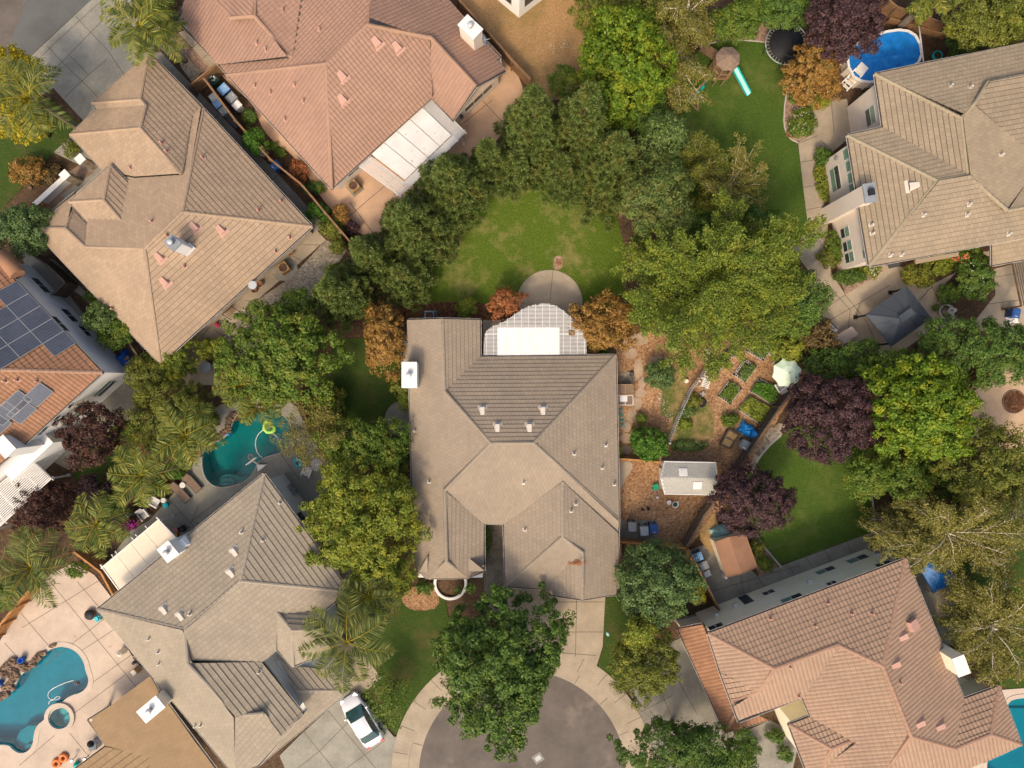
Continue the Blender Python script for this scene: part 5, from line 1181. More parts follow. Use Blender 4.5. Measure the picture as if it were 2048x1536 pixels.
# G: corrugated white slats
q = quad_at([(60, 916), (103, 957), (-60, 1108), (-100, 1060)], 2.6)
t = thing('patio_cover', 'white slatted patio cover of the solar house above the purple shrubs', 'patio cover', (q[0].x, q[0].y, 0))
sl = MB()
for k in range(17): v = k / 16; sl.bar(Q(0, v, .05), Q(1, v, .05), .08, .07)
sl.build('slats', M['white'], t); bm = MB()
for k in range(8): u = k / 7; bm.bar(Q(u, -.02, -.06), Q(u, 1.08, -.06), .06, .14)
bm.bar(Q(-.01, .96, -.2), Q(1, .96, -.2), .1, .16); bm.build('beam', M['white'], t); cover_posts(t, [Q(.02, .96), Q(.35, .96), Q(.7, .96)], 2.4, 'white')
# right edge trellis
q = quad_at([(2026, 527), (2110, 510), (2130, 600), (2044, 612)], 2.3)
t = thing('trellis', 'brown timber trellis at the photo edge beside the concrete side yard', 'trellis', (q[0].x, q[0].y, 0)); sl = MB()
for k in range(20): v = k / 19; sl.bar(Q(0, 0, 0) * (1 - v) + Q(1, 0) * v * 0 + Q(0, 1) * v, lerp(Q(1, 0), Q(1, 1), v), .08, .04)
sl.build('slats', M['wood_dark'], t); bm = MB()
for u in (0, .5, 1): bm.bar(lerp(q[0], q[1], u) - Vector((0, 0, .08)), lerp(q[3], q[2], u) - Vector((0, 0, .08)), .09, .12)
bm.build('beam', M['wood'], t); cover_posts(t, [q[0], q[3]], 2.2, 'wood')
# gazebo
zc = 2.35; A4 = quad_at([(1733, 629), (1813, 572), (1862, 636), (1783, 692)], zc)
ctr = sum(A4, Vector()) / 4; t = thing('gazebo', 'dark grey metal roofed gazebo on the patio between fountain and outdoor kitchen', 'gazebo', (ctr.x, ctr.y, 0))
b, sm_ = MB(), MB(); r0, r1 = ctr + (lerp(A4[0], A4[3], .5) - ctr) * .26 + Vector((0, 0, 1.0)), ctr + (lerp(A4[1], A4[2], .5) - ctr) * .26 + Vector((0, 0, 1.0))
for f in ((A4[0], A4[3], r0), (A4[3], A4[2], r1, r0), (A4[2], A4[1], r1), (A4[1], A4[0], r0, r1)):
 b.face(f if (f[1] - f[0]).cross(f[2] - f[0]).z > 0 else f[::-1])
 for k in (1, 2):
  p = lerp(f[0], f[1], k / 3); top = f[2] if len(f) == 3 else lerp(f[3], f[2], k / 3); sm_.bar(p + Vector((0, 0, .02)), lerp(p, top, .97 if len(f) > 3 else .62) + Vector((0, 0, .02)), .05, .03)
for i in range(4): b.bar(A4[i] - Vector((0, 0, .05)), A4[(i + 1) % 4] - Vector((0, 0, .05)), .07, .1)
for p, r in ((A4[0], r0), (A4[3], r0), (A4[1], r1), (A4[2], r1)): sm_.bar(p + Vector((0, 0, .02)), r + Vector((0, 0, .02)), .07, .04)
b.build('roof', M['gazebo'], t); sm_.build('seam', M['gazebo'], t)
b = MB(); b.bar(lerp(r0, r1, -.08) + Vector((0, 0, .1)), lerp(r0, r1, 1.08) + Vector((0, 0, .1)), .55, .06); b.build('roof_vent', M['gazebo'], t)
for p in A4:
 b = MB(); q_ = lerp(p, ctr, .09); b.box((q_.x, q_.y, 1.15), (.13, .13, 2.3)); b.box((q_.x, q_.y, .06), (.32, .32, .12)); b.build('post', M['black'], t)
# table set under the gazebo edge
def lathe_thing(name, label, cat, px, py, z, prof, m, group=None, n=20, part=None):
 P = W(px, py, z); b = MB(); b.lathe(P, prof, n); o = b.build(name, M[m]); return tag(o, label, cat, group)
# umbrella
P = W(1574, 746, 2.35); t = thing('parasol', 'mint green octagonal parasol shading the corner of the vegetable garden', 'umbrella', (P.x, P.y, 0))
b = MB(); R_, n = 1.2, 8; rim = [P + Vector((R_ * math.cos(2 * PI * k / n + .25), R_ * math.sin(2 * PI * k / n + .25), 0)) for k in range(n)]; apex = P + Vector((0, 0, .5))
for k in range(n):
 a, d = rim[k], rim[(k + 1) % n]; mid = lerp(a, d, .5); mid = lerp(mid, P, .05); m1, m2 = lerp(a, apex, .5) + Vector((0, 0, .05)), lerp(d, apex, .5) + Vector((0, 0, .05))
 for tri in ((a, mid, m1), (mid, d, m2), (mid, m2, m1), (m1, m2, apex)): b.face(tri, k % 2)
 b.face([a, mid, mid - Vector((0, 0, .14)), a - Vector((0, 0, .14))], k % 2); b.face([mid, d, d - Vector((0, 0, .14)), mid - Vector((0, 0, .14))], k % 2)
b.build('canopy', [M['umb'], M['umb2']], t); b = MB(); b.tube([(P.x, P.y, 0), (P.x, P.y, 2.9)], .025); b.build('pole', M['metal'], t)
for k in range(n):
 b = MB(); b.tube([rim[k] - Vector((0, 0, .02)), apex - Vector((0, 0, .05))], .012, 5); b.build('rib', M['metal'], t)
b = MB(); b.lathe((P.x, P.y, 0), [(.26, 0), (.26, .06), (.05, .12), (.05, .3)], 18); b.build('base', M['dark'], t)
b = MB(); b.lathe(apex, [(.04, -.02), (.04, .05), (.001, .08)], 10); b.build('finial', M['black'], t)
# ------------------------------------------------------------------ garden and patio furniture
def chair(name, label, px, py, rz, m='white', group=None, adir=True):
 P = W(px, py, 0); t = thing(name, label, 'chair', (P.x, P.y, 0), group); Rm = Matrix.Rotation(rz, 3, 'Z')
 def L(x, y, z): return P + Rm @ Vector((x, y, z))
 b = MB()
 for k in range(5): b.bar(L(-.26, -.22 + k * .115, .36 + k * -.012), L(.26, -.22 + k * .115, .36 - k * .012), .095, .025)
 b.build('seat', M[m], t); b = MB()
 for k in range(5): x = -.22 + k * .11; b.bar(L(x, .26, .28), L(x * 1.12, .58, .92 - abs(k - 2) * .05), .095, .022)
 b.bar(L(-.26, .36, .5), L(.26, .36, .5), .05, .03); b.build('backrest', M[m], t)
 for s in (-1, 1):
  b = MB(); b.bar(L(s * .33, -.36, .55), L(s * .33, .4, .56), .12, .025); b.build('armrest', M[m], t)
  b = MB(); b.bar(L(s * .31, -.3, 0), L(s * .31, -.3, .54), .05, .08); b.bar(L(s * .29, -.3, .3), L(s * .29, .5, .06), .03, .1); b.bar(L(s * .29, .5, 0), L(s * .3, .4, .55), .05); b.build('leg', M[m], t)
 return t
chair('garden_chair', 'white slatted garden chair standing alone on the pool deck', 293, 1029, math.radians(38))
chair('garden_chair', 'white slatted garden chair under palm fronds beside the teal stool', 316, 1003, math.radians(60))
chair('plastic_chair', 'white chair in the dark passage beside the blue tarp', 282, 702, math.radians(-60), 'white')
chair('garden_chair', 'white chair half under the mint parasol, upper side', 1556, 722, math.radians(140))
chair('garden_chair', 'white chair half under the mint parasol, lower side', 1556, 773, math.radians(210))
chair('garden_chair', 'white chair with a blue cushion behind the mint parasol at the fence', 1570, 780, math.radians(-40))
b = MB(); b.box(W(1570, 779, .44), (.42, .42, .09), .5); tag(b.build('cushion', M['blue']), 'blue cushion on the white chair beside the fence', 'cushion')
b = MB()
P = W(1573, 747); b.lathe((P.x, P.y, 0), [(.3, 0), (.05, .05), (.05, .68), (.5, .7), (.5, .73)], 24); tag(b.build('round_table', M['white']), 'round white table under the mint parasol', 'table')
lathe_thing('stool', 'turquoise round stool beside the white garden chair', 'stool', 336, 1009, 0, [(.16, 0), (.13, .2), (.2, .38), (.24, .42), (.22, .47), (.001, .48)], 'turq')
lathe_thing('side_table', 'small white round table next to the turquoise stool', 'side table', 332, 999, 0, [(.15, 0), (.03, .04), (.03, .42), (.22, .44), (.22, .47)], 'white')
lathe_thing('side_table', 'small white round table between the two brown sun loungers', 'side table', 370, 969, 0, [(.15, 0), (.03, .04), (.03, .42), (.24, .44), (.24, .47)], 'white')
def lounger(label, px, py, rz):
 P = W(px, py, 0); t = thing('sun_lounger', label, 'sun lounger', (P.x, P.y, 0), 'sun loungers by the kidney pool'); Rm = Matrix.Rotation(rz, 3, 'Z')
 def L(x, y, z): return P + Rm @ Vector((x, y, z))
 b = MB(); b.bar(L(-.95, 0, .36), L(.35, 0, .36), .62, .04); b.build('seat', M['brown_fabric'], t)
 b = MB(); b.bar(L(.37, 0, .37), L(.93, 0, .72), .62, .04); b.build('backrest', M['brown_fabric'], t)
 f = MB()
 for s in (-1, 1): f.bar(L(-.98, s * .33, .34), L(.4, s * .33, .34), .05); f.bar(L(.4, s * .33, .35), L(.97, s * .33, .72), .04)
 f.bar(L(-.98, -.33, .34), L(-.98, .33, .34), .05); f.build('frame', M['dark'], t)
 for x in (-.8, .3):
  for s in (-1, 1): g = MB(); g.bar(L(x, s * .33, 0), L(x, s * .33, .33), .045); g.build('leg', M['dark'], t)
lounger('brown sun lounger at the edge of the kidney pool steps', 386, 963, math.radians(132))
lounger('brown sun lounger nearer the palms, behind the white side table', 364, 983, math.radians(132))
# kettle barbecue + kids table etc
P = W(374.6, 1053.6, 0); t = thing('kettle_barbecue', 'black kettle barbecue on the pool deck beside the patio cover', 'barbecue', (P.x, P.y, 0))
b = MB(); b.lathe((P.x, P.y, .5), [(.05, 0), (.24, .08), (.29, .22), (.29, .25), (.22, .38), (.05, .45), (.001, .45)], 24); b.build('bowl', M['black'], t)
for k in range(3): a = k * 2.09; b = MB(); b.bar((P.x + .18 * math.cos(a), P.y + .18 * math.sin(a), .6), (P.x + .32 * math.cos(a), P.y + .32 * math.sin(a), 0), .03); b.build('leg', M['black'], t)
b = MB(); b.tube([(P.x - .07, P.y, .95), (P.x - .07, P.y, 1.0), (P.x + .07, P.y, 1.0), (P.x + .07, P.y, .95)], .012, 6); b.build('handle', M['metal'], t)
lathe_thing('plant_pot', 'small black pot beside the kettle barbecue', 'pot', 361, 1058, 0, [(.12, 0), (.17, .25), (.14, .25), (.13, .18)], 'black')
P = W(356, 1071, 0); t = thing('play_table', 'black-rimmed yellow play table at the chimney corner', 'toy table', (P.x, P.y, 0)); b = MB(); b.box((P.x, P.y, .45), (.34, .62, .03)); b.build('top', M['yellow'], t)
b = MB()
for sx in (-1, 1): b.bar((P.x + sx * .2, P.y - .34, .46), (P.x + sx * .2, P.y + .34, .46), .07, .08)
b.build('rim', M['black'], t)
for sx in (-1, 1):
 for sy in (-1, 1): b = MB(); b.bar((P.x + sx * .18, P.y + sy * .3, 0), (P.x + sx * .18, P.y + sy * .3, .43), .05); b.build('leg', M['black'], t)
P = W(348, 1067); b = MB(); b.lathe((P.x, P.y, 0), [(.2, 0), (.26, .3), (.22, .3), (.2, .1)], 16); tag(b.build('toy_tub', M['turq']), 'turquoise tub beside the yellow play table', 'tub')
P = W(354, 1061); b = MB(); b.box((P.x, P.y, .12), (.36, .5, .24), .4, taper=(1.15, 1.1)); b.box((P.x, P.y, .26), (.4, .56, .04), .4); tag(b.build('toy_box', M['pinkpl']), 'pink toy box above the yellow play table', 'toy')
# round filigree table under the airy tree
P = W(638, 928, 0); t = thing('garden_table', 'round white lattice garden table under the sparse tree by the kidney pool', 'table', (P.x, P.y, 0)); b = MB()
for r in (.12, .24, .36, .46): b.ring((P.x, P.y, .72), r, .022, 28, 6)
for k in range(12): a = k * PI / 6; b.bar((P.x, P.y, .72), (P.x + .46 * math.cos(a), P.y + .46 * math.sin(a), .72), .025)
b.build('top', M['white'], t); b = MB(); b.lathe((P.x, P.y, 0), [(.25, 0), (.05, .06), (.05, .7)], 14); b.build('base', M['white'], t)
chair('garden_chair', 'white chair beside the round lattice table under the sparse tree', 616, 944, math.radians(-20))
# pool toys
P = W(597.5, 925, .0); b = MB(); b.ring((P.x, P.y, .12), .30, .11, 28, 10, sx=.8, sy=1.2, rz=.5, tilt=.2); tag(b.build('swim_ring', M['turq']), 'turquoise swim ring lying on the deck beside the kidney pool', 'swim ring')
P = W(541, 853, -.06); t = thing('pool_float', 'lime green float lounge drifting on the dark teal pool', 'pool float', (P.x, P.y, -.08))
b = MB(); b.tube([P + Vector(v) for v in ((.42, -.02, .12), (.36, -.30, .12), (.1, -.48, .12), (-.25, -.45, .12), (-.48, -.2, .12), (-.46, .15, .12), (-.3, .4, .12), (-.1, .55, .12))], [.13, .15, .16, .16, .16, .15, .14, .1], 12); b.build('rim', M['lime'], t)
b = MB(); b.tube([P + Vector(v) for v in ((-.12, .5, .16), (.05, .22, .18), (.25, .0, .18), (.45, -.05, .16))], [.1, .15, .15, .1], 12); b.build('backrest', M['lime'], t)
ln = MB(); ln.tube([W(*p, -.05) for p in smooth_line(zp([(1000, 545), (930, 600), (890, 700), (905, 830), (950, 900), (990, 925)], 380, 780, 6.827))], .035, 6); tag(ln.build('pool_hose', M['white']), 'white suction hose curving across the dark teal pool', 'hose')
ln = MB(); ln.tube([W(*p, -.08) for p in smooth_line(zp([(1130, 590), (1170, 625), (1200, 655)], 380, 780, 6.827))], .035, 6); P = W(559, 877, -.1); ln.box(P, (.34, .26, .16), .9, 1); tag(ln.build('pool_cleaner', [M['white'], M['blue']]), 'dark blue pool cleaner on a short white hose below the lime float', 'pool cleaner')
P = W(457.6, 868, 0); b = MB(); b.lathe((P.x, P.y, -.09), [(.001, 0), (.13, .05), (.17, .16), (.12, .26), (.001, .3)], 14); tag(b.build('chlorine_float', M['sky_tarp']), 'small blue chlorine float at the rock edge of the pool', 'float')
P = W(522, 932, 0); t = thing('basketball_hoop', 'white poolside basketball hoop on a triangular base overhanging the water', 'basketball hoop', (P.x, P.y, 0))
b = MB(); A, B_, C_ = W(517, 929), W(536, 928), W(518.5, 943); b.prism([A.to_2d(), B_.to_2d(), C_.to_2d()], .05, .34, bottom=True); b.build('base', M['white'], t)
b = MB(); b.bar(W(517, 929, .3), W(505, 921, 1.25), .09); b.build('arm', M['white'], t); b = MB(); ax = Vector((.80, .60, 0)); c0 = W(503.5, 922, 1.4); b.box(c0, (.04, 1.0, .62), math.atan2(ax.y, ax.x) + PI / 2); b.build('backboard', M['white'], t)
b = MB(); b.ring(W(501, 914, 1.25), .2, .014, 24, 6); b.build('rim', M['pinkpl'], t)
# bottom-left pool deck things
hs = MB(); hs.tube([W(*p, -.05) for p in smooth_line(zp([(590, 835), (530, 850), (460, 880), (400, 915), (380, 950), (395, 985), (440, 992), (480, 980), (480, 962), (450, 965), (430, 990), (395, 1000), (390, 1025)], 0, 1152, 4))], .03, 6); tag(hs.build('pool_hose', M['white']), 'white hose looping across the bright turquoise pool', 'hose')
P = W(154, 1366, -.12); b = MB(); b.box(P, (.38, .3, .16), .4); b.box(P + Vector((0, 0, .1)), (.2, .2, .06), .4); tag(b.build('pool_cleaner', M['dark']), 'dark pool cleaner at the end of the white hose', 'pool cleaner')
P = W(184, 1227, 0); t = thing('fire_pit', 'round black covered fire pit on the peach pool deck', 'fire pit', (P.x, P.y, 0)); b = MB(); b.lathe((P.x, P.y, 0), [(.3, 0), (.33, .3), (.42, .32), (.42, .36), (.3, .46), (.001, .5)], 28); b.build('bowl', M['black'], t); b = MB(); b.ring((P.x, P.y, .34), .42, .02, 30, 6); b.build('rim', M['terracotta'], t)
P = W(203, 1234, 0); t = thing('toddler_slide', 'small turquoise plastic toddler slide at the house corner', 'slide', (P.x, P.y, 0)); b = MB(); b.bar((P.x - .5, P.y - .25, .05), (P.x + .15, P.y + .15, .75), .36, .04)
for s in (-1, 1): b.bar((P.x - .5 + s * .1, P.y - .25 - s * .16, .1), (P.x + .15 + s * .1, P.y + .15 - s * .16, .82), .04, .12)
b.build('chute', M['turq'], t); b = MB(); b.bar((P.x + .2, P.y + .3, 0), (P.x + .2, P.y + .3, .75), .1); b.bar((P.x + .3, P.y + .05, 0), (P.x + .3, P.y + .05, .75), .1); b.bar((P.x + .2, P.y + .3, .4), (P.x + .3, P.y + .05, .4), .1, .04); b.build('ladder', M['turq'], t)
P = W(250, 1300, 0); t = thing('pool_filter', 'beige pool filter tank with pipework against the grey-brown house', 'pool filter', (P.x, P.y, 0)); b = MB(); b.lathe((P.x, P.y, 0), [(.24, 0), (.26, .1), (.26, .8), (.18, .95), (.05, 1.0), (.05, 1.08), (.001, 1.08)], 22); b.build('tank', M['cream_panel'], t)
b = MB()
for pts in (((257, 1297, .4), (262, 1306, .4), (266, 1312, .5)), ((263, 1300, .3), (268, 1310, .3), (274, 1318, .3)), ((266, 1314, .6), (272, 1322, .6), (280, 1330, .6)), ((268, 1326, .2), (276, 1326, .25), (283, 1332, .25))): b.tube([W(*p) for p in pts], .045, 8)
b.build('pipes', M['black'], t)
b = MB(); P2_ = W(270, 1324, 0); b.lathe((P2_.x, P2_.y, 0), [(.14, 0), (.14, .3), (.001, .32)], 12); b.build('pump', M['dark'], t)
P = W(277, 1338, 0); t = thing('pool_heater', 'beige box shaped pool heater beside the filter pipework', 'pool heater', (P.x, P.y, 0)); b = MB(); b.box((P.x, P.y, .36), (.5, .42, .72), math.radians(-50)); b.build('cabinet', M['straw'], t); b = MB(); b.box((P.x, P.y, .75), (.42, .34, .06), math.radians(-50)); b.build('top', M['cream_panel'], t)
for k, (x, y, rz_, lb) in enumerate(((49, 1316, .5, 'cobalt blue glazed pot behind the boulders of the turquoise pool'), (5, 1363, .7, 'cobalt blue pot at the photo edge beside the boulders'))):
 P = W(x, y, 0); b = MB(); b.lathe((P.x, P.y, 0), [(.13, 0), (.24, .2), (.27, .42), (.22, .52), (.25, .56), (.2, .55), (.18, .3)], 20); tag(b.build('plant_pot', M['navy']), lb, 'pot', 'glazed blue pots')
P = W(194, 1477, 0); t = thing('patio_heater', 'black domed heater on a grey stand at the brown patio roof', 'heater', (P.x, P.y, 0)); b = MB(); b.lathe((P.x, P.y, .85), [(.28, 0), (.27, .1), (.18, .22), (.06, .28), (.001, .28)], 22); b.build('dome', M['black'], t); b = MB(); b.box((P.x + .1, P.y - .25, .42), (.6, .55, .84)); b.build('stand', M['lgrey'], t)
for x, y, lb in ((130, 1513, 'orange swim ring nearest the brown patio roof'), (116, 1524, 'orange swim ring overlapping its twin, farther from the patio roof')):
 P = W(x, y, 0); b = MB(); b.ring((P.x, P.y, .16 if x < 120 else .18), .27, .14, 28, 10); tag(b.build('swim_ring', M['orange']), lb, 'swim ring', 'orange swim rings')
for x, y, lb in ((153, 1512, 'small round-topped metal stool next to the orange swim rings'), (179, 1509, 'small round-topped metal stool at the patio roof edge')):
 P = W(x, y, 0); t = thing('bar_stool', lb, 'stool', (P.x, P.y, 0), 'metal stools'); b = MB(); b.lathe((P.x, P.y, .68), [(.17, 0), (.18, .03), (.1, .06), (.001, .06)], 18); b.build('seat', M['metal'], t); b = MB(); b.tube([(P.x, P.y, .05), (P.x, P.y, .68)], .03); b.lathe((P.x, P.y, 0), [(.2, 0), (.2, .03), (.03, .06)], 18); b.build('base', M['dark'], t)
P = W(157, 1526, 0); b = MB(); b.lathe((P.x, P.y, 0), [(.001, 0), (.2, .08), (.25, .25), (.2, .42), (.001, .5)], 18); tag(b.build('exercise_ball', M['teal']), 'teal ball beside the brown patio roof', 'ball')
# boulders
def boulder(px, py, r, label, group, seed, zz=0):
 rr = random.Random(seed); P = W(px, py, 0); n, k = 12, 7; v = []; f = []
 ph = [rr.uniform(0, 6) for _ in range(6)]
 for i in range(k):
  th = PI * (i + .15) / (k - 1 + .3)
  for j in range(n):
   a = 2 * PI * j / n; d = 1 + .18 * math.sin(2 * a + ph[0] + th * 2) + .13 * math.sin(3 * a + ph[1]) + .1 * math.sin(5 * th + ph[2] + a) + rr.uniform(-.05, .05)
   v.append((P.x + r * d * math.sin(th) * math.cos(a), P.y + r * d * math.sin(th) * math.sin(a) * .85, zz + max(-.12, r * .42 + r * .62 * math.cos(th) * d)))
 b = MB(); b.v = v
 for i in range(k - 1):
  for j in range(n): b.f.append((i * n + j, (i + 1) * n + j, (i + 1) * n + (j + 1) % n, i * n + (j + 1) % n)); b.m.append(0); b.sm.append(False)
 b.f.append(tuple(range(n))); b.m.append(0); b.sm.append(False); b.f.append(tuple(reversed(range((k - 1) * n, k * n)))); b.m.append(0); b.sm.append(False)
 tag(b.build('boulder', M['stone']), label, 'boulder', group)
rp = [(89, 1305, 7), (81, 1311, 8), (75, 1317, 7), (69, 1325, 9), (62, 1331, 7), (55, 1334, 9), (47, 1330, 8), (38, 1325, 8), (30, 1321, 9), (21, 1327, 9), (14, 1331, 8), (7, 1339, 8), (10, 1346, 7), (25, 1336, 8), (33, 1343, 9), (24, 1349, 8), (37, 1351, 7), (29, 1358, 8), (22, 1366, 8), (14, 1373, 8), (27, 1374, 7), (17, 1384, 8), (8, 1390, 8), (1, 1394, 8), (105, 1291, 5), (112, 1288, 4), (101, 1292, 3)]
for k, (x, y, r) in enumerate(rp): boulder(x, y, r / 24, 'one of the brown boulders edging the bright turquoise pool', 'boulders edging the bright turquoise pool', k, .04)
rp = zp([(745, 250), (715, 270), (690, 300), (655, 300), (625, 320), (600, 350), (590, 310), (565, 330), (555, 370), (575, 390), (545, 420), (520, 400), (560, 440), (520, 450), (540, 480), (500, 490), (545, 520), (505, 540), (530, 570), (470, 560), (470, 600), (430, 590), (430, 640), (390, 620), (380, 670), (340, 640), (340, 690), (300, 660), (280, 700), (250, 680), (225, 700), (215, 740), (185, 730), (180, 780), (155, 770), (160, 820), (150, 860), (165, 900)], 380, 780, 6.827)
for k, (x, y) in enumerate(rp): boulder(x, y, RND.uniform(3.2, 5.2) / 24, 'one of the small red-brown rocks edging the dark kidney pool', 'rocks edging the dark kidney pool', 100 + k, .04)
for k, (x, y, r) in enumerate(((578, 800, 6), (588, 796, 5), (570, 805, 5), (62, 375, 5))): boulder(x, y, r / 24, 'one of the loose red-brown boulders beside the kidney pool deck' if k < 3 else 'single grey boulder in the bed under the orange shrub', 'loose boulders', 200 + k)
# tables, pots behind the tan house
lathe_thing('fire_pit', 'round rusty metal fire bowl on the walk behind the tan house', 'fire pit', 583, 505, 0, [(.14, 0), (.25, .22), (.33, .36), (.33, .40), (.27, .38), (.2, .25), (.001, .22)], 'terracotta')
for x, y, lb in ((522, 569, 'brown planter pot on the walk behind the tan house, larger of two'), (512, 581, 'brown planter pot against the tan house wall, smaller of two')):
 lathe_thing('plant_pot', lb, 'pot', x, y, 0, [(.15, 0), (.27 if x > 515 else .2, .42), (.31 if x > 515 else .23, .45), (.24, .43), (.2, .3), (.001, .3)], 'terracotta', 'brown pots')
P = W(465, 624, 0); t = thing('bench_swing', 'dark metal framed bench swing behind the tan house', 'swing bench', (P.x, P.y, 0)); Rm = Matrix.Rotation(math.radians(42), 3, 'Z'); b = MB()
for s in (-.5, .5):
 for d in (-.45, .45): b.bar(P + Rm @ Vector((s, d, 0)), P + Rm @ Vector((s, 0, 1.2)), .04)
b.bar(P + Rm @ Vector((-.5, 0, 1.2)), P + Rm @ Vector((.5, 0, 1.2)), .05); b.build('frame', M['black'], t)
b = MB()
for d in (-.2, -.05, .1, .2): b.bar(P + Rm @ Vector((-.42, d, .45)), P + Rm @ Vector((.42, d, .45)), .06, .03)
b.build('seat', M['wood'], t)
P = W(437, 650, 0); b = MB(); b.lathe((P.x, P.y, 0), [(.001, 0), (.18, .06), (.24, .24), (.18, .42), (.001, .48)], 18); tag(b.build('play_ball', M['crimson']), 'crimson ball on the walk behind the tan house', 'ball')
P = W(418, 735, 0); b = MB(); b.lathe((P.x, P.y, 0), [(.3, 0), (.05, .04), (.05, .66), (.46, .68), (.46, .72)], 26); tag(b.build('patio_table', M['grey']), 'round grey patio table shaded by the hedge behind the tan house', 'table')
# air conditioners
def aircon(label, px, py, rz, m='straw', s=.8):
 P = W(px, py, .8); t = thing('air_conditioner', label, 'air conditioner', (P.x, P.y, 0), 'air conditioning units'); b = MB(); b.box((P.x, P.y, .4), (s, s, .8), rz); b.build('cabinet', M[m], t)
 b = MB(); b.box((P.x, P.y, .03), (s + .3, s + .3, .06), rz); b.build('pad', M['concrete_dark'], t)
 b = MB(); b.lathe((P.x, P.y, .80), [(s * .42, 0), (s * .42, .03), (s * .40, .03), (s * .40, .005), (.001, .005)], 24); b.build('fan_shroud', M['dark'], t)
 b = MB();
 for r in (.12, .2, .28): b.ring((P.x, P.y, .84), r, .012, 22, 5)
 for k in range(8): a = k * PI / 4; b.bar((P.x, P.y, .84), (P.x + s * .41 * math.cos(a), P.y + s * .41 * math.sin(a), .84), .014)
 b.build('grille', M['terracotta'], t)
aircon('beige air conditioning unit on the octagonal pad behind the tan house', 566, 535, .6); aircon('beige air conditioning unit on the terracotta patio at the pink house corner', 706, 371, .7); aircon('beige air conditioning unit in the mulch behind the central house', 859, 632, 0, 'lgrey')
t = thing('screen_fence', 'small dark screen around the air conditioner behind the central house', 'screen', W(858, 627, 0)); b = MB()
for (a, d) in (((844, 627), (870, 625)), ((870, 625), (870, 637))): b.bar(W(*a, .45) , W(*d, .45), .06, .9)
b.build('panel', M['dark'], t)
# barrel of bins
def bin_(label, px, py, rz, body, lid=None, s=1.0, name='wheelie_bin', cat='wheelie bin', logo=True):
 P = W(px, py, 1.05 * s); t = thing(name, label, cat, (P.x, P.y, 0), 'wheelie bins'); Rm = Matrix.Rotation(rz, 3, 'Z')
 def L(x, y, z): return Vector((P.x, P.y, 0)) + Rm @ Vector((x * s, y * s, z * s))
 b = MB(); b.box(L(0, 0, .52), (.50 * s, .58 * s, .94 * s), rz, taper=(1.25, 1.22)); b.build('body', M[body], t)
 b = MB(); b.box(L(0, -.02, 1.01), (.66 * s, .76 * s, .06 * s), rz); b.box(L(0, -.03, 1.055), (.56 * s, .62 * s, .05 * s), rz, taper=(.86, .86)); lo = b.build('lid', M[lid or body], t)
 if logo: b = MB(); b.box(L(0, -.26, 1.083), (.26 * s, .07 * s, .006), rz); b.build('label', M['lgrey' if body != 'lgrey' else 'white'], lo)
 b = MB(); b.bar(L(-.28, .40, 1.0), L(.28, .40, 1.0), .05 * s); b.build('handle', M['dark'], t)
 for sx in (-1, 1):
  w = MB(); c = L(sx * .25, .32, .12); d = Rm @ Vector((.04, 0, 0)); w.tube([c - d, c + d], .12 * s, 14, smooth=False); w.build('wheel', M['black'], t)
a1 = AA
bin_('dark grey wheelie bin with open hinge on the concrete pad by the central house', 1265, 1054, 0, 'grey', 'grey')
bin_('pale grey wheelie bin in the middle of the concrete pad', 1289, 1062, .05, 'lgrey', 'lgrey'); bin_('blue wheelie bin on the concrete pad next to the cinder blocks', 1308, 1058, .05, 'blue', 'blue')
bin_('navy wheelie bin at the head of the row against the leaning fence', 1396.5, 1114, -1.2, 'blue', 'blue_faded'); bin_('grey wheelie bin in the middle of the row against the leaning fence', 1408, 1132, -1.15, 'grey', 'grey'); bin_('small pale bin at the end of the row against the leaning fence', 1415, 1148, -1.15, 'lgrey', 'lgrey', .75)
bin_('blue wheelie bin in the far side yard of the beige house', 2033, 626, -.2, 'blue', 'blue')
bin_('pale wheelie bin heading the row beside the tan house fence', 427, 193, a1 - .1, 'lgrey', 'lgrey', .9); bin_('faded blue wheelie bin between pale and grey bins beside the tan house', 435.5, 206, a1 - .1, 'blue', 'blue_faded'); bin_('grey wheelie bin at the end of the row beside the tan house', 447.5, 220, a1 - .1, 'grey', 'grey')
bin_('pale blue lidded wheelie bin on the pink house side of the fence', 446, 178, a1 + PI, 'blue', 'blue_faded', 1.1); bin_('grey wheelie bin on the pink house side of the fence', 461.5, 194.5, a1 + PI, 'grey', 'grey', 1.05); bin_('small off-white wheelie bin on the pink house side of the fence', 473, 210, a1 + PI, 'lgrey', 'white', .9)
bin_('dark green bin heaped with bottles behind the gate of the pink house', 427, 159, a1 + PI, 'dkgreen', 'dkgreen', .95)
bin_('blue wheelie bin standing alone halfway along the tan house passage', 550.5, 330.5, a1, 'blue', 'blue')
bin_('grey lidded bin in the vegetable garden beside the blue tarp heap', 1491, 890, -.5, 'lgrey', 'grey', 1.0)
P = W(427, 158, 1.1); b = MB()
for k in range(16): q = P + Vector((RND.uniform(-.2, .2), RND.uniform(-.2, .2), .06 + RND.uniform(0, .1))); b.tube([q, q + Vector((RND.uniform(-.1, .1), RND.uniform(-.1, .1), .04))], .03, 6)
tag(b.build('bottles', M['steel']), 'pale bottles heaped on the dark green bin', 'bottles', kind='stuff')
for x, y, lb in ((563, 341, 'black plant pot beside the lone blue bin, nearer the bin'), (569, 346, 'black plant pot beside the lone blue bin, farther along the passage'), (456, 231, 'black pot behind the grey bin beside the tan house')):
 lathe_thing('plant_pot', lb, 'pot', x, y, 0, [(.16, 0), (.22, .34), (.19, .34), (.17, .2), (.001, .2)], 'black', 'black nursery pots')
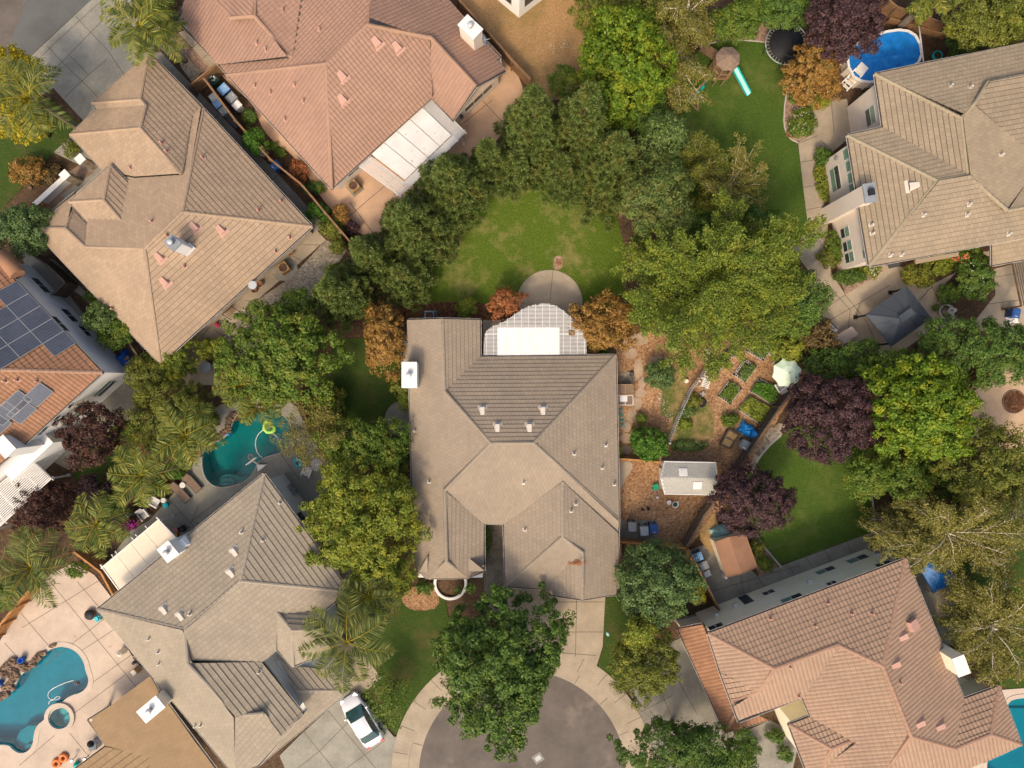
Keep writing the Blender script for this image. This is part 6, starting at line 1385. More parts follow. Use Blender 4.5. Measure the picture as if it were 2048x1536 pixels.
P = W(528, 306, 0); t = thing('covered_smoker', 'cream covered barrel smoker against the passage fence', 'smoker', (P.x, P.y, 0)); Rm = Matrix.Rotation(AA, 3, 'Z'); b = MB(); b.tube([P + Rm @ Vector((-.35, 0, .75)), P + Rm @ Vector((.35, 0, .75))], [.34, .34], 16); b.box((P.x, P.y, .38), (.62, .56, .75), AA); b.build('cover', M['cream_panel'], t); b = MB(); b.bar(P + Rm @ Vector((-.3, -.1, 1.1)), P + Rm @ Vector((.3, .1, 1.1)), .1, .02); b.build('strap', M['straw'], t)
P = W(471, 245, 0); t = thing('garden_cart', 'dark grey garden cart parked against the passage fence', 'cart', (P.x, P.y, 0)); b = MB(); b.box((P.x, P.y, .42), (1.3, .6, .3), AA, taper=(1.1, 1.15)); b.build('tray', M['dark'], t); b = MB(); d_ = Matrix.Rotation(AA, 3, 'Z') @ Vector((1, 0, 0)); b.tube([P - d_ * .6 + Vector((0, 0, .5)), P - d_ * 1.1 + Vector((0, 0, .75))], .03); b.build('handle', M['lgrey'], t)
for s in (-1, 1): y_ = Matrix.Rotation(AA, 3, 'Z') @ Vector((0, s * .33, 0)); b = MB(); b.tube([P + y_ * .95 + Vector((0, 0, .2)), P + y_ * 1.2 + Vector((0, 0, .2))], .2, 16, smooth=False); b.build('wheel', M['black'], t)
# tarps (crumpled)
def tarp(label, px, py, w, d, h, rz, m, seed, name='tarp_cover', cat='tarp', taper=.45, n=18):
 rr = random.Random(seed); P = W(px, py, 0); Rm = Matrix.Rotation(rz, 3, 'Z'); ph = [rr.uniform(0, 6.28) for _ in range(8)]; b = MB(); g = {}
 for i in range(n + 1):
  for j in range(n + 1):
   x, y = i / n * 2 - 1, j / n * 2 - 1; e = max(abs(x), abs(y)) ; k = max(0., 1 - max(0, (e - taper)) / (1 - taper)) ** .7
   z = h * k * (1 + .22 * math.sin(3.1 * x + ph[0]) * math.cos(2.7 * y + ph[1])) + .05 * math.sin(9 * x + 4 * y + ph[2]) + .04 * math.sin(11 * y - 5 * x + ph[3]) * (k > 0) + rr.uniform(-.02, .02)
   ww = 1 + .09 * math.sin(4 * y + ph[4]) + .05 * math.sin(9 * y + ph[5]); dd_ = 1 + .09 * math.sin(4 * x + ph[6]) + .05 * math.sin(8 * x + ph[7])
   q = P + Rm @ Vector((x * w / 2 * ww, y * d / 2 * dd_, max(.015, z))); g[i, j] = len(b.v); b.v.append(tuple(q))
 for i in range(n):
  for j in range(n): b.f.append((g[i, j], g[i + 1, j], g[i + 1, j + 1], g[i, j + 1])); b.m.append(0); b.sm.append(True)
 for i in range(n):
  for (p, q) in (((i, 0), (i + 1, 0)), ((i, n), (i + 1, n)), ((0, i), (0, i + 1)), ((n, i), (n, i + 1))):
   a, c = b.v[g[p]], b.v[g[q]]; b.face([a, c, (c[0], c[1], 0), (a[0], a[1], 0)])
 return tag(b.build(name, M[m]), label, cat)
tarp('bright blue tarp heaped over firewood at the vegetable garden fence', 1490, 857, 1.1, 1.0, .75, -.5, 'sky_tarp', 5); tarp('smaller end of blue tarp weighted with stones beside the grey lidded bin', 1506, 868, .95, .9, .7, -.5, 'sky_tarp', 8)
tarp('crumpled royal blue tarp heap in the passage beside the white solar house', 255, 720, 1.6, 1.1, .8, -.9, 'navy', 9)
tarp('pale teal fitted cover over a long item beside the brown shed', 1440, 1061, 1.75, .95, .62, .25, 'tarp_teal', 12, taper=.3)
tarp('white sacks slumped beside the blue bin of the beige house', 2022, 641, .9, .8, .5, .3, 'white', 14, 'sacks', 'sacks')
for k, (x, y, m_) in enumerate(((254, 716, 'brown_fabric'), (255, 735, 'brown_fabric'))): P = W(x, y, .85); b = MB(); b.box((P.x, P.y, .86), (.42, .26, .08), .6 + k); tag(b.build('brick', M['stone']), ('brick' if k == 0 else 'second brick') + ' weighing down the royal blue tarp' + (' near its middle' if k == 0 else ' at its lower end'), 'brick')
# raised vegetable beds
def raised_bed(label, c4, plants, dens, hgt, blocks=True):
 Q4 = WL(c4); c = sum(Q4, Vector()) / 4; t = thing('raised_bed', label, 'raised bed', (c.x, c.y, 0), 'cinder block vegetable beds'); b, hl = MB(), MB()
 if area2(Q4) < 0: Q4.reverse()
 I4 = inset(Q4, .2)
 for i in range(4):
  A, D = Q4[i], Q4[(i + 1) % 4]; L = (D - A).length; x = (D - A) / L; y = Vector((-x.y, x.x, 0)); n = max(1, round(L / .40))
  for k in range(n):
   o = A + x * (k * L / n); l = L / n - .012
   b.box(o + x * l / 2 + y * .1 + Vector((0, 0, .1)), (l, .19, .2), math.atan2(x.y, x.x))
   for s in (.27, .73): hl.box(o + x * l * s + y * .1 + Vector((0, 0, .202)), (l * .34, .115, .006), math.atan2(x.y, x.x))
 bl = b.build('block_border', M['block'], t); hl.build('block_holes', M['black'], bl)
 s_ = MB(); s_.prism(I4, .0, .14); s_.build('bed_soil', M['soil'], t)
 v, f = [], []; rr = random.Random(hash(label) % 999 if False else len(label) * 7)
 nl = int(dens * 900); tw = [(rr.random(), rr.random(), rr.uniform(.5, 1)) for _ in range(max(4, int(dens * 12)))]
 i4 = [Vector((p.x, p.y, 0)) for p in I4]
 for k in range(nl):
  u, w_, s = rr.choice(tw); u = min(1.08, max(-.08, u + rr.gauss(0, .10))); w_ = min(1.08, max(-.08, w_ + rr.gauss(0, .10)))
  P = lerp(lerp(i4[0], i4[1], u), lerp(i4[3], i4[2], u), w_); z = .16 + hgt * s * abs(rr.random()); a = rr.uniform(0, 6.28); e = rr.uniform(.1, .9); l = rr.uniform(.06, .12)
  d = Vector((math.cos(a) * math.cos(e), math.sin(a) * math.cos(e), math.sin(e) * .6)); y = d.cross(Vector((rr.uniform(-.4, .4), rr.uniform(-.4, .4), 1))).normalized() * l * .42; c_ = P + Vector((0, 0, z)); q = len(v)
  v += [c_ - d * l, c_ - y, c_ + d * l, c_ + y]; f.append((q, q + 1, q + 2, q + 3))
 np_mesh('foliage', [tuple(p) for p in v], np.array(f), M[plants], t)
raised_bed('cinder block bed nearest the picket gate, half under the airy tree', [(1417, 733), (1435, 745), (1470, 709), (1452, 697)], 'l_green', 1.5, .4)
raised_bed('cinder block bed with grey-green plants at the dark fence corner', [(1490, 702), (1508, 677), (1542, 698), (1525, 723)], 'l_silver', 1.3, .45)
raised_bed('cinder block bed with blue-green cabbages in the middle of the plot', [(1464, 749), (1488, 717), (1513, 734), (1489, 766)], 'l_silver', 1.5, .4)
raised_bed('cinder block bed with yellow-green plants below the picket gate', [(1433, 792), (1457, 760), (1483, 777), (1459, 810)], 'l_green', 1.5, .4)
raised_bed('lush bright green bed beside the mint parasol', [(1498, 782), (1516, 756), (1564, 779), (1540, 809)], 'l_bush', 4.5, .45)
raised_bed('yellow-green overgrown bed above the blue tarp', [(1473, 818), (1497, 791), (1540, 814), (1517, 848)], 'l_lime', 4.5, .45)
# compost bays
Q4 = WL([(1438, 888), (1454, 858), (1475, 868), (1456, 896)]); t = thing('compost_bin', 'double timber compost box filled with straw beside the blue tarp', 'compost box', (Q4[0].x, Q4[0].y, 0)); b = MB()
for i in range(4): b.bar(Q4[i] + Vector((0, 0, .3)), Q4[(i + 1) % 4] + Vector((0, 0, .3)), .09, .6)
b.bar(lerp(Q4[0], Q4[1], .5) + Vector((0, 0, .3)), lerp(Q4[3], Q4[2], .5) + Vector((0, 0, .3)), .08, .58); b.build('frame', M['wood_dark'], t); b = MB(); b.prism(inset(Q4, .08), 0, .5); b.build('straw_fill', M['straw'], t)
for x, y, lb in ((1404.6, 788, 'single cinder block beside the tyre planter'), (1308, 1073, 'cinder block against the blue bin, upper of two'), (1309, 1080, 'cinder block below its twin at the pad edge')):
 P = W(x, y); t = thing('cinder_block', lb, 'cinder block', (P.x, P.y, 0)); b = MB(); b.box((P.x, P.y, .1), (.36, .34, .2), .5 if x > 1400 else 0); b.build('block', M['block'], t) if False else None
 bl = b.build('body', M['block'], t); hl = MB()
 for s in (-.09, .09):
  for r in (-.08, .08): hl.box((P.x + s, P.y + r, .202), (.1, .1, .006))
 hl.build('hole', M['black'], t)
P = W(1402, 805, 0); t = thing('tyre_planter', 'black tyre planter with trailing plants beside the picket fence', 'planter', (P.x, P.y, 0)); b = MB(); b.ring((P.x, P.y, .13), .3, .12, 30, 10); b.build('tyre', M['tyre'], t); b = MB(); b.lathe((P.x, P.y, 0), [(.22, .1), (.22, .16), (.001, .18)], 18); b.build('bed_soil', M['soil'], t)
for x, y, m_, prof, lb, nm, ct in ((1371, 762, 'cream_panel', [(.11, 0), (.17, .28), (.19, .3), (.15, .29), (.001, .22)], 'cream pot beside the bush in the woodchip garden', 'plant_pot', 'pot'), (1525, 677, 'white', [(.14, 0), (.17, .36), (.15, .36), (.13, .05), (.001, .04)], 'white bucket at the fence corner above the grey-green bed', 'bucket', 'bucket'), (1540, 707, 'white', [(.15, 0), (.2, .36), (.17, .36), (.14, .05), (.001, .04)], 'white bucket at the end of the grey-green bed', 'bucket', 'bucket'),
  (1336.5, 1004, 'white', [(.12, 0), (.18, .3), (.19, .32), (.15, .31), (.13, .1), (.001, .1)], 'white rimmed tub next to the round green tub', 'tub', 'tub'), (1349, 1008, 'white', [(.18, 0), (.25, .34), (.27, .36), (.22, .35), (.2, .2)], 'larger white rimmed tub holding green water', 'tub', 'tub'), (1356, 1003, 'lgrey', [(.06, 0), (.08, .14), (.06, .14)], 'little grey cup beside the larger white rimmed tub', 'cup', 'cup'), (1314, 994, 'white', [(.08, 0), (.1, .2), (.04, .24), (.001, .24)], 'white jug on the woodchips below the green stool', 'jug', 'jug'),
  (1284, 1018, 'black', [(.1, 0), (.13, .22), (.1, .22), (.001, .14)], 'black pot on the woodchips, farther from the grey shed', 'plant_pot', 'pot'), (1296, 1017, 'black', [(.12, 0), (.15, .24), (.12, .24), (.001, .14)], 'black pot on the woodchips, nearer the grey shed', 'plant_pot', 'pot'), (1262, 749, 'dark', [(.14, 0), (.2, .3), (.16, .3), (.001, .2)], 'dark pot on the gravel patch beside the central house', 'plant_pot', 'pot'), (1577, 270, 'terracotta', [(.14, 0), (.28, .2), (.3, .24), (.24, .22), (.14, .08), (.001, .08)], 'terracotta bowl at the tip of the flower bed', 'bowl', 'bowl')):
 lathe_thing(nm, lb, ct, x, y, 0, prof, m_)
P = W(1349, 1008); b = MB(); b.lathe((P.x, P.y, .22), [(.21, 0), (.21, .02), (.001, .02)], 20); tag(b.build('tub_water', M['dkgreen']), 'dark green water in the larger white rimmed tub', 'water')
P = W(1309.7, 973, 0); t = thing('step_stool', 'small green plastic stool at the grey shed door', 'stool', (P.x, P.y, 0)); b = MB(); b.box((P.x, P.y, .36), (.46, .46, .04), .25); b.build('seat', M['green_pl'], t)
for sx in (-1, 1):
 for sy in (-1, 1): b = MB(); b.bar((P.x + sx * .2, P.y + sy * .2, 0), (P.x + sx * .15, P.y + sy * .15, .34), .05); b.build('leg', M['green_pl'], t)
P = W(1313, 985, .02); b = MB(); b.ring((P.x, P.y, .03), .19, .013, 28, 6); tag(b.build('hoop', M['lgrey']), 'thin wire hoop lying below the green stool', 'hoop')
cf = thing('cold_frame', 'brown glazed cold frame with a white hatch against the central house wall', 'cold frame', W(1251, 790, 0))
for (y0, y1, z) in ((769, 789, .8), (791, 810, .7)):
 b = MB(); b.prism([v.to_2d() for v in WL([(1235, y0), (1266, y0), (1266, y1), (1235, y1)], z)], 0, z); b.build('box', M['brown_fabric'], cf); f = MB(); A = WL([(1235, y0), (1266, y0), (1266, y1), (1235, y1)], z + .03)
 for i in range(4): f.bar(A[i], A[(i + 1) % 4], .05)
 f.bar(lerp(A[0], A[1], .5), lerp(A[3], A[2], .5), .04); f.build('frame', M['straw'] if y0 < 780 else M['white'], cf)
b = MB(); b.box(W(1247, 797, .77), (.62, .52, .05)); b.build('hatch', M['white'], cf)
hz = MB(); pts = [W(1238 + 9 * math.sin(k * 1.7) + k * .5, 815 + k * 1.9 + 4 * math.cos(k * 2.3), .05 + .01 * (k % 3)) for k in range(20)] + [W(1236, 850, .05)]
hz.tube(smooth_line([tuple(p) for p in pts], 2), .022, 6); tag(hz.build('garden_hose', M['teal']), 'teal garden hose tangled along the central house wall', 'hose')
# agave-like plant and shed
def shed(label, ridge, eaves, ze, zr, m, wallm):
 """ridge: 2 px, eaves: two lines of 2 px"""
 E1, E2 = [W(*p, ze) for p in eaves[0]], [W(*p, ze) for p in eaves[1]]; R2 = [W(*p, zr) for p in ridge]; c = sum(E1 + E2, Vector()) / 4
 t = thing('garden_shed', label, 'shed', (c.x, c.y, 0), 'garden sheds'); mb = MB()
 for E_ in (E1, E2):
  ax, up = (E_[1] - E_[0]), (R2[0] - E_[0]); n = ax.cross(up).normalized(); n = n if n.z > 0 else -n; rows = 9
  for r in range(rows):
   cols = 16
   for k in range(cols):
    o = (r % 2) * .5 / cols
    def X(s, q, h): return lerp(lerp(E_[0], E_[1], min(1, max(0, s))), lerp(R2[0], R2[1], min(1, max(0, s))), q) + n * h
    a, d, q0, q1 = k / cols + o, (k + 1) / cols + o - .003, r / rows, (r + 1) / rows
    if d <= a or a >= 1: continue
    mb.face([X(a, q0, .03), X(d, q0, .03), X(d, q1, .008), X(a, q1, .008)]); mb.face([X(a, q0, -.01), X(d, q0, -.01), X(d, q0, .03), X(a, q0, .03)])
 ro = mb.build('roof', M[m], t); d2 = MB()
 for E_ in (E1, E2): d2.face([E_[0], E_[1], R2[1], R2[0]]); d2.bar(E_[0], E_[1], .06, .1)
 for k in (0, 1): d2.bar(E1[k], R2[k], .05, .12); d2.bar(E2[k], R2[k], .05, .12)
 d2.build('fascia', M['trim' if wallm == 'white' else m], ro)
 P4 = [E1[0], E1[1], E2[1], E2[0]]; ft = inset(P4, .12); w = MB(); w.prism(ft, 0, ze - .02)
 for k in (0, 1):
  a, d, r = lerp(E1[k], c, .06), lerp(E2[k], c, .06), lerp(R2[k], sum(R2, Vector()) / 2, .06); w.face([a, d, r - Vector((0, 0, .06))])
 w.build('wall', M[wallm], t); return t, ro, E1, E2, R2
t, ro, E1, E2, R2 = shed('grey shingled garden shed with two square white skylights', [(1321, 955), (1434, 957)], [[(1328, 923), (1431, 925)], [(1329, 988), (1430, 990)]], 2.0, 2.55, 'shingle_grey', 'white')
for x, y in ((1366.5, 945), (1395, 971)):
 P = W(x, y, 2.42); b = MB(); b.box((P.x, P.y, 2.36), (.66, .62, .12), 0, rx=(.35 if y > 957 else -.35)); s_ = b.build('skylight', M['white'], ro); b = MB(); b.box((P.x, P.y, 2.425), (.46, .44, .03), 0, rx=(.35 if y > 957 else -.35)); b.build('pane', M['trim'], s_)
b = MB(); a = W(1322, 952, 1.0); b.box((a.x + .06, a.y - .15, .95), (.06, 1.5, 1.8)); b.build('door', M['white'], t)
t, ro, E1, E2, R2 = shed('brown shingled garden shed beside the pale teal cover', [(1458, 1074), (1483, 1147)], [[(1429, 1084), (1453, 1154)], [(1491, 1070), (1514, 1134)]], 2.0, 2.45, 'shed_brown', 'stucco_cream')
P = W(1446, 1149); b = MB(); b.box((P.x, P.y, .45), (.26, .5, .9), .35, taper=(.7, .5)); tag(b.build('sandwich_board', M['white']), 'white folded board leaning at the brown shed corner', 'board')
# blue canopy under the birch, blue pool, trampoline, play set
q = quad_at([(1831, 1121), (1879, 1108), (1915, 1160), (1868, 1186)], 2.1); t = thing('shade_canopy', 'bright blue shade canopy under the pale birch branches', 'canopy', (q[0].x, q[0].y, 0)); b = MB(); pk_ = sum(q, Vector()) / 4 + Vector((0, 0, .5))
for i in range(4):
 a, d = q[i], q[(i + 1) % 4]; f = [a, d, pk_]; b.face(f if (d - a).cross(pk_ - a).z > 0 else f[::-1]); b.face([a, d, d - Vector((0, 0, .22)), a - Vector((0, 0, .22))])
b.build('canopy_cloth', M['royal'], t); cover_posts(t, q, 2.05, 'metal', .05)
pc_ = W(1769, 112, 1.25); t = thing('above_ground_pool', 'oval above-ground pool under a wrinkled blue cover', 'pool', (pc_.x, pc_.y, 0)); rz_ = math.radians(18); b = MB()
def ov(k, n=18, s=1): a = 2 * PI * k / n; e = 2.6; ca, sa = math.cos(a), math.sin(a); x, y = abs(ca) ** (2 / e) * (1 if ca > 0 else -1) * 3.05 * s, abs(sa) ** (2 / e) * (1 if sa > 0 else -1) * 1.85 * s; return pc_ + Matrix.Rotation(rz_, 3, 'Z') @ Vector((x, y, 0))
for k in range(18):
 a, d = ov(k), ov(k + 1); b.face([(a.x, a.y, 0), (d.x, d.y, 0), (d.x, d.y, 1.25), (a.x, a.y, 1.25)])
b.build('wall', M['stucco_beige'], t); b = MB()
for k in range(18): b.bar(ov(k) + Vector((0, 0, .02)), ov(k + 1) + Vector((0, 0, .02)), .2, .05)
b.build('rim', M['white'], t)
for k in range(18): b = MB(); p = ov(k, s=1.02); b.box((p.x, p.y, .6), (.12, .12, 1.2), rz_ + 2 * PI * k / 18); b.build('upright', M['stucco_beige'], t)
b = MB(); nr, na = 14, 48; g = {}
for i in range(nr + 1):
 for j in range(na):
  p = ov(j, na, max(.001, i / nr * .985)); x, y = p.x, p.y
  z = 1.16 + (.05 if i > nr - 2 else 0) + .035 * math.sin(5 * x + 2 * y) * math.sin(3 * y - x) + .03 * math.sin(9 * x - 7 * y) + .02 * math.sin(17 * x + 5 * y) + .05 * math.exp(-((y - pc_.y - .32 * (x - pc_.x) * .5 + .1) / .12) ** 2)
  g[i, j] = len(b.v); b.v.append((x, y, z))
for i in range(nr):
 for j in range(na): b.f.append((g[i, j], g[i + 1, j], g[i + 1, (j + 1) % na], g[i, (j + 1) % na])); b.m.append(0); b.sm.append(True)
b.build('cover', M['royal'], t)
P = W(1695, 166, 0); t = thing('pool_steps', 'white pool steps leaning over the rim of the blue covered pool', 'steps', (P.x, P.y, 0)); b = MB(); d_ = Vector((.75, .85, 0)).normalized(); y_ = Vector((-d_.y, d_.x, 0))
for s in (-1, 1): b.bar(P - d_ * .5 + y_ * s * .38, P + d_ * .55 + y_ * s * .38 + Vector((0, 0, 1.35)), .09, .3)
b.bar(P + d_ * .4 + Vector((0, 0, 1.38)), P + d_ * 1.15 + Vector((0, 0, 1.38)), .8, .06); b.build('side_rail', M['white'], t); b = MB()
for k in range(5): b.bar(P - d_ * (.45 - k * .22) + y_ * .36 + Vector((0, 0, .2 + k * .26)), P - d_ * (.45 - k * .22) - y_ * .36 + Vector((0, 0, .2 + k * .26)), .22, .05)
b.build('tread', M['trim'], t)
t = thing('cover_reel', 'white pole of the pool cover reel beside the blue pool', 'pole', W(1842, 90, 0)); b = MB(); b.tube([W(1838, 52, 1.35), W(1847, 124, 1.35)], .06, 10); b.build('roller', M['white'], t); b = MB(); b.bar(W(1838, 52, 0) , W(1838, 52, 1.35), .07); b.bar(W(1847, 122, 0), W(1847, 122, 1.35), .07); b.build('stand', M['red'], t)
P = W(1873, 113); b = MB(); b.ring((P.x, P.y, .12), .4, .05, 28, 6); b.ring((P.x, P.y, .2), .36, .05, 28, 6); tag(b.build('hose_coil', M['teal']), 'teal hose coil on the brown slope beyond the cover reel', 'hose')
P = W(1868, 10, 0); b = MB(); b.tube([(P.x - .95, P.y, .3), (P.x - .5, P.y + .05, .3), (P.x + .4, P.y - .1, .3), (P.x + .95, P.y - .02, .35)], [.05, .32, .34, .08], 10); tag(b.build('toy_boat', M['red']), 'red toy boat half hidden under fronds in the top corner', 'toy boat')
P = W(1573, 87, .9); t = thing('trampoline', 'round black trampoline with pale rim under the purple tree', 'trampoline', (P.x, P.y, 0)); R_ = 1.72
b = MB(); b.ring(P, R_, .045, 48, 8); b.build('frame', M['lgrey'], t); b = MB(); b.lathe(P, [(.001, -.03), (R_ - .32, -.01), (R_ - .32, 0), (.001, -.02)], 40); b.build('mat', M['black'], t); b = MB()
for k in range(72): a = 2 * PI * k / 72; b.bar(P + Vector((math.cos(a) * (R_ - .32), math.sin(a) * (R_ - .32), 0)), P + Vector((math.cos(a) * R_, math.sin(a) * R_, .02)), .035 if k % 2 else .02, .02, k % 2)
b.build('springs', [M['dark'], M['lgrey']], t)
for k in range(6): a = 2 * PI * k / 6 + .3; b = MB(); b.tube([(P.x + math.cos(a) * R_, P.y + math.sin(a) * R_, 0), (P.x + math.cos(a) * R_, P.y + math.sin(a) * R_, .9)], .03); b.build('leg', M['metal'], t); b = MB(); b.tube([(P.x + math.cos(a) * R_ * 1.03, P.y + math.sin(a) * R_ * 1.03, .2), (P.x + math.cos(a) * R_ * 1.03, P.y + math.sin(a) * R_ * 1.03, 2.4)], .025); b.build('net_pole', M['black'], t)
b = MB(); b.ring((P.x, P.y, 2.4), R_ * 1.03, .03, 48, 6)
for k in range(96):
 a = 2 * PI * k / 96; b.bar((P.x + math.cos(a) * R_ * 1.03, P.y + math.sin(a) * R_ * 1.03, .95), (P.x + math.cos(a) * R_ * 1.03, P.y + math.sin(a) * R_ * 1.03, 2.4), .008)
b.build('net', M['black'], t)
# play set
P = W(1442, 138, 1.3); top = W(1458, 112, 3.3); base = Vector((W(1442, 138, 1.3).x, W(1442, 138, 1.3).y, 0)); t = thing('play_tower', 'octagonal wooden play tower with teal slide, ramp and swing beam', 'play set', base)
def octo(r, z, ph=PI / 8): return [Vector((base.x + r * math.cos(2 * PI * k / 8 + ph), base.y + r * math.sin(2 * PI * k / 8 + ph), z)) for k in range(8)]
b = MB()
for k in range(8): p = octo(.88, 0)[k]; b.bar(p, Vector((p.x, p.y, 3.1)), .09)
b.build('posts', M['wood_play'], t); b = MB(); b.prism(octo(.92, 0), 1.2, 1.3, bottom=True); b.build('deck', M['wood_play'], t); b = MB(); A = octo(.9, 1.3)
for k in range(8):
 if k in (7,): continue
 a, d = A[k], A[(k + 1) % 8]
 for j in range(7): p = lerp(a, d, (j + .5) / 7); b.bar(p, p + Vector((0, 0, .8)), .09, .02)
 b.bar(a + Vector((0, 0, .8)), d + Vector((0, 0, .8)), .06, .08); b.bar(a + Vector((0, 0, .1)), d + Vector((0, 0, .1)), .05, .08)
b.build('railing', M['wood_play'], t); b = MB(); E8 = octo(.98, 3.05); ap = Vector((base.x, base.y, 3.75))
for k in range(8):
 a, d = E8[k], E8[(k + 1) % 8]
 for r in range(6):
  q0, q1 = r / 6, (r + 1) / 6; n_ = (d - a).cross(ap - a).normalized(); cols = max(1, 5 - r * 4 // 6)
  for j in range(cols):
   A_, B2, C2, D2 = lerp(lerp(a, d, j / cols), ap, q0), lerp(lerp(a, d, (j + .96) / cols), ap, q0), lerp(lerp(a, d, (j + .96) / cols), ap, q1), lerp(lerp(a, d, j / cols), ap, q1)
   b.face([A_ + n_ * .03, B2 + n_ * .03, C2 + n_ * .006, D2 + n_ * .006]); b.face([A_ - n_ * .02, B2 - n_ * .02, B2 + n_ * .03, A_ + n_ * .03])
b.build('roof', M['shingle'], t)
s0, s1, s2 = W(1470, 138, 1.2), W(1488, 172, .45), W(1497, 189, .18); sx_ = (s1 - s0).to_2d().normalized(); sy_ = Vector((-sx_.y, sx_.x, 0)); b = MB();
for (a, d) in ((s0, s1), (s1, s2)): b.bar(a, d + (d - a) * .03, .42, .03)
ch_ = b.build('slide', M['teal_pale'], t); b = MB()
for s in (-1, 1):
 for (a, d) in ((s0, s1), (s1, s2)): b.bar(a + sy_ * s * .24 + Vector((0, 0, .06)), d + sy_ * s * .24 + Vector((0, 0, .06)), .06, .16)
b.build('slide_rim', M['teal'], ch_); b = MB(); b.bar(W(1468, 146, .9), W(1489, 187, .05), .07, .1); b.build('slide_beam', M['wood_orange'], t)
b = MB(); r0_, r1_ = W(1404, 93, .05), W(1434, 113, 1.25);
for k in range(9): p = lerp(r0_, r1_, (k + .5) / 9); b.bar(p + Vector((.2, .38, 0)), p - Vector((.2, .38, 0)), .16, .03)
b.build('climbing_ramp', M['wood_play'], t); b = MB()
bt0, bt1 = W(1425, 148, 2.25), W(1392, 182, 2.25); b.bar(bt0, bt1 + (bt1 - bt0) * .04, .1, .16); b.build('swing_beam', M['wood_play'], t); b = MB()
f1, f2 = W(1397, 222, .03), W(1363, 189, .03); b.bar(bt1, f1, .1); b.bar(bt1, f2, .1); b.bar(f1, f2, .12, .09); b.bar(lerp(bt1, f1, .45), lerp(bt1, f2, .45), .08); b.build('leg_frame', M['wood_play'], t)
for f_ in (.25, .55, .86):
 p = lerp(bt0, bt1, f_); d_ = (bt1 - bt0).normalized(); b = MB(); b.bar(p - d_ * .22 - Vector((0, 0, 1.75)), p + d_ * .22 - Vector((0, 0, 1.75)), .2, .04); sw = b.build('swing_seat', M['teal'], t); b = MB()
 for s in (-1, 1): b.tube([p + d_ * .2 * s, p + d_ * .2 * s - Vector((0, 0, 1.75))], .014, 5)
 b.build('chain', M['teal'], sw)
# outdoor kitchen
pl = zp([(75, 620), (130, 595), (215, 720), (270, 810), (400, 730), (465, 805), (280, 940)], 1620, 500, 4.785); zt = .95; t = thing('outdoor_kitchen', 'L-shaped concrete outdoor kitchen counter with grill and small sink', 'outdoor kitchen', W(1660, 655, 0)); b = MB(); P = [v.to_2d() for v in WL(pl, zt)]; b.prism(inset(P, .06), 0, zt - .08); b.build('base', M['stucco_tan'], t); b = MB(); b.prism(P, zt - .08, zt, bottom=True); b.build('countertop', M['concrete_peach'], t)
a_ = math.atan2(-(810 - 620), 270 - 75) ; c0 = W(1663, 655, 1.2); b = MB(); b.box((c0.x, c0.y, 1.1), (1.05, .5, .3), a_, taper=(1, .7)); gr_ = b.build('grill', M['steel'], t); b = MB(); b.box((c0.x + .22, c0.y - .12 + .2, 1.18), (.9, .2, .12), a_); b.build('grill_hood', M['dark'], gr_); b = MB(); c1 = W(1644, 635, 1.0); b.box((c1.x, c1.y, .97), (.36, .32, .04), a_); sk = b.build('sink', M['steel'], t); b = MB(); b.box((c1.x, c1.y, .992), (.26, .22, .008), a_); b.build('basin', M['lead'], sk)
# fountain
P = W(1887, 624, 0); t = thing('fountain', 'pale tiered stone fountain with round basin beside the gazebo', 'fountain', (P.x, P.y, 0)); b = MB(); b.lathe((P.x, P.y, 0), [(.5, 0), (.56, .1), (.62, .4), (.62, .48), (.52, .48), (.5, .38), (.001, .38)], 36); b.build('basin', M['fountain'], t)
b = MB(); b.lathe((P.x, P.y, .39), [(.49, 0), (.001, .001)], 30); b.build('basin_water', M['brown_fabric'], t)
b = MB(); b.lathe((P.x, P.y, .38), [(.12, 0), (.08, .2), (.07, .5), (.1, .58)], 16); b.build('column', M['fountain'], t); b = MB(); b.lathe((P.x, P.y, .95), [(.08, 0), (.26, .08), (.30, .16), (.25, .16), (.2, .1), (.001, .09)], 28); b.build('middle_bowl', M['fountain'], t); b = MB(); b.lathe((P.x, P.y, 1.05), [(.06, 0), (.05, .35), (.12, .42), (.15, .5), (.12, .5), (.08, .46), (.001, .45)], 22); b.build('top_bowl', M['fountain'], t)
b = MB(); b.box(W(1788, 529, .1), (1.0, .5, .02), .18); tag(b.build('door_mat', M['dark']), 'dark door mat at the back door of the beige house', 'mat')
cb = MB(); cb.tube([tuple(W(*p, .085)) for p in smooth_line([(1838, 600), (1850, 590), (1857, 578), (1866, 575)])], .02, 5); tag(cb.build('cable', M['black']), 'dark cable curving over the concrete beside the gazebo', 'cable')
# entry of the tan house
for x, y, lb in ((160, 318, 'white-capped stone pillar nearer the driveway at the tan house entry'), (129, 350, 'white-capped stone pillar at the head of the low white wall')):
 P = W(x, y, 1.9); t = thing('entry_pillar', lb, 'pillar', (P.x, P.y, 0), 'entry pillars'); b = MB(); b.box((P.x, P.y, .92), (.55, .55, 1.84), AA); b.build('shaft', M['rocks'], t); b = MB(); b.box((P.x, P.y, 1.88), (.68, .68, .1), AA); b.build('cap', M['white'], t)
P0, P1 = W(126, 356, 1.0), W(66, 411, 1.0); t = thing('garden_wall', 'low white rendered wall beside the tan house entry', 'wall', (P0.x, P0.y, 0)); b = MB(); b.bar(Vector((P0.x, P0.y, .45)), Vector((P1.x, P1.y, .45)), .3, .9); b.build('body', M['stucco_white'], t); b = MB(); b.bar(Vector((P0.x, P0.y, .94)), Vector((P1.x, P1.y, .94)), .42, .08); b.build('coping', M['trim'], t)
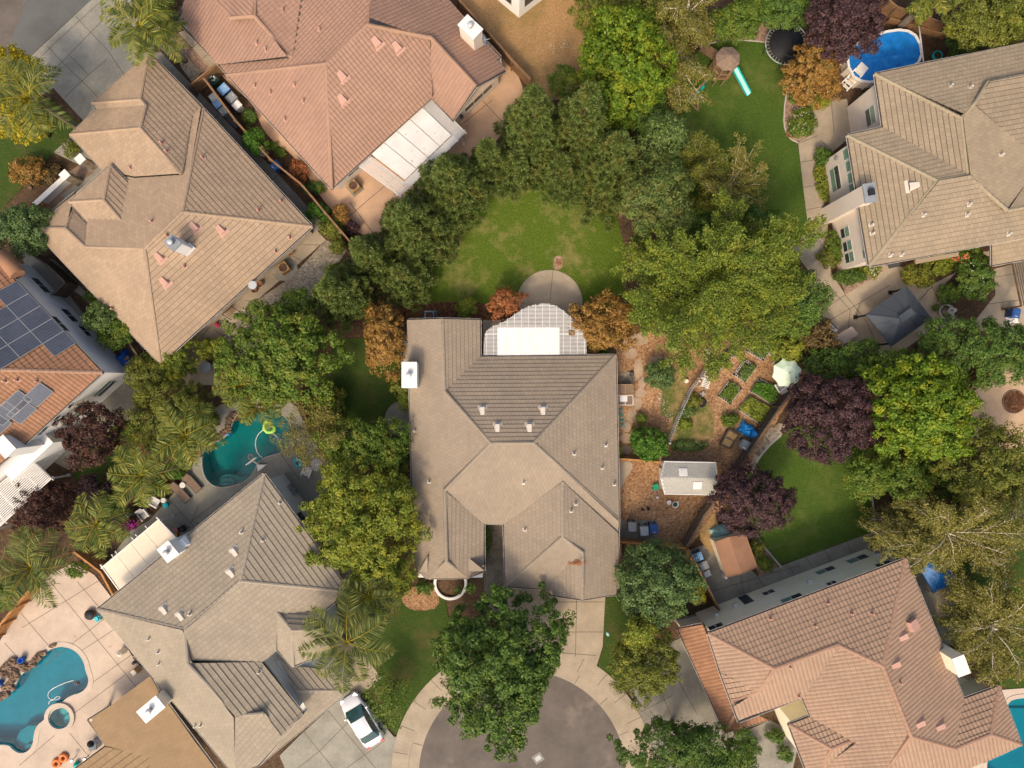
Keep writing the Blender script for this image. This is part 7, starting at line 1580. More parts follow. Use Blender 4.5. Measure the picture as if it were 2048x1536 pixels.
# curved white planter of the central house
P = W(902, 1163, 0); t = thing('round_planter', 'round white planter wall at the front of the central house', 'planter', (P.x, P.y, 0)); b = MB(); b.lathe((P.x, P.y, 0), [(1.38, 0), (1.38, .62), (1.17, .62), (1.17, .3)], 44, smooth=False); b.build('wall', M['white'], t); b = MB(); b.lathe((P.x, P.y, 0), [(1.17, 0), (1.17, .4), (.001, .42)], 30); b.build('bed_soil', M['soil'], t)
P = W(1076, 1516); t = thing('utility_cover', 'rectangular metal utility cover in the cul-de-sac asphalt', 'utility cover', (P.x, P.y, 0)); b = MB(); b.box((P.x, P.y, .02), (.85, .75, .03), .6); b.build('collar', M['concrete_dark'], t); b = MB(); b.box((P.x, P.y, .042), (.5, .36, .02), .6); b.build('lid', M['lgrey'], t)
P = W(1215, 1267); b = MB(); b.lathe((P.x, P.y, 0), [(.1, 0), (.13, .12), (.1, .16), (.001, .17)], 14, sx=1, sy=1.5, rz=.4); tag(b.build('valve_box', M['tarp_teal']), 'small pale green valve box in the lawn beside the driveway', 'valve box')
P = W(265, 4); t = thing('utility_box', 'pale utility box on a beige pad under the palm at the street', 'utility box', (P.x, P.y, 0)); b = MB(); b.box((P.x, P.y, .03), (.9, .7, .06), -.5); b.build('pad', M['concrete'], t); b = MB(); b.box((P.x, P.y, .35), (.55, .4, .6), -.5, taper=(.95, .9)); b.build('cabinet', M['lgrey'], t)
P = W(1640, 610); b = MB(); b.lathe((P.x, P.y, 0), [(.12, 0), (.2, .32), (.22, .34), (.001, .34)], 16); fp_ = b.build('flower_pot', M['terracotta']); tag(fp_, 'pot of vivid magenta flowers beside the outdoor kitchen', 'flower pot')
v, f = [], []
for k in range(260):
 a, e = RND.uniform(0, 6.28), RND.uniform(-.2, 1.5); c_ = P + Vector((math.cos(a) * math.cos(e) * .36, math.sin(a) * math.cos(e) * .36, .45 + math.sin(e) * .26)); d = Vector((RND.uniform(-1, 1), RND.uniform(-1, 1), RND.uniform(-.5, .5))).normalized() * .06; y_ = d.cross(Vector((0, 0, 1))).normalized() * .05; q_ = len(v); v += [tuple(c_ - d), tuple(c_ - y_), tuple(c_ + d), tuple(c_ + y_)]; f.append((q_, q_ + 1, q_ + 2, q_ + 3))
np_mesh('blossom', v, np.array(f), M['magenta'], fp_)
# F: brown patio roof at the bottom edge (a free-standing cover)
VF = dict(e1=(176, 1440), e2=(300, 1352), e3=(213, 1492), a=(220, 1412), b=(301, 1516), e4=(120, 1560), c=(301, 1600), e5=(470, 1590), e6=(318, 1385))
t = thing('patio_roof', 'brown tiled patio roof below the grey-brown house, bottom corner of the photo', 'patio roof', W(290, 1470, 0))
RF = Roof(VF, [('e1', 'e3', ['e1', 'e3', 'b', 'a']), ('e3', 'e4', ['e3', 'e4', 'c', 'b']), ('a', 'b', ['a', 'b', 'c', 'e5', 'e6', 'e2'])], 2.7, .25, fixed={'e1': 2.55, 'e3': 2.55, 'e4': 2.55, 'a': 2.8, 'b': 3.1, 'c': 3.1, 'e5': 3.7, 'e6': 3.5, 'e2': 3.4}, noedge=(('e4', 'c'), ('e5', 'c'), ('a', 'e2')))
roof_parts(RF, t, 'tile_brown', 'tile_brown', 'flat', 31, cap_w=.1, course=.55, tw=.4)
for x, y in ((182, 1440), (215, 1486), (300, 1362)): P = W(x, y, 2.6); b = MB(); b.box((P.x, P.y, 1.3), (.2, .2, 2.6)); b.build('post', M['stucco_tan'], t)
chimney(hE, 303, 1418, 6.3, 1.0, 1.75, math.radians(-50), 'stucco_cream', capm='white', z0=0)
cs = MB(); c0 = W(327, 1398, 5.0); cs.box((c0.x, c0.y, 2.5), (1.0, 1.7, 5.0), math.radians(40 - 90)); cs.build('chimney_shoulder', M['stucco_cream'], hE)
# ------------------------------------------------------------------ the car
def car():
 zc = .75; A, B_ = W(700, 1403, zc), W(747, 1480, zc); c = (A + B_) / 2; fwd = (A - B_).to_2d().normalized(); side = Vector((-fwd.y, fwd.x))
 t = thing('car', 'white saloon car parked on the driveway of the grey-brown house', 'car', (c.x, c.y, 0))
 def L(x, y, z): return Vector((c.x + fwd.x * x + side.x * y, c.y + fwd.y * x + side.y * y, z))
 # stations: x, half width, z of shoulder line, crown height
 st = [(-2.28, .62, .62, .66), (-2.2, .78, .80, .88), (-1.9, .86, .90, .98), (-1.45, .90, .92, 1.0), (-.8, .915, .92, .97), (0, .92, .92, .96), (.7, .92, .90, .95), (1.1, .915, .88, .95), (1.6, .88, .80, .88), (2.05, .78, .68, .75), (2.25, .62, .55, .60), (2.32, .42, .48, .50)]
 b = MB(); n = 11; g = []
 for (x, w, zs, zc_) in st:
  row = []
  for j in range(n):
   s = j / (n - 1) * 2 - 1; aw = abs(s)
   if aw > .8: k = (aw - .8) / .2; y = w * (1 + .0 * k) * (1 if s > 0 else -1); z = zs - (zs - .22) * k; y *= (1 - .06 * k)
   else: k = aw / .8; y = w * k * (1 if s > 0 else -1); z = zc_ - (zc_ - zs) * k ** 3
   row.append(len(b.v)); b.v.append(tuple(L(x, y, z)))
  g.append(row)
 for i in range(len(g) - 1):
  for j in range(n - 1): b.f.append((g[i][j], g[i + 1][j], g[i + 1][j + 1], g[i][j + 1])); b.m.append(0); b.sm.append(True)
 b.f.append(tuple(g[0])); b.m.append(0); b.sm.append(False); b.f.append(tuple(reversed(g[-1]))); b.m.append(0); b.sm.append(False)
 b.build('body', M['carpaint'], t)
 # glasshouse: roof plus raked screens
 gh = [(1.3, .74, .92), (.42, .62, 1.38), (.1, .60, 1.44), (-.5, .60, 1.46), (-1.0, .58, 1.40), (-1.72, .66, .97)]
 def row(i): x, w, z = gh[i]; return [L(x, -w, z - (.03 if 0 < i < 5 else 0)), L(x, -w * .5, z + .02), L(x, w * .5, z + .02), L(x, w, z - (.03 if 0 < i < 5 else 0))]
 r = MB()
 for i in range(1, 4):
  a, d = row(i), row(i + 1)
  for j in range(3): r.face([a[j], d[j], d[j + 1], a[j + 1]][::-1] if False else [a[j], a[j + 1], d[j + 1], d[j]], 0, True)
 r.build('roof', M['carpaint'], t)
 for nm, i in (('windscreen', 0), ('rear_window', 4)):
  w = MB(); a, d = row(i), row(i + 1)
  for j in range(3): w.face([a[j], a[j + 1], d[j + 1], d[j]], 0, True)
  w.build(nm, M['carglass'], t)
 for s in (-1, 1):
  w = MB(); top = [L(x, s * wd_, z - .03) for x, wd_, z in gh[1:5]]; low = [L(x, s * .84, .93) for x in (1.0, .3, -.5, -1.45)]
  tf = L(1.3, s * .76, .92); tr = L(-1.72, s * .68, .96)
  for i in range(3): w.face([low[i], top[i], top[i + 1], low[i + 1]] if s > 0 else [low[i + 1], top[i + 1], top[i], low[i]])
  w.face([tf, top[0], low[0]]); w.face([low[3], top[3], tr]); w.build('side_window', M['carglass'], t)
  for x0, x1 in ((.98, .0), (-.04, -.95)):
   d = MB(); d.bar(L(x0, s * .912, .9), L(x1, s * .918, .9), .02, .03); d.box(L((x0 + x1) / 2 - .3, s * .93, .78), (.16, .03, .03), math.atan2(fwd.y, fwd.x)); d.build('door_trim', M['metal'], t)
  mi = MB(); mi.box(L(.82, s * 1.0, .98), (.16, .22, .13), math.atan2(fwd.y, fwd.x), taper=(.7, .9)); mi.build('wing_mirror', M['carpaint'], t)
  h = MB(); h.box(L(2.08, s * .62, .66), (.36, .3, .12), math.atan2(fwd.y, fwd.x) - s * .45); h.build('headlight', M['steel'], t)
  h = MB(); h.box(L(-2.18, s * .66, .80), (.16, .34, .16), math.atan2(fwd.y, fwd.x) + s * .3); h.build('tail_light', M['tail'], t)
  for x in (1.4, -1.35):
   wh = MB(); wh.tube([L(x, s * .72, .32), L(x, s * .93, .32)], .32, 22, smooth=False); wo = wh.build('wheel', M['tyre'], t); ri = MB(); ri.tube([L(x, s * .931, .32), L(x, s * .94, .32)], .2, 16, smooth=False); ri.build('rim', M['metal'], wo)
 gb_ = MB(); gb_.bar(L(2.3, -.4, .5), L(2.3, .4, .5), .06, .14); gb_.build('grille', M['black'], t)
car()
# ------------------------------------------------------------------ trees and plants
def unit(a): return a / np.maximum(np.linalg.norm(a, axis=1, keepdims=True), 1e-9)
def leaf_quads(c, d, y, l, w):
 """diamond leaves: centre, long axis, cross axis, half length, half width"""
 l = np.asarray(l).reshape(-1, 1); w = np.asarray(w).reshape(-1, 1); n = len(c)
 v = np.stack([c - d * l, c - y * w, c + d * l, c + y * w], 1).reshape(-1, 3)
 return v, np.arange(4 * n).reshape(n, 4)
def limb_mesh(name, segs, m, parent, n=7):
 b = MB()
 for pts, r in segs: b.tube(pts, r, n)
 return b.build(name, M[m], parent)
def crown_points(rs, rx, ry, rz, area_k, cr, low=-.35, lobes=16, amp=.22, shell=.35):
 """clump centres through an uneven crown (unit space scaled to radii)"""
 L = unit(rs.normal(size=(lobes, 3)) * (1, 1, .7)); A = rs.uniform(.35, 1.0, lobes) * amp * 1.9
 nc = max(8, int(area_k * (rx * ry + rx * rz + ry * rz) / cr ** 2))
 d = unit(rs.normal(size=(nc * 2, 3))); d = d[d[:, 2] > low][:nc]
 R = 1 - amp * .95 + (np.exp(9 * (d @ L.T - 1)) * A).max(1)
 f = R * rs.uniform(shell, 1, len(d)) ** .5
 return d * f[:, None] * (rx * 1.08, ry * 1.08, rz), d
def broad(label, px, py, rpx, h, leaf, name='broadleaf_tree', cat='tree', group=None, ry=None, rot=0, rz=None, cr=.42, ls=.085, dens=330, seed=None, trunk='trunk', low=-.35, amp=.2, base=None, flat=.62, wide=.58, shell=.5, lobes=18):
 seed = seed if seed is not None else int(px * 7 + py * 13) % 99991
 rs = np.random.RandomState(seed)
 zt = h; k = (H - h * .6) / H / S; rx = rpx * k; ry_ = (ry or rpx) * k; rz_ = rz if rz else min(h * .47, .75 * (rx + ry_) / 2)
 zc = h - rz_; c = W(px, py, zc); c0 = base if base else (c.x, c.y)
 t = thing(name, label, cat, (c0[0], c0[1], 0), group)
 P, d = crown_points(rs, rx, ry_, rz_, 1.5, cr, low, lobes, amp, shell)
 a = -rot; Rm = np.array([[math.cos(a), -math.sin(a), 0], [math.sin(a), math.cos(a), 0], [0, 0, 1]])
 P = P @ Rm.T; d = d @ Rm.T
 n = int(2.3 * dens * PI * rx * ry_ * (.09 / ls) ** 1.2); ci = rs.randint(0, len(P), n)
 o = unit(rs.normal(size=(n, 3))); o[:, 2] = o[:, 2] * .8 + .15; rr = rs.uniform(.3, 1, n) ** .6
 crs = cr * rs.uniform(.65, 1.25, len(P)); fill = rs.rand(n) < .22
 pc = P[ci] * np.where(fill, rs.uniform(.35, .8, n), 1)[:, None]
 C = pc + o * (np.where(fill, rr * cr * 1.7, rr * crs[ci]))[:, None] * (1, 1, flat) + np.array([c.x, c.y, zc])
 C[:, 2] = np.maximum(C[:, 2], .05 + rs.uniform(0, .1, n))
 nrm = unit(o * .7 + d[ci] * .5 + rs.normal(size=(n, 3)) * .45 + (0, 0, .35))
 ax = unit(np.cross(nrm, rs.normal(size=(n, 3)))); cy = np.cross(nrm, ax)
 l = ls * rs.uniform(.6, 1.25, n)
 v, f = leaf_quads(C, ax, cy, l, l * wide)
 np_mesh('crown', v, f, M[leaf], t)
 if h > 1.6:
  r0 = max(.06, min(.24, h * .024)); segs = [([(c0[0], c0[1], -.02), (c0[0] * .7 + c.x * .3, c0[1] * .7 + c.y * .3, zc * .45), (c.x, c.y, zc)], [r0 * 1.3, r0, r0 * .6])]
  for k in range(9):
   j = rs.randint(len(P)); q = Vector(P[j]) * .85 + Vector((c.x, c.y, zc)); z0 = zc * (.45 + .5 * k / 9); s = Vector((c.x, c.y, z0)); mid = lerp(s, q, .5) + Vector((0, 0, .15 * rz_))
   segs.append(([s, mid, q], [r0 * .5, r0 * .3, r0 * .08]))
  limb_mesh('trunk', segs, trunk, t)
 elif h > .5:
  segs = []
  for k in range(5):
   j = rs.randint(len(P)); segs.append(([(c.x, c.y, -.02), tuple(Vector(P[j]) * .7 + Vector((c.x, c.y, zc)))], [.03, .008]))
  limb_mesh('stem', segs, trunk, t, 5)
 return t
def pine(label, px, py, h, r, leaf='l_pine', seed=None, dens=1.0, blunt=.95, group='dark pines round the back lawn'):
 """px,py: the photo position of the tip"""
 rs = np.random.RandomState(seed if seed is not None else int(px * 3 + py * 5)); c = W(px, py, h); t = thing('pine_tree', label, 'pine', (c.x, c.y, 0), group)
 C, D, Y, Ls, Ws = [], [], [], [], []
 nl = int(h / .52)
 for i in range(nl):
  t_ = i / (nl - 1); z = .8 + (h - 1.0) * t_; R = r * (1 - t_ ** 1.25) ** blunt + .2; nb = max(3, int(3.7 * R + .5))
  for k in range(nb):
   a = 2 * PI * k / nb + rs.uniform(-.35, .35) + i * 1.7; RR = R * rs.uniform(.7, 1.12)
   m = max(1, int(RR / .62))
   for q in range(m):
    if m > 2 and q == 0: continue
    f = (q + .8) / m; cc = np.array([c.x + math.cos(a) * RR * f, c.y + math.sin(a) * RR * f, z + .1 * f * RR + rs.uniform(-.15, .15)])
    nn = int(210 * dens); o = unit(rs.normal(size=(nn, 3)) + np.array([math.cos(a) * .4, math.sin(a) * .4, .45])); ln = rs.uniform(.08, .15, nn); rc = rs.uniform(.36, .56)
    p = cc + o * (rc * rs.uniform(.35, 1, nn) ** .6)[:, None] * (1, 1, .75); C.append(p); D.append(o); Y.append(unit(np.cross(o, rs.normal(size=(nn, 3))))); Ls.append(ln); Ws.append(ln * .26)
 v, f = leaf_quads(np.concatenate(C), np.concatenate(D), np.concatenate(Y), np.concatenate(Ls), np.concatenate(Ws)); np_mesh('crown', v, f, M[leaf], t)
 segs = [([(c.x, c.y, -.02), (c.x, c.y, h * .5), (c.x, c.y, h - .2)], [.2, .13, .03])]
 for k in range(14): z = .9 + (h - 2) * k / 14; a = rs.uniform(0, 6.28); R = r * (1 - (k / 14) ** 1.25) ** blunt * .8; segs.append(([(c.x, c.y, z), (c.x + math.cos(a) * R, c.y + math.sin(a) * R, z + .2)], [.05, .012]))
 limb_mesh('trunk', segs, 'trunk', t, 6); return t
def palm(label, px, py, h, R, n=17, leaf='l_palm', seed=1, base=None, droop=1.0, up=1.0, dens=44):
 """px,py: photo position of the crown's heart"""
 rs = np.random.RandomState(seed); c = W(px, py, h); bx, by = base if base else (c.x + rs.uniform(-.2, .2), c.y + rs.uniform(-.2, .2))
 t = thing('palm_tree', label, 'palm', (bx, by, 0), 'palms'); C, D, Y, Ls, Ws = [], [], [], [], []; rach = MB()
 for i in range(n):
  a = 2 * PI * i / n + rs.uniform(-.22, .22); e = rs.choice([rs.uniform(.15, .55), rs.uniform(.55, 1.05) * up]); Lf = R * rs.uniform(.85, 1.12); hd = np.array([math.cos(a), math.sin(a), 0.]); twist = rs.uniform(-.35, .35)
  pts = []; p = np.array([c.x, c.y, c.z]); el = e; m = 16; side0 = np.array([-hd[1], hd[0], 0.])
  for k in range(m + 1):
   pts.append(p.copy()); dirv = (hd + side0 * twist * (k / m) * .5) * math.cos(el) + np.array([0, 0, 1.]) * math.sin(el); p = p + dirv * Lf / m; el -= droop * (1.55 + .5 * e) / m * (.45 + 1.1 * k / m)
  pts = np.array(pts); rach.tube([tuple(q) for q in pts[::2]], list(np.linspace(.035, .008, len(pts[::2]))), 5)
  for s in (-1, 1):
   tt = (np.arange(dens) + .5 + rs.uniform(-.3, .3, dens)) / dens * .86 + .13; idx = tt * m; i0 = np.minimum(idx.astype(int), m - 1); fr = (idx - i0)[:, None]; q = pts[i0] * (1 - fr) + pts[i0 + 1] * fr; tg = unit(pts[i0 + 1] - pts[i0])
   side = unit(np.cross(tg, np.array([[0, 0, 1.]]) + 1e-6)) * s; ll = R * .27 * np.sin(np.clip(tt * 1.02 + .08, 0, 1) * PI) ** .6 * rs.uniform(.8, 1.15, dens) + .06
   dr = unit(side * 1.0 + tg * .62 + np.array([0, 0, 1.]) * rs.uniform(-.75, .3, (dens, 1)))
   C.append(q + dr * (ll * .5)[:, None]); D.append(dr); Y.append(unit(np.cross(dr, rs.normal(size=(dens, 3)) * .5 + np.array([0, 0, 1.])))); Ls.append(ll * .5); Ws.append(np.full(dens, .038) * rs.uniform(.7, 1.2, dens))
 v, f = leaf_quads(np.concatenate(C), np.concatenate(D), np.concatenate(Y), np.concatenate(Ls), np.concatenate(Ws)); np_mesh('fronds', v, f, M[leaf], t)
 rach.build('frond_stem', M['l_yelbush'], t)
 k = 9; limb_mesh('trunk', [([(bx + (c.x - bx) * (q / k) ** 1.2, by + (c.y - by) * (q / k) ** 1.2, h * q / k - .03) for q in range(k + 1)], [.22 - .07 * q / k + (.015 if q % 2 else 0) for q in range(k + 1)])], 'trunk_palm', t, 9); return t
def feather(label, px, py, h, R, leaf, name='airy_tree', limbs=13, seed=3, trunk='trunk', side=15, dens=26, ls=.075, elev=(.15, .95), droop=.0, group=None, bare=.1, spread=.17, ax=(1, 1), barem=None, cat='tree', visible=1.0):
 """open crown: limbs reach out from the stem, every side twig clothed in small leaves"""
 rs = np.random.RandomState(seed); c = W(px, py, h * .55); t = thing(name, label, cat, (c.x, c.y, 0), group); segs = []; C, D = [], []
 z0 = h * .33; segs.append(([(c.x, c.y, -.03), (c.x + rs.uniform(-.1, .1), c.y, z0), (c.x, c.y, h * .6)], [.2, .16, .08]))
 for i in range(limbs):
  a = 2 * PI * i / limbs + rs.uniform(-.3, .3); e = rs.uniform(*elev); Lf = R * rs.uniform(.7, 1.08) / max(.45, math.cos(e)) ** .6; p = np.array([c.x, c.y, z0 + (h * .25) * rs.uniform(0, 1)]); hd = np.array([math.cos(a) * ax[0], math.sin(a) * ax[1], 0.]); m = 9; pts = []; el = e
  for k in range(m + 1):
   pts.append(p.copy()); p = p + (hd * math.cos(el) + np.array([0, 0, math.sin(el)])) * Lf / m; el -= droop / m + rs.uniform(-.08, .10); hd = hd + np.array([-hd[1], hd[0], 0]) * rs.uniform(-.14, .14)
  pts = np.array(pts); pts[:, 2] = np.clip(pts[:, 2], .4, h); r0 = .085 * visible; segs.append(([tuple(q) for q in pts], list(np.linspace(r0, .012, m + 1))))
  for s in range(side):
   f = rs.uniform(.04, 1.0) ** .8; idx = f * m; i0 = min(int(idx), m - 1); q = pts[i0] + (pts[i0 + 1] - pts[i0]) * (idx - i0); tg = pts[i0 + 1] - pts[i0]; tg = tg / np.linalg.norm(tg); sd_ = np.array([-tg[1], tg[0], 0]) * rs.choice([-1, 1]); dr = tg * rs.uniform(.5, 1.1) + sd_ * rs.uniform(.5, 1.) + np.array([0, 0, rs.uniform(-.25, .55) - droop * .35]); dr /= np.linalg.norm(dr); Lt = R * rs.uniform(.2, .42) * (1.15 - .45 * f)
   if s % 2 == 0: segs.append(([tuple(q), tuple(q + dr * Lt * .5), tuple(q + dr * Lt + (0, 0, -droop * Lt * .25))], [.03 * visible, .016 * visible, .006]))
   nn = dens; u = rs.uniform(.05, 1.05, nn) ** .8; taper = (1.15 - u)[:, None]
   cc = q + dr * (Lt * u)[:, None] + rs.normal(size=(nn, 3)) * spread * (.45 + taper * .6) * (1, 1, .8) + np.array([0, 0, -1.]) * (droop * .3 * Lt * u ** 2)[:, None]; C.append(cc); D.append(np.repeat(dr[None], nn, 0))
 C = np.concatenate(C); D = np.concatenate(D); n = len(C); C[:, 2] = np.maximum(C[:, 2], .1); dd = unit(D * .8 + rs.normal(size=(n, 3)) * .7 + (0, 0, -droop * .6)); yy = unit(np.cross(dd, rs.normal(size=(n, 3)) * .6 + (0, 0, 1.))); l = ls * rs.uniform(.6, 1.3, n)
 v, f = leaf_quads(C, dd, yy, l, l * .5); np_mesh('crown', v, f, M[leaf], t); limb_mesh('trunk', segs, trunk, t, 5); return t
def tuft(label, px, py, r, h, leaf, n=60, name='agave', cat='plant', w=.06, seed=1):
 rs = np.random.RandomState(seed); c = W(px, py, 0); a = rs.uniform(0, 6.28, n); e = rs.uniform(.2, 1.3, n); d = np.stack([np.cos(a) * np.cos(e), np.sin(a) * np.cos(e), np.sin(e)], 1); l = r * rs.uniform(.35, .55, n); C = np.array([c.x, c.y, .05]) + d * l[:, None]; y = unit(np.cross(d, np.array([[0, 0, 1.]]))); v, f = leaf_quads(C, d, y, l, np.full(n, w)); o = np_mesh(name, v, f, M[leaf], None, (c.x, c.y, 0)); return tag(o, label, cat)
GP = 'pines round the back lawn'; PL = 'purple leaved trees'; AU = 'autumn coloured trees'; SH = 'shrubs'; BT = 'green broadleaf trees'; BI = 'silver birches'
# pines
for a in (('tall pine beside the terracotta patio, first of the pair above the lawn', 1069, 182, 12.0, 2.6), ('tall pine next to the bright green tree, second of the pair above the lawn', 1182, 178, 12.0, 2.6),
          ('pine with blue-green tip below the bright green tree', 1246, 275, 10.0, 2.45), ('pine against the corner of the white patio cover', 888, 325, 10.0, 2.9), ('smaller pine squeezed between the patio cover pine and the tall pair', 975, 288, 7.5, 1.7),
          ('broad pine below the terracotta patio, in the middle of the row', 806, 420, 9.5, 2.95), ('narrow pine at the end of the passage fence', 716, 490, 8.0, 1.75), ('broad pine behind the gravel yard, lowest of the row', 652, 568, 8.0, 2.4)):
 pine(*a, seed=int(a[1]))
pine('bushy pine under the tall pair at the lawn corner beside the terracotta patio', 1035, 310, 5.5, 2.0, seed=78)
pine('low pine below the row where the lawn turns dark', 800, 545, 5.0, 2.2, seed=79)
pine('low pine filling the gap under the tall pair at the head of the lawn', 1125, 320, 5.5, 2.3, seed=77); pine('pine crowding the lawn edge below the blue-green tip', 1212, 370, 5.0, 2.1, seed=80)
broad('big rounded blue-green pine between the back lawn and the long lawn', 1312, 398, 72, 8.5, 'l_pine', 'pine_tree', 'pine', GP, rz=3.0, cr=.5, ls=.12, wide=.3, dens=420)
broad('grey-green evergreen between the bright tree and the long lawn', 1325, 278, 50, 7.5, 'l_silver', 'evergreen_tree', 'tree', None, rz=2.8, cr=.45, ls=.1, wide=.4)
# broadleaf
broad('big bright green tree with yellowing tips beside the dry tan lot', 1243, 133, 92, 8.5, 'l_bright', group=BT, ry=108, rot=-.35, cr=.42, ls=.12, dens=360, rz=3.6)
feather('silver birch with white limbs beside the play tower', 1352, 120, 8.5, 3.3, 'l_birch', 'birch_tree', 13, 5, 'trunk_pale', 28, 80, .075, (.1, 1.2), .9, BI, spread=.2, visible=1.0, ax=(.42, 1.15))
feather('second silver birch with white limbs at the top edge', 1375, 15, 8.5, 2.7, 'l_birch', 'birch_tree', 12, 15, 'trunk_pale', 28, 80, .075, (.1, 1.0), .9, BI, spread=.2, visible=1.0)
feather('thin birch trunk leaning beside the swing beam', 1322, 205, 6.5, 1.3, 'l_birch', 'birch_tree', 9, 25, 'trunk_pale', 24, 90, .07, (.1, 1.0), .9, BI, spread=.2, visible=.7)
for a in ((1480, 40, 42, 3.6, 'l_green', 'green hedge bush above the bark bed by the play tower'), (1570, 14, 48, 4.2, 'l_deep', 'deep green bush behind the trampoline'), (1520, 10, 38, 3.5, 'l_green', 'mid green bush between hedge and trampoline'), (1205, 20, 55, 5.0, 'l_olive', 'olive bush at the edge of the dry tan lot'), (1290, 30, 45, 5.5, 'l_olive', 'olive bush between bright tree and birch'), (1440, 55, 30, 2.6, 'l_green', 'low bush at the birch side of the bark bed'), (1130, 165, 30, 3.5, 'l_green', 'dark bush tucked between the bright tree and tall pines'), (1290, 220, 40, 5.5, 'l_deep', 'dark underlayer bush below the bright tree')):
 broad(a[5], a[0], a[1], a[2], a[3], a[4], 'bush', 'bush', SH, cr=.34)
broad('purple leaved tree overhanging the blue covered pool', 1692, 45, 74, 6.5, 'l_purple', 'plum_tree', 'tree', PL, ry=66, cr=.4, dens=420)
broad('orange autumn tree between trampoline and blue covered pool', 1626, 142, 58, 4.6, 'l_autumn', 'autumn_tree', 'tree', AU, ry=68, rot=.5, cr=.32, ls=.085, amp=.3)
broad('olive green tree beyond the beige house at the top corner', 1972, 42, 80, 6.5, 'l_olive', group=BT, ry=66, cr=.4); broad('second olive tree at the very corner beyond the beige house', 2040, 25, 50, 6.0, 'l_lime', group=BT, cr=.4)
broad('dark bush beneath the olive tree beside the house eave', 1930, 90, 34, 2.2, 'l_deep', 'bush', 'bush', SH)
feather('half bare olive shrub with pale stems between pine and long lawn', 1392, 330, 5.0, 2.3, 'l_olive', 'shrub', 12, 33, 'trunk_pale', 18, 60, .07, (.5, 1.3), .1, SH, visible=.5)
feather('half bare brownish shrub with pale stems on the long lawn edge', 1460, 372, 5.0, 2.8, 'l_birch', 'shrub', 15, 34, 'trunk_pale', 18, 60, .07, (.5, 1.3), .1, SH, visible=.55)
broad('brown-olive bush below the bare shrub', 1430, 430, 55, 4.0, 'l_olive', 'bush', 'bush', SH, cr=.36, amp=.4); broad('dark green thicket between rounded pine and feathery tree', 1400, 470, 50, 4.2, 'l_deep', 'bush', 'bush', SH); broad('dark green thicket on the lawn side of the feathery tree', 1510, 470, 55, 4.2, 'l_deep', 'bush', 'bush', SH)
feather('huge feathery light green tree between lawn and vegetable garden', 1398, 572, 9.0, 6.0, 'l_feather', 'feathery_tree', 24, 41, 'trunk', 40, 120, .085, (.05, 1.45), .35, None, spread=.2)
feather('feathery light green tree beside its huge neighbour, toward the long lawn', 1515, 535, 8.5, 4.0, 'l_feather', 'feathery_tree', 19, 43, 'trunk', 32, 110, .085, (.05, 1.45), .3, None, spread=.2)
broad('shadowed understorey of the feathery trees', 1410, 570, 105, 4.0, 'l_deep', 'thicket', 'thicket', SH, ry=78, cr=.5, rz=1.8, dens=260); broad('shadowed understorey toward the kitchen hedge', 1540, 600, 72, 3.8, 'l_deep', 'thicket', 'thicket', SH, cr=.45, rz=1.7, dens=260)
broad('bright yellow-green sprays hanging over the first vegetable bed', 1455, 645, 32, 4.0, 'l_lime', 'bush', 'bush', SH, cr=.35, amp=.4)
broad('dark green tree at the corner of the concrete pad', 1616, 598, 40, 5.0, 'l_deep', group=BT, ry=50, cr=.38); broad('brown tinged hedge behind the outdoor kitchen', 1618, 668, 62, 3.0, 'l_brown', 'hedge', 'hedge', SH, ry=36, rot=.6, cr=.3); broad('yellow-green shrub leaning over the parasol', 1575, 700, 34, 3.0, 'l_lime', 'bush', 'bush', SH, cr=.28); broad('green shrub between kitchen hedge and dark tree', 1590, 640, 36, 3.4, 'l_green', 'bush', 'bush', SH, cr=.3)
broad('large dark tree behind the gazebo at the tan granite yard', 1905, 690, 62, 6.5, 'l_deep', group=BT, ry=52, cr=.4); broad('large dark green tree at the photo edge below the far side yard', 1990, 705, 72, 6.5, 'l_deep', group=BT, ry=68, cr=.4); broad('mid green tree between gazebo and tan granite yard', 1790, 742, 66, 5.6, 'l_green', group=BT, ry=44, cr=.38)
broad('dark green bush mass behind the parasol', 1660, 735, 48, 3.6, 'l_deep', 'bush', 'bush', SH, ry=40); broad('dark green bush mass nearer the gazebo', 1720, 722, 42, 3.4, 'l_deep', 'bush', 'bush', SH)
broad('big bright green tree next to the purple tree at the tan granite yard', 1845, 820, 100, 9.0, 'l_bright', group=BT, ry=98, cr=.46, ls=.115, dens=380)
broad('purple leaved tree beside the vegetable garden fence', 1660, 838, 92, 7.0, 'l_purple', 'plum_tree', 'tree', PL, ry=80, cr=.4, dens=430)
broad('purple leaved tree between the grey shed and brown shed', 1506, 1000, 75, 6.0, 'l_purple', 'plum_tree', 'tree', PL, ry=66, cr=.38, dens=430)
broad('big dark yellow-green tree at the photo edge below the tan granite yard', 1975, 930, 92, 7.5, 'l_olive', group=BT, ry=84, cr=.42); broad('mid green tree at the end of the garden lawn under the bright tree', 1738, 952, 46, 4.6, 'l_green', group=BT, ry=48, cr=.34); broad('mid green tree next along from the lawn end toward the big dark tree', 1815, 950, 52, 5.0, 'l_green', group=BT, ry=54, cr=.36); broad('dark bush between the mid green trees and the birch', 1870, 985, 50, 3.0, 'l_deep', 'bush', 'bush', SH)
feather('spreading silver birch with bare white branches above the blue canopy', 1895, 1066, 8.5, 5.0, 'l_birch', 'birch_tree', 20, 51, 'trunk_pale', 32, 95, .075, (.05, 1.3), .7, BI, spread=.19, ax=(1.15, .55), visible=.8)
feather('silver birch at the photo edge beside the rose tiled house', 1985, 1255, 8.5, 4.2, 'l_birch', 'birch_tree', 17, 53, 'trunk_pale', 32, 95, .075, (.05, 1.3), .75, BI, spread=.19, ax=(.85, 1.05), visible=.8)
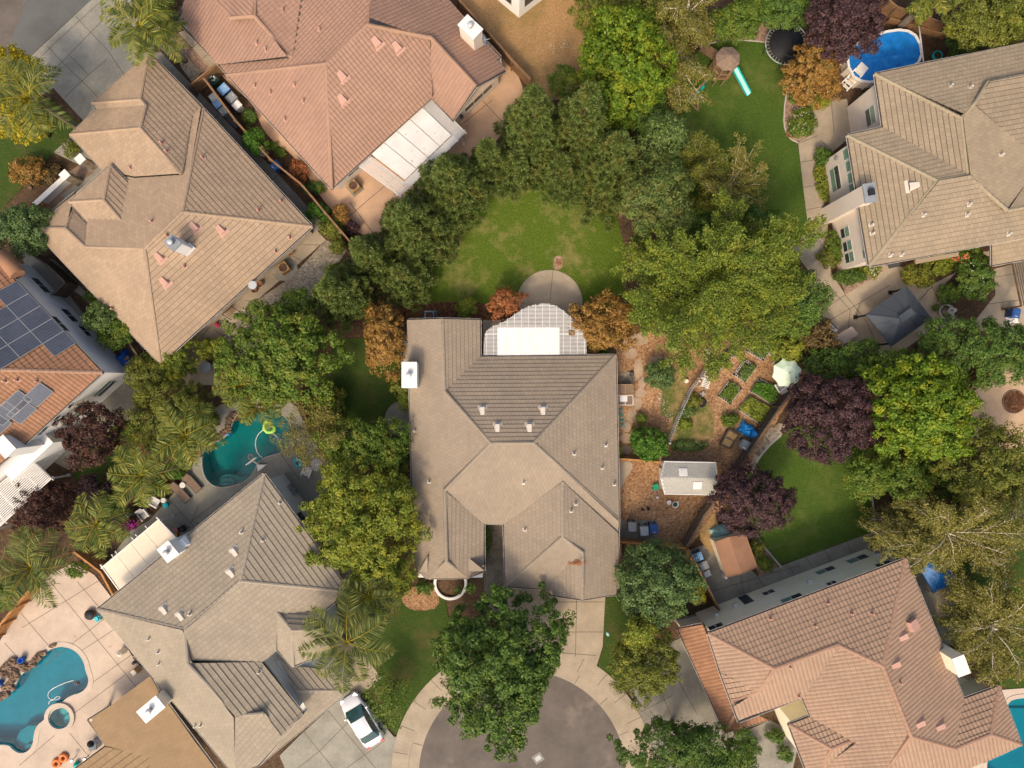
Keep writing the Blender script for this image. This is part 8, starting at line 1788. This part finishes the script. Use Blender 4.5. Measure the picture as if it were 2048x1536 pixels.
broad('brownish shrub between the two mid green trees and the birch', 1850, 1010, 40, 3.2, 'l_brown', 'bush', 'bush', SH, cr=.3, amp=.4); broad('green bush under the edge birch beside the rear patio', 1935, 1190, 26, 1.8, 'l_green', 'bush', 'bush', SH)
broad('round dark green tree below the bin pad', 1318, 1165, 78, 7.0, 'l_pine2', group=BT, cr=.48, ls=.11, wide=.4, dens=460, rz=2.9); broad('yellow topped shrub behind the round dark tree', 1396, 1188, 15, 2.4, 'l_yelbush', 'bush', 'bush', SH, ry=22, cr=.2, ls=.06)
broad('yellow-green tree on the lawn between the two driveways', 1290, 1322, 66, 6.5, 'l_olive', group=BT, ry=76, cr=.36, amp=.36, lobes=20); broad('bright yellow-green tuft crowning the driveway lawn tree', 1278, 1262, 30, 6.4, 'l_lime', 'bush', 'bush', SH, cr=.3)
broad('dark green tree at the bottom edge beside the cul-de-sac', 1370, 1500, 115, 7.0, 'l_deep', group=BT, ry=60, cr=.4, amp=.34, lobes=24, dens=380); broad('green tree at the bottom edge next to the rose tiled porch', 1470, 1520, 40, 4.5, 'l_green', group=BT, cr=.34)
broad('large dark green street tree over the cul-de-sac', 1002, 1330, 128, 8.5, 'l_deep', 'street_tree', 'tree', BT, ry=140, cr=.46, ls=.115, amp=.34, lobes=24, dens=420); broad('lighter green lower limb of foliage over the cul-de-sac pavement', 950, 1420, 48, 5.0, 'l_green', 'bush', 'bush', SH, cr=.36, base=(W(985, 1370).x, W(985, 1370).y)) if False else None
broad('loose young tree on the lawn beside the white car', 778, 1398, 44, 4.0, 'l_green', group=BT, ry=50, cr=.24, amp=.4, dens=95, ls=.075)
broad('tall yellow-green tree beside the left eave of the central house', 722, 1040, 108, 8.0, 'l_lime', group=BT, ry=130, rot=.25, cr=.4, ls=.1, dens=350, amp=.34, lobes=26); broad('yellow-green tree crown below it at the front lawn corner', 765, 1150, 62, 6.0, 'l_lime', group=BT, cr=.36, amp=.36)
broad('deep green tree between the pool and the central house', 735, 885, 76, 5.8, 'l_green', group=BT, ry=52, cr=.36, amp=.35); broad('dark bush against the central house wall by the concrete disc', 800, 900, 28, 2.5, 'l_deep', 'bush', 'bush', SH); broad('small olive bush beside the wall below the disc', 806, 925, 20, 2.6, 'l_olive', 'bush', 'bush', SH)
feather('sparse brownish tree hanging over the pool deck', 632, 868, 5.5, 2.9, 'l_birch', 'sparse_tree', 12, 61, 'trunk', 18, 44, .065, (.2, 1.1), .3, None, spread=.22, visible=.5)
broad('shrubs under the sparse tree along the pool fence', 655, 820, 45, 2.6, 'l_olive', 'bush', 'bush', SH, cr=.34, amp=.4)
broad('large green tree above the kidney pool', 562, 712, 108, 7.5, 'l_green', group=BT, ry=96, cr=.42, ls=.11, dens=360, amp=.3, lobes=22); broad('green shrub on the gravel yard side of the large pool tree', 590, 620, 42, 4.2, 'l_green', 'bush', 'bush', SH, cr=.34)
broad('orange tree at the wall of the central house', 768, 682, 46, 4.6, 'l_autumn', 'autumn_tree', 'tree', AU, ry=72, rot=-.1, cr=.3, ls=.085, amp=.3, lobes=20); broad('rust orange shrub beside the scalloped pergola', 1010, 604, 36, 3.2, 'l_rust', 'autumn_tree', 'tree', AU, ry=28, rot=-.4, cr=.28, ls=.08, amp=.35); broad('amber shrub on the other side of the scalloped pergola', 1205, 645, 62, 4.0, 'l_autumn', 'autumn_tree', 'tree', AU, ry=54, cr=.32, ls=.085, amp=.28)
broad('small yellow-green shrub in the mulch behind the central house', 934, 616, 20, 1.8, 'l_lime', 'bush', 'bush', SH, cr=.24, ls=.08); broad('green bush at the foot of the orange tree by the chimney', 803, 770, 22, 2.2, 'l_olive', 'bush', 'bush', SH, cr=.26); broad('green bush at the corner of the scalloped pergola', 1195, 700, 26, 1.4, 'l_deep', 'bush', 'bush', SH); broad('lit olive bush below the chimney on the house wall', 812, 800, 16, 1.8, 'l_lime', 'bush', 'bush', SH, ry=24, cr=.22)
broad('yellow-green hedge at the lowest corner of the tan house', 352, 725, 55, 3.4, 'l_lime', 'hedge', 'hedge', SH, ry=38, rot=-.7, cr=.32); broad('green hedge along the corner path below the tan house', 300, 748, 48, 3.6, 'l_olive', 'hedge', 'hedge', SH, ry=40, cr=.32); broad('big rounded olive tree above the rock edged pool', 352, 832, 84, 6.0, 'l_olive', group=BT, ry=72, cr=.36, dens=380)
broad('purple leaved tree beside the white solar house', 184, 872, 64, 5.5, 'l_purple2', 'plum_tree', 'tree', PL, ry=60, cr=.36, amp=.32, lobes=20); broad('bronze-purple shrub mass below the slatted cover', 85, 1015, 58, 3.6, 'l_purple2', 'plum_tree', 'tree', PL, ry=64, cr=.34, amp=.3); broad('dark purple shrub in the shade beside the palms', 190, 985, 36, 2.6, 'l_purple', 'plum_tree', 'tree', PL, cr=.3); broad('dark bush in deep shade below the purple shrub', 205, 1010, 26, 1.8, 'l_deep', 'bush', 'bush', SH)
broad('dark green bushy tree at the edge beside the tan house', 44, 462, 54, 5.0, 'l_pine2', group=BT, ry=62, rot=.5, cr=.44, ls=.1, wide=.45, dens=430); broad('round topped green tree in the passage behind the tan house', 200, 640, 30, 4.0, 'l_silver', group=BT, cr=.34); broad('green tree beside the blue tarp in the passage', 230, 668, 32, 3.6, 'l_green', group=BT, cr=.34)
broad('golden yellow tree top behind the street palm', 28, 160, 46, 6.0, 'l_gold', 'golden_tree', 'tree', AU, ry=66, cr=.36); broad('golden yellow foliage below the street palm', 40, 240, 52, 5.0, 'l_gold', 'golden_tree', 'tree', AU, ry=46, cr=.36)
broad('small orange shrub beside the white garden wall', 57, 342, 34, 2.0, 'l_autumn', 'bush', 'bush', SH, ry=28, cr=.26, ls=.08); broad('low brown shrub under the white garden wall', 95, 350, 24, 1.0, 'l_brown', 'bush', 'bush', SH); broad('red-brown shrub at the corner of the low white wall', 78, 425, 18, 1.4, 'l_rust', 'bush', 'bush', SH); broad('small green shrub by the walk to the tan house', 146, 298, 16, 1.2, 'l_olive', 'bush', 'bush', SH)
broad('brown dried shrub at the corner of the pink house', 355, 22, 16, 1.6, 'l_brown', 'bush', 'bush', SH, ry=20); broad('green shrub beside the street palm at the pink house corner', 318, 10, 30, 2.4, 'l_olive', 'bush', 'bush', SH)
# palms
palm('street palm clump at the corner of the tan house driveway', 280, 52, 6.0, 3.5, 16, 'l_palm2', 3); palm('short palm growing beside the street palm clump', 318, 66, 4.6, 2.6, 12, 'l_palm2', 33)
palm('leaning palm with long fronds over the driveway at the photo edge', 60, 195, 7.0, 3.6, 14, 'l_palm', 4, base=(W(160, 258).x, W(160, 258).y), droop=.9)
palm('palm leaning over the near end of the rock edge', 372, 872, 6.5, 3.1, 12, 'l_palm2', 5, base=(W(405, 868).x, W(405, 868).y)); palm('palm at the upper end of the kidney pool', 480, 770, 5.2, 2.5, 12, 'l_palm2', 6); palm('palm drooping over the water beside the lime float', 520, 808, 4.2, 2.3, 10, 'l_palm2', 7)
palm('palm between the dark lawn and the sun loungers', 284, 952, 6.5, 3.1, 12, 'l_palm2', 8); palm('palm behind the white garden chair', 193, 1048, 6.5, 3.0, 12, 'l_palm2', 9, base=(W(270, 1025).x, W(270, 1025).y)); palm('large palm at the photo edge above the orange fence', 62, 1135, 7.0, 3.9, 14, 'l_palm', 10, base=(W(95, 1115).x, W(95, 1115).y))
palm('single palm standing at the front of the grey-brown house', 694, 1284, 7.2, 4.0, 11, 'l_palm', 12, base=(W(682, 1250).x, W(682, 1250).y), droop=.85, up=.8, dens=70); palm('palm half hidden behind the front palm at the house wall', 738, 1192, 5.5, 2.9, 11, 'l_palm', 13)
palm('palm in the top corner above the red toy boat', 1868, -10, 5.0, 2.3, 13, 'l_palm2', 14); palm('small palm at the top corner fence', 1840, 22, 2.6, 1.2, 11, 'l_palm2', 16)
# beds and low planting
for a in (('glossy bright green citrus bush beside the picket fence', 1299, 886, 38, 2.4, 'l_bush', 34), ('dark rounded bush on the flagstone path', 1318, 750, 29, 2.0, 'l_pine2', 27), ('small round green shrub between flagstones', 1283, 838, 10, .8, 'l_green', 10), ('green foliage clump at the cinder bed by the tarp', 1462, 840, 16, .9, 'l_green', 13), ('yellow-green clump inside the picket fence', 1368, 848, 15, .7, 'l_lime', 12), ('grey-brown clump along the picket fence', 1378, 825, 16, .6, 'l_silver', 14), ('foliage trailing from the tyre planter', 1388, 800, 15, .7, 'l_olive', 14), ('silvery ground plants below the weed patch', 1378, 892, 30, .5, 'l_silver', 9), ('green leaves against the wall at the gate of the grey shed', 1240, 905, 6, .8, 'l_lime', 14),
          ('glossy bright green shrub in the bin passage', 508, 282, 26, 2.2, 'l_bush', 24), ('round clipped bush beside the pink house path', 500, 233, 14, 1.0, 'l_deep', 14), ('round russet clipped bush along the pink house path', 596, 342, 19, 1.2, 'l_rust', 24), ('small green tuft in the pink house bed, upper', 548, 292, 9, .5, 'l_green', 9), ('small green tuft in the pink house bed, lower', 562, 306, 10, .5, 'l_green', 10), ('bright green shrub at the end of the tan house passage', 634, 424, 22, 1.8, 'l_bush', 18), ('olive shrub below the bright green passage shrub', 662, 455, 24, 1.8, 'l_olive', 18), ('amber and green shrub on the terracotta patio edge', 683, 428, 17, 1.5, 'l_autumn', 20), ('dark maroon shrub beside the passage fence end', 702, 455, 16, 1.2, 'l_purple', 14), ('dark bush below the russet clipped bush', 628, 378, 20, 1.0, 'l_deep', 14),
          ('white-flowered bed below the orange autumn tree', 1605, 245, 27, 1.1, 'l_green', 30), ('light green clump under the orange autumn tree', 1638, 205, 20, .8, 'l_lime', 16), ('green clump in the flower bed below the trampoline', 1592, 190, 16, .8, 'l_green', 18), ('flowering clump in the bark bed above the play tower', 1503, 40, 20, .8, 'l_green', 14), ('dark round shrub at the corner of the beige house', 1648, 314, 18, 1.4, 'l_deep', 16), ('yellow-green low hedge along the beige house wall', 1644, 360, 14, .7, 'l_lime', 40), ('tall green hedge along the beige house wall below the chimney', 1668, 490, 15, 1.3, 'l_green', 28), ('olive shrub in the bed corner below the hedge', 1660, 516, 22, 1.1, 'l_olive', 18), ('flowering shrub by the back door of the beige house', 1838, 548, 30, 1.4, 'l_olive', 26), ('golden green shrub beside the flowering shrub', 1878, 530, 26, 1.3, 'l_lime', 20), ('round dark shrub beside the fountain', 1898, 588, 22, 1.4, 'l_deep', 20),
          ('rose bush with red blooms at the beige house corner', 1938, 518, 30, 2.2, 'l_green', 26), ('tall green shrub between fountain and side yard', 1950, 560, 32, 3.2, 'l_deep', 44), ('low green shrub at the triangular bed', 1700, 552, 32, 1.0, 'l_deep', 14), ('pale green shrub at the triangular bed tip', 1742, 540, 18, .9, 'l_lime', 14), ('round shrub behind the brown shed', 1531, 1128, 16, 1.2, 'l_green', 14), ('low shrub between the brown shed and lawn edging', 1515, 1098, 14, 1.0, 'l_olive', 18),
          ('glossy round shrub beside the sun loungers', 351, 938, 20, 1.4, 'l_bush', 18), ('low green shrub between palm and sun lounger', 318, 975, 22, 1.1, 'l_green', 14), ('crimson flowering shrub behind the white garden chair', 255, 1044, 20, 1.5, 'l_purple2', 18), ('green shrub at the foot of the behind-chair palm', 243, 1028, 16, 1.2, 'l_green', 14), ('green shrub at the top of the peach pool deck', 155, 1138, 22, 1.6, 'l_green', 14), ('dense green bush at the photo edge above the orange fence', 6, 1190, 26, 3.0, 'l_green', 32), ('dark bush along the front lawn corner bed', 745, 1215, 36, 1.4, 'l_deep', 24), ('shade shrub left of the round planter', 850, 1175, 18, .9, 'l_deep', 12), ('green shrub in the entry court of the central house', 973, 1080, 9, 1.0, 'l_deep', 30), ('green bush against the rose tiled porch at the bottom', 1500, 1490, 22, 1.2, 'l_deep', 16), ('clipped hedge by the lower entry of the rose tiled house', 1550, 1472, 20, 1.0, 'l_deep', 12), ('clipped hedge beside the bottom entry wall of the rose tiled house', 1570, 1510, 14, 1.0, 'l_deep', 16), ('green shrub between rear walk and gravel behind the tan house', 440, 702, 14, .9, 'l_olive', 12), ('ivy-like clump on the wall of the tan house corner', 420, 695, 26, 1.8, 'l_lime', 16), ('green plant in the tan house passage bed', 180, 592, 14, 1.4, 'l_green', 10), ('small green plant beside the fountain', 1872, 614, 6, .5, 'l_green', 6), ('green potted plant beside the magenta flowers', 1651, 608, 6, .6, 'l_green', 6), ('shrub at the end of the rear walk of the tan house', 675, 492, 16, 1.2, 'l_olive', 14), ('green bush hiding the base of the balcony wall', 1995, 1365, 16, 1.0, 'l_green', 10)):
 lb, x, y, r, h, lf, ry = a
 hed = 'hedge' in lb
 broad(lb, x, y, r, h, lf, 'hedge' if hed else 'shrub', 'hedge' if hed else 'shrub', SH, ry=ry, cr=max(.14, min(.3, r / 24 * .32)), ls=.075, rot=-.18 if 'wall' in lb else 0, dens=400)
tuft('grey-blue agave at the end of the picket fence', 1350, 893, .55, .3, 'l_silver', 44, w=.05)
tuft('spiky dark grass tuft in the entry bed of the tan house', 150, 300, .5, .3, 'l_olive', 50, 'grass_tuft', 'plant', .025, 3)
# flowers as ground cover
def petals(label, pts, m, n, seed, name='flowers', spread=.35, z=.9, sz=.05):
 rs = np.random.RandomState(seed); C = []
 for (x, y, r, h) in pts:
  c = W(x, y, h); C.append(np.array([c.x, c.y, h]) + np.stack([rs.normal(0, r / 24 / 1.6, n), rs.normal(0, r / 24 / 1.6, n), rs.uniform(-.15, .12, n)], 1))
 C = np.concatenate(C); k = len(C); d = unit(rs.normal(size=(k, 3)) * (1, 1, .4)); y = unit(np.cross(d, np.array([[0, 0, 1.]]) + rs.normal(size=(k, 3)) * .2)); v, f = leaf_quads(C, d, y, np.full(k, sz), np.full(k, sz * .9)); o = np_mesh(name, v, f, M[m]); return tag(o, label, None, None, 'stuff')
petals('small white flowers scattered over the flower bed and bark bed', [(1605, 245, 22, 1.05), (1600, 225, 16, .9), (1506, 38, 12, .85), (1745, 545, 10, .9), (1960, 555, 22, 2.9)], 'l_flowers', 26, 3)
petals('tiny white flowers in the weed patch of the woodchip garden', [(1325, 810, 10, .12), (1335, 835, 10, .12), (1320, 795, 6, .12)], 'l_flowers', 30, 4, sz=.035)
petals('pale scattered blooms in the dry tan lot', [(1108, 100, 12, .1), (1130, 90, 8, .1)], 'l_flowers', 40, 5, sz=.03)
petals('red roses on the bush at the beige house corner', [(1912, 520, 6, 2.2), (1932, 514, 5, 2.3)], 'red', 12, 6, sz=.07)
petals('crimson blooms on the shrub behind the white garden chair', [(264, 1050, 8, 1.4)], 'magenta', 40, 7, sz=.05)
petals('orange blooms by the back door of the beige house', [(1822, 556, 12, 1.3), (1845, 562, 10, 1.3)], 'l_gold', 30, 8, sz=.05)
petals('fallen rust leaves on the mulch beds', [(870, 618, 26, .03), (1000, 630, 14, .03), (855, 1195, 16, .07), (1117, 526, 6, .05)], 'l_rust', 90, 9, 'fallen_leaves', sz=.05)
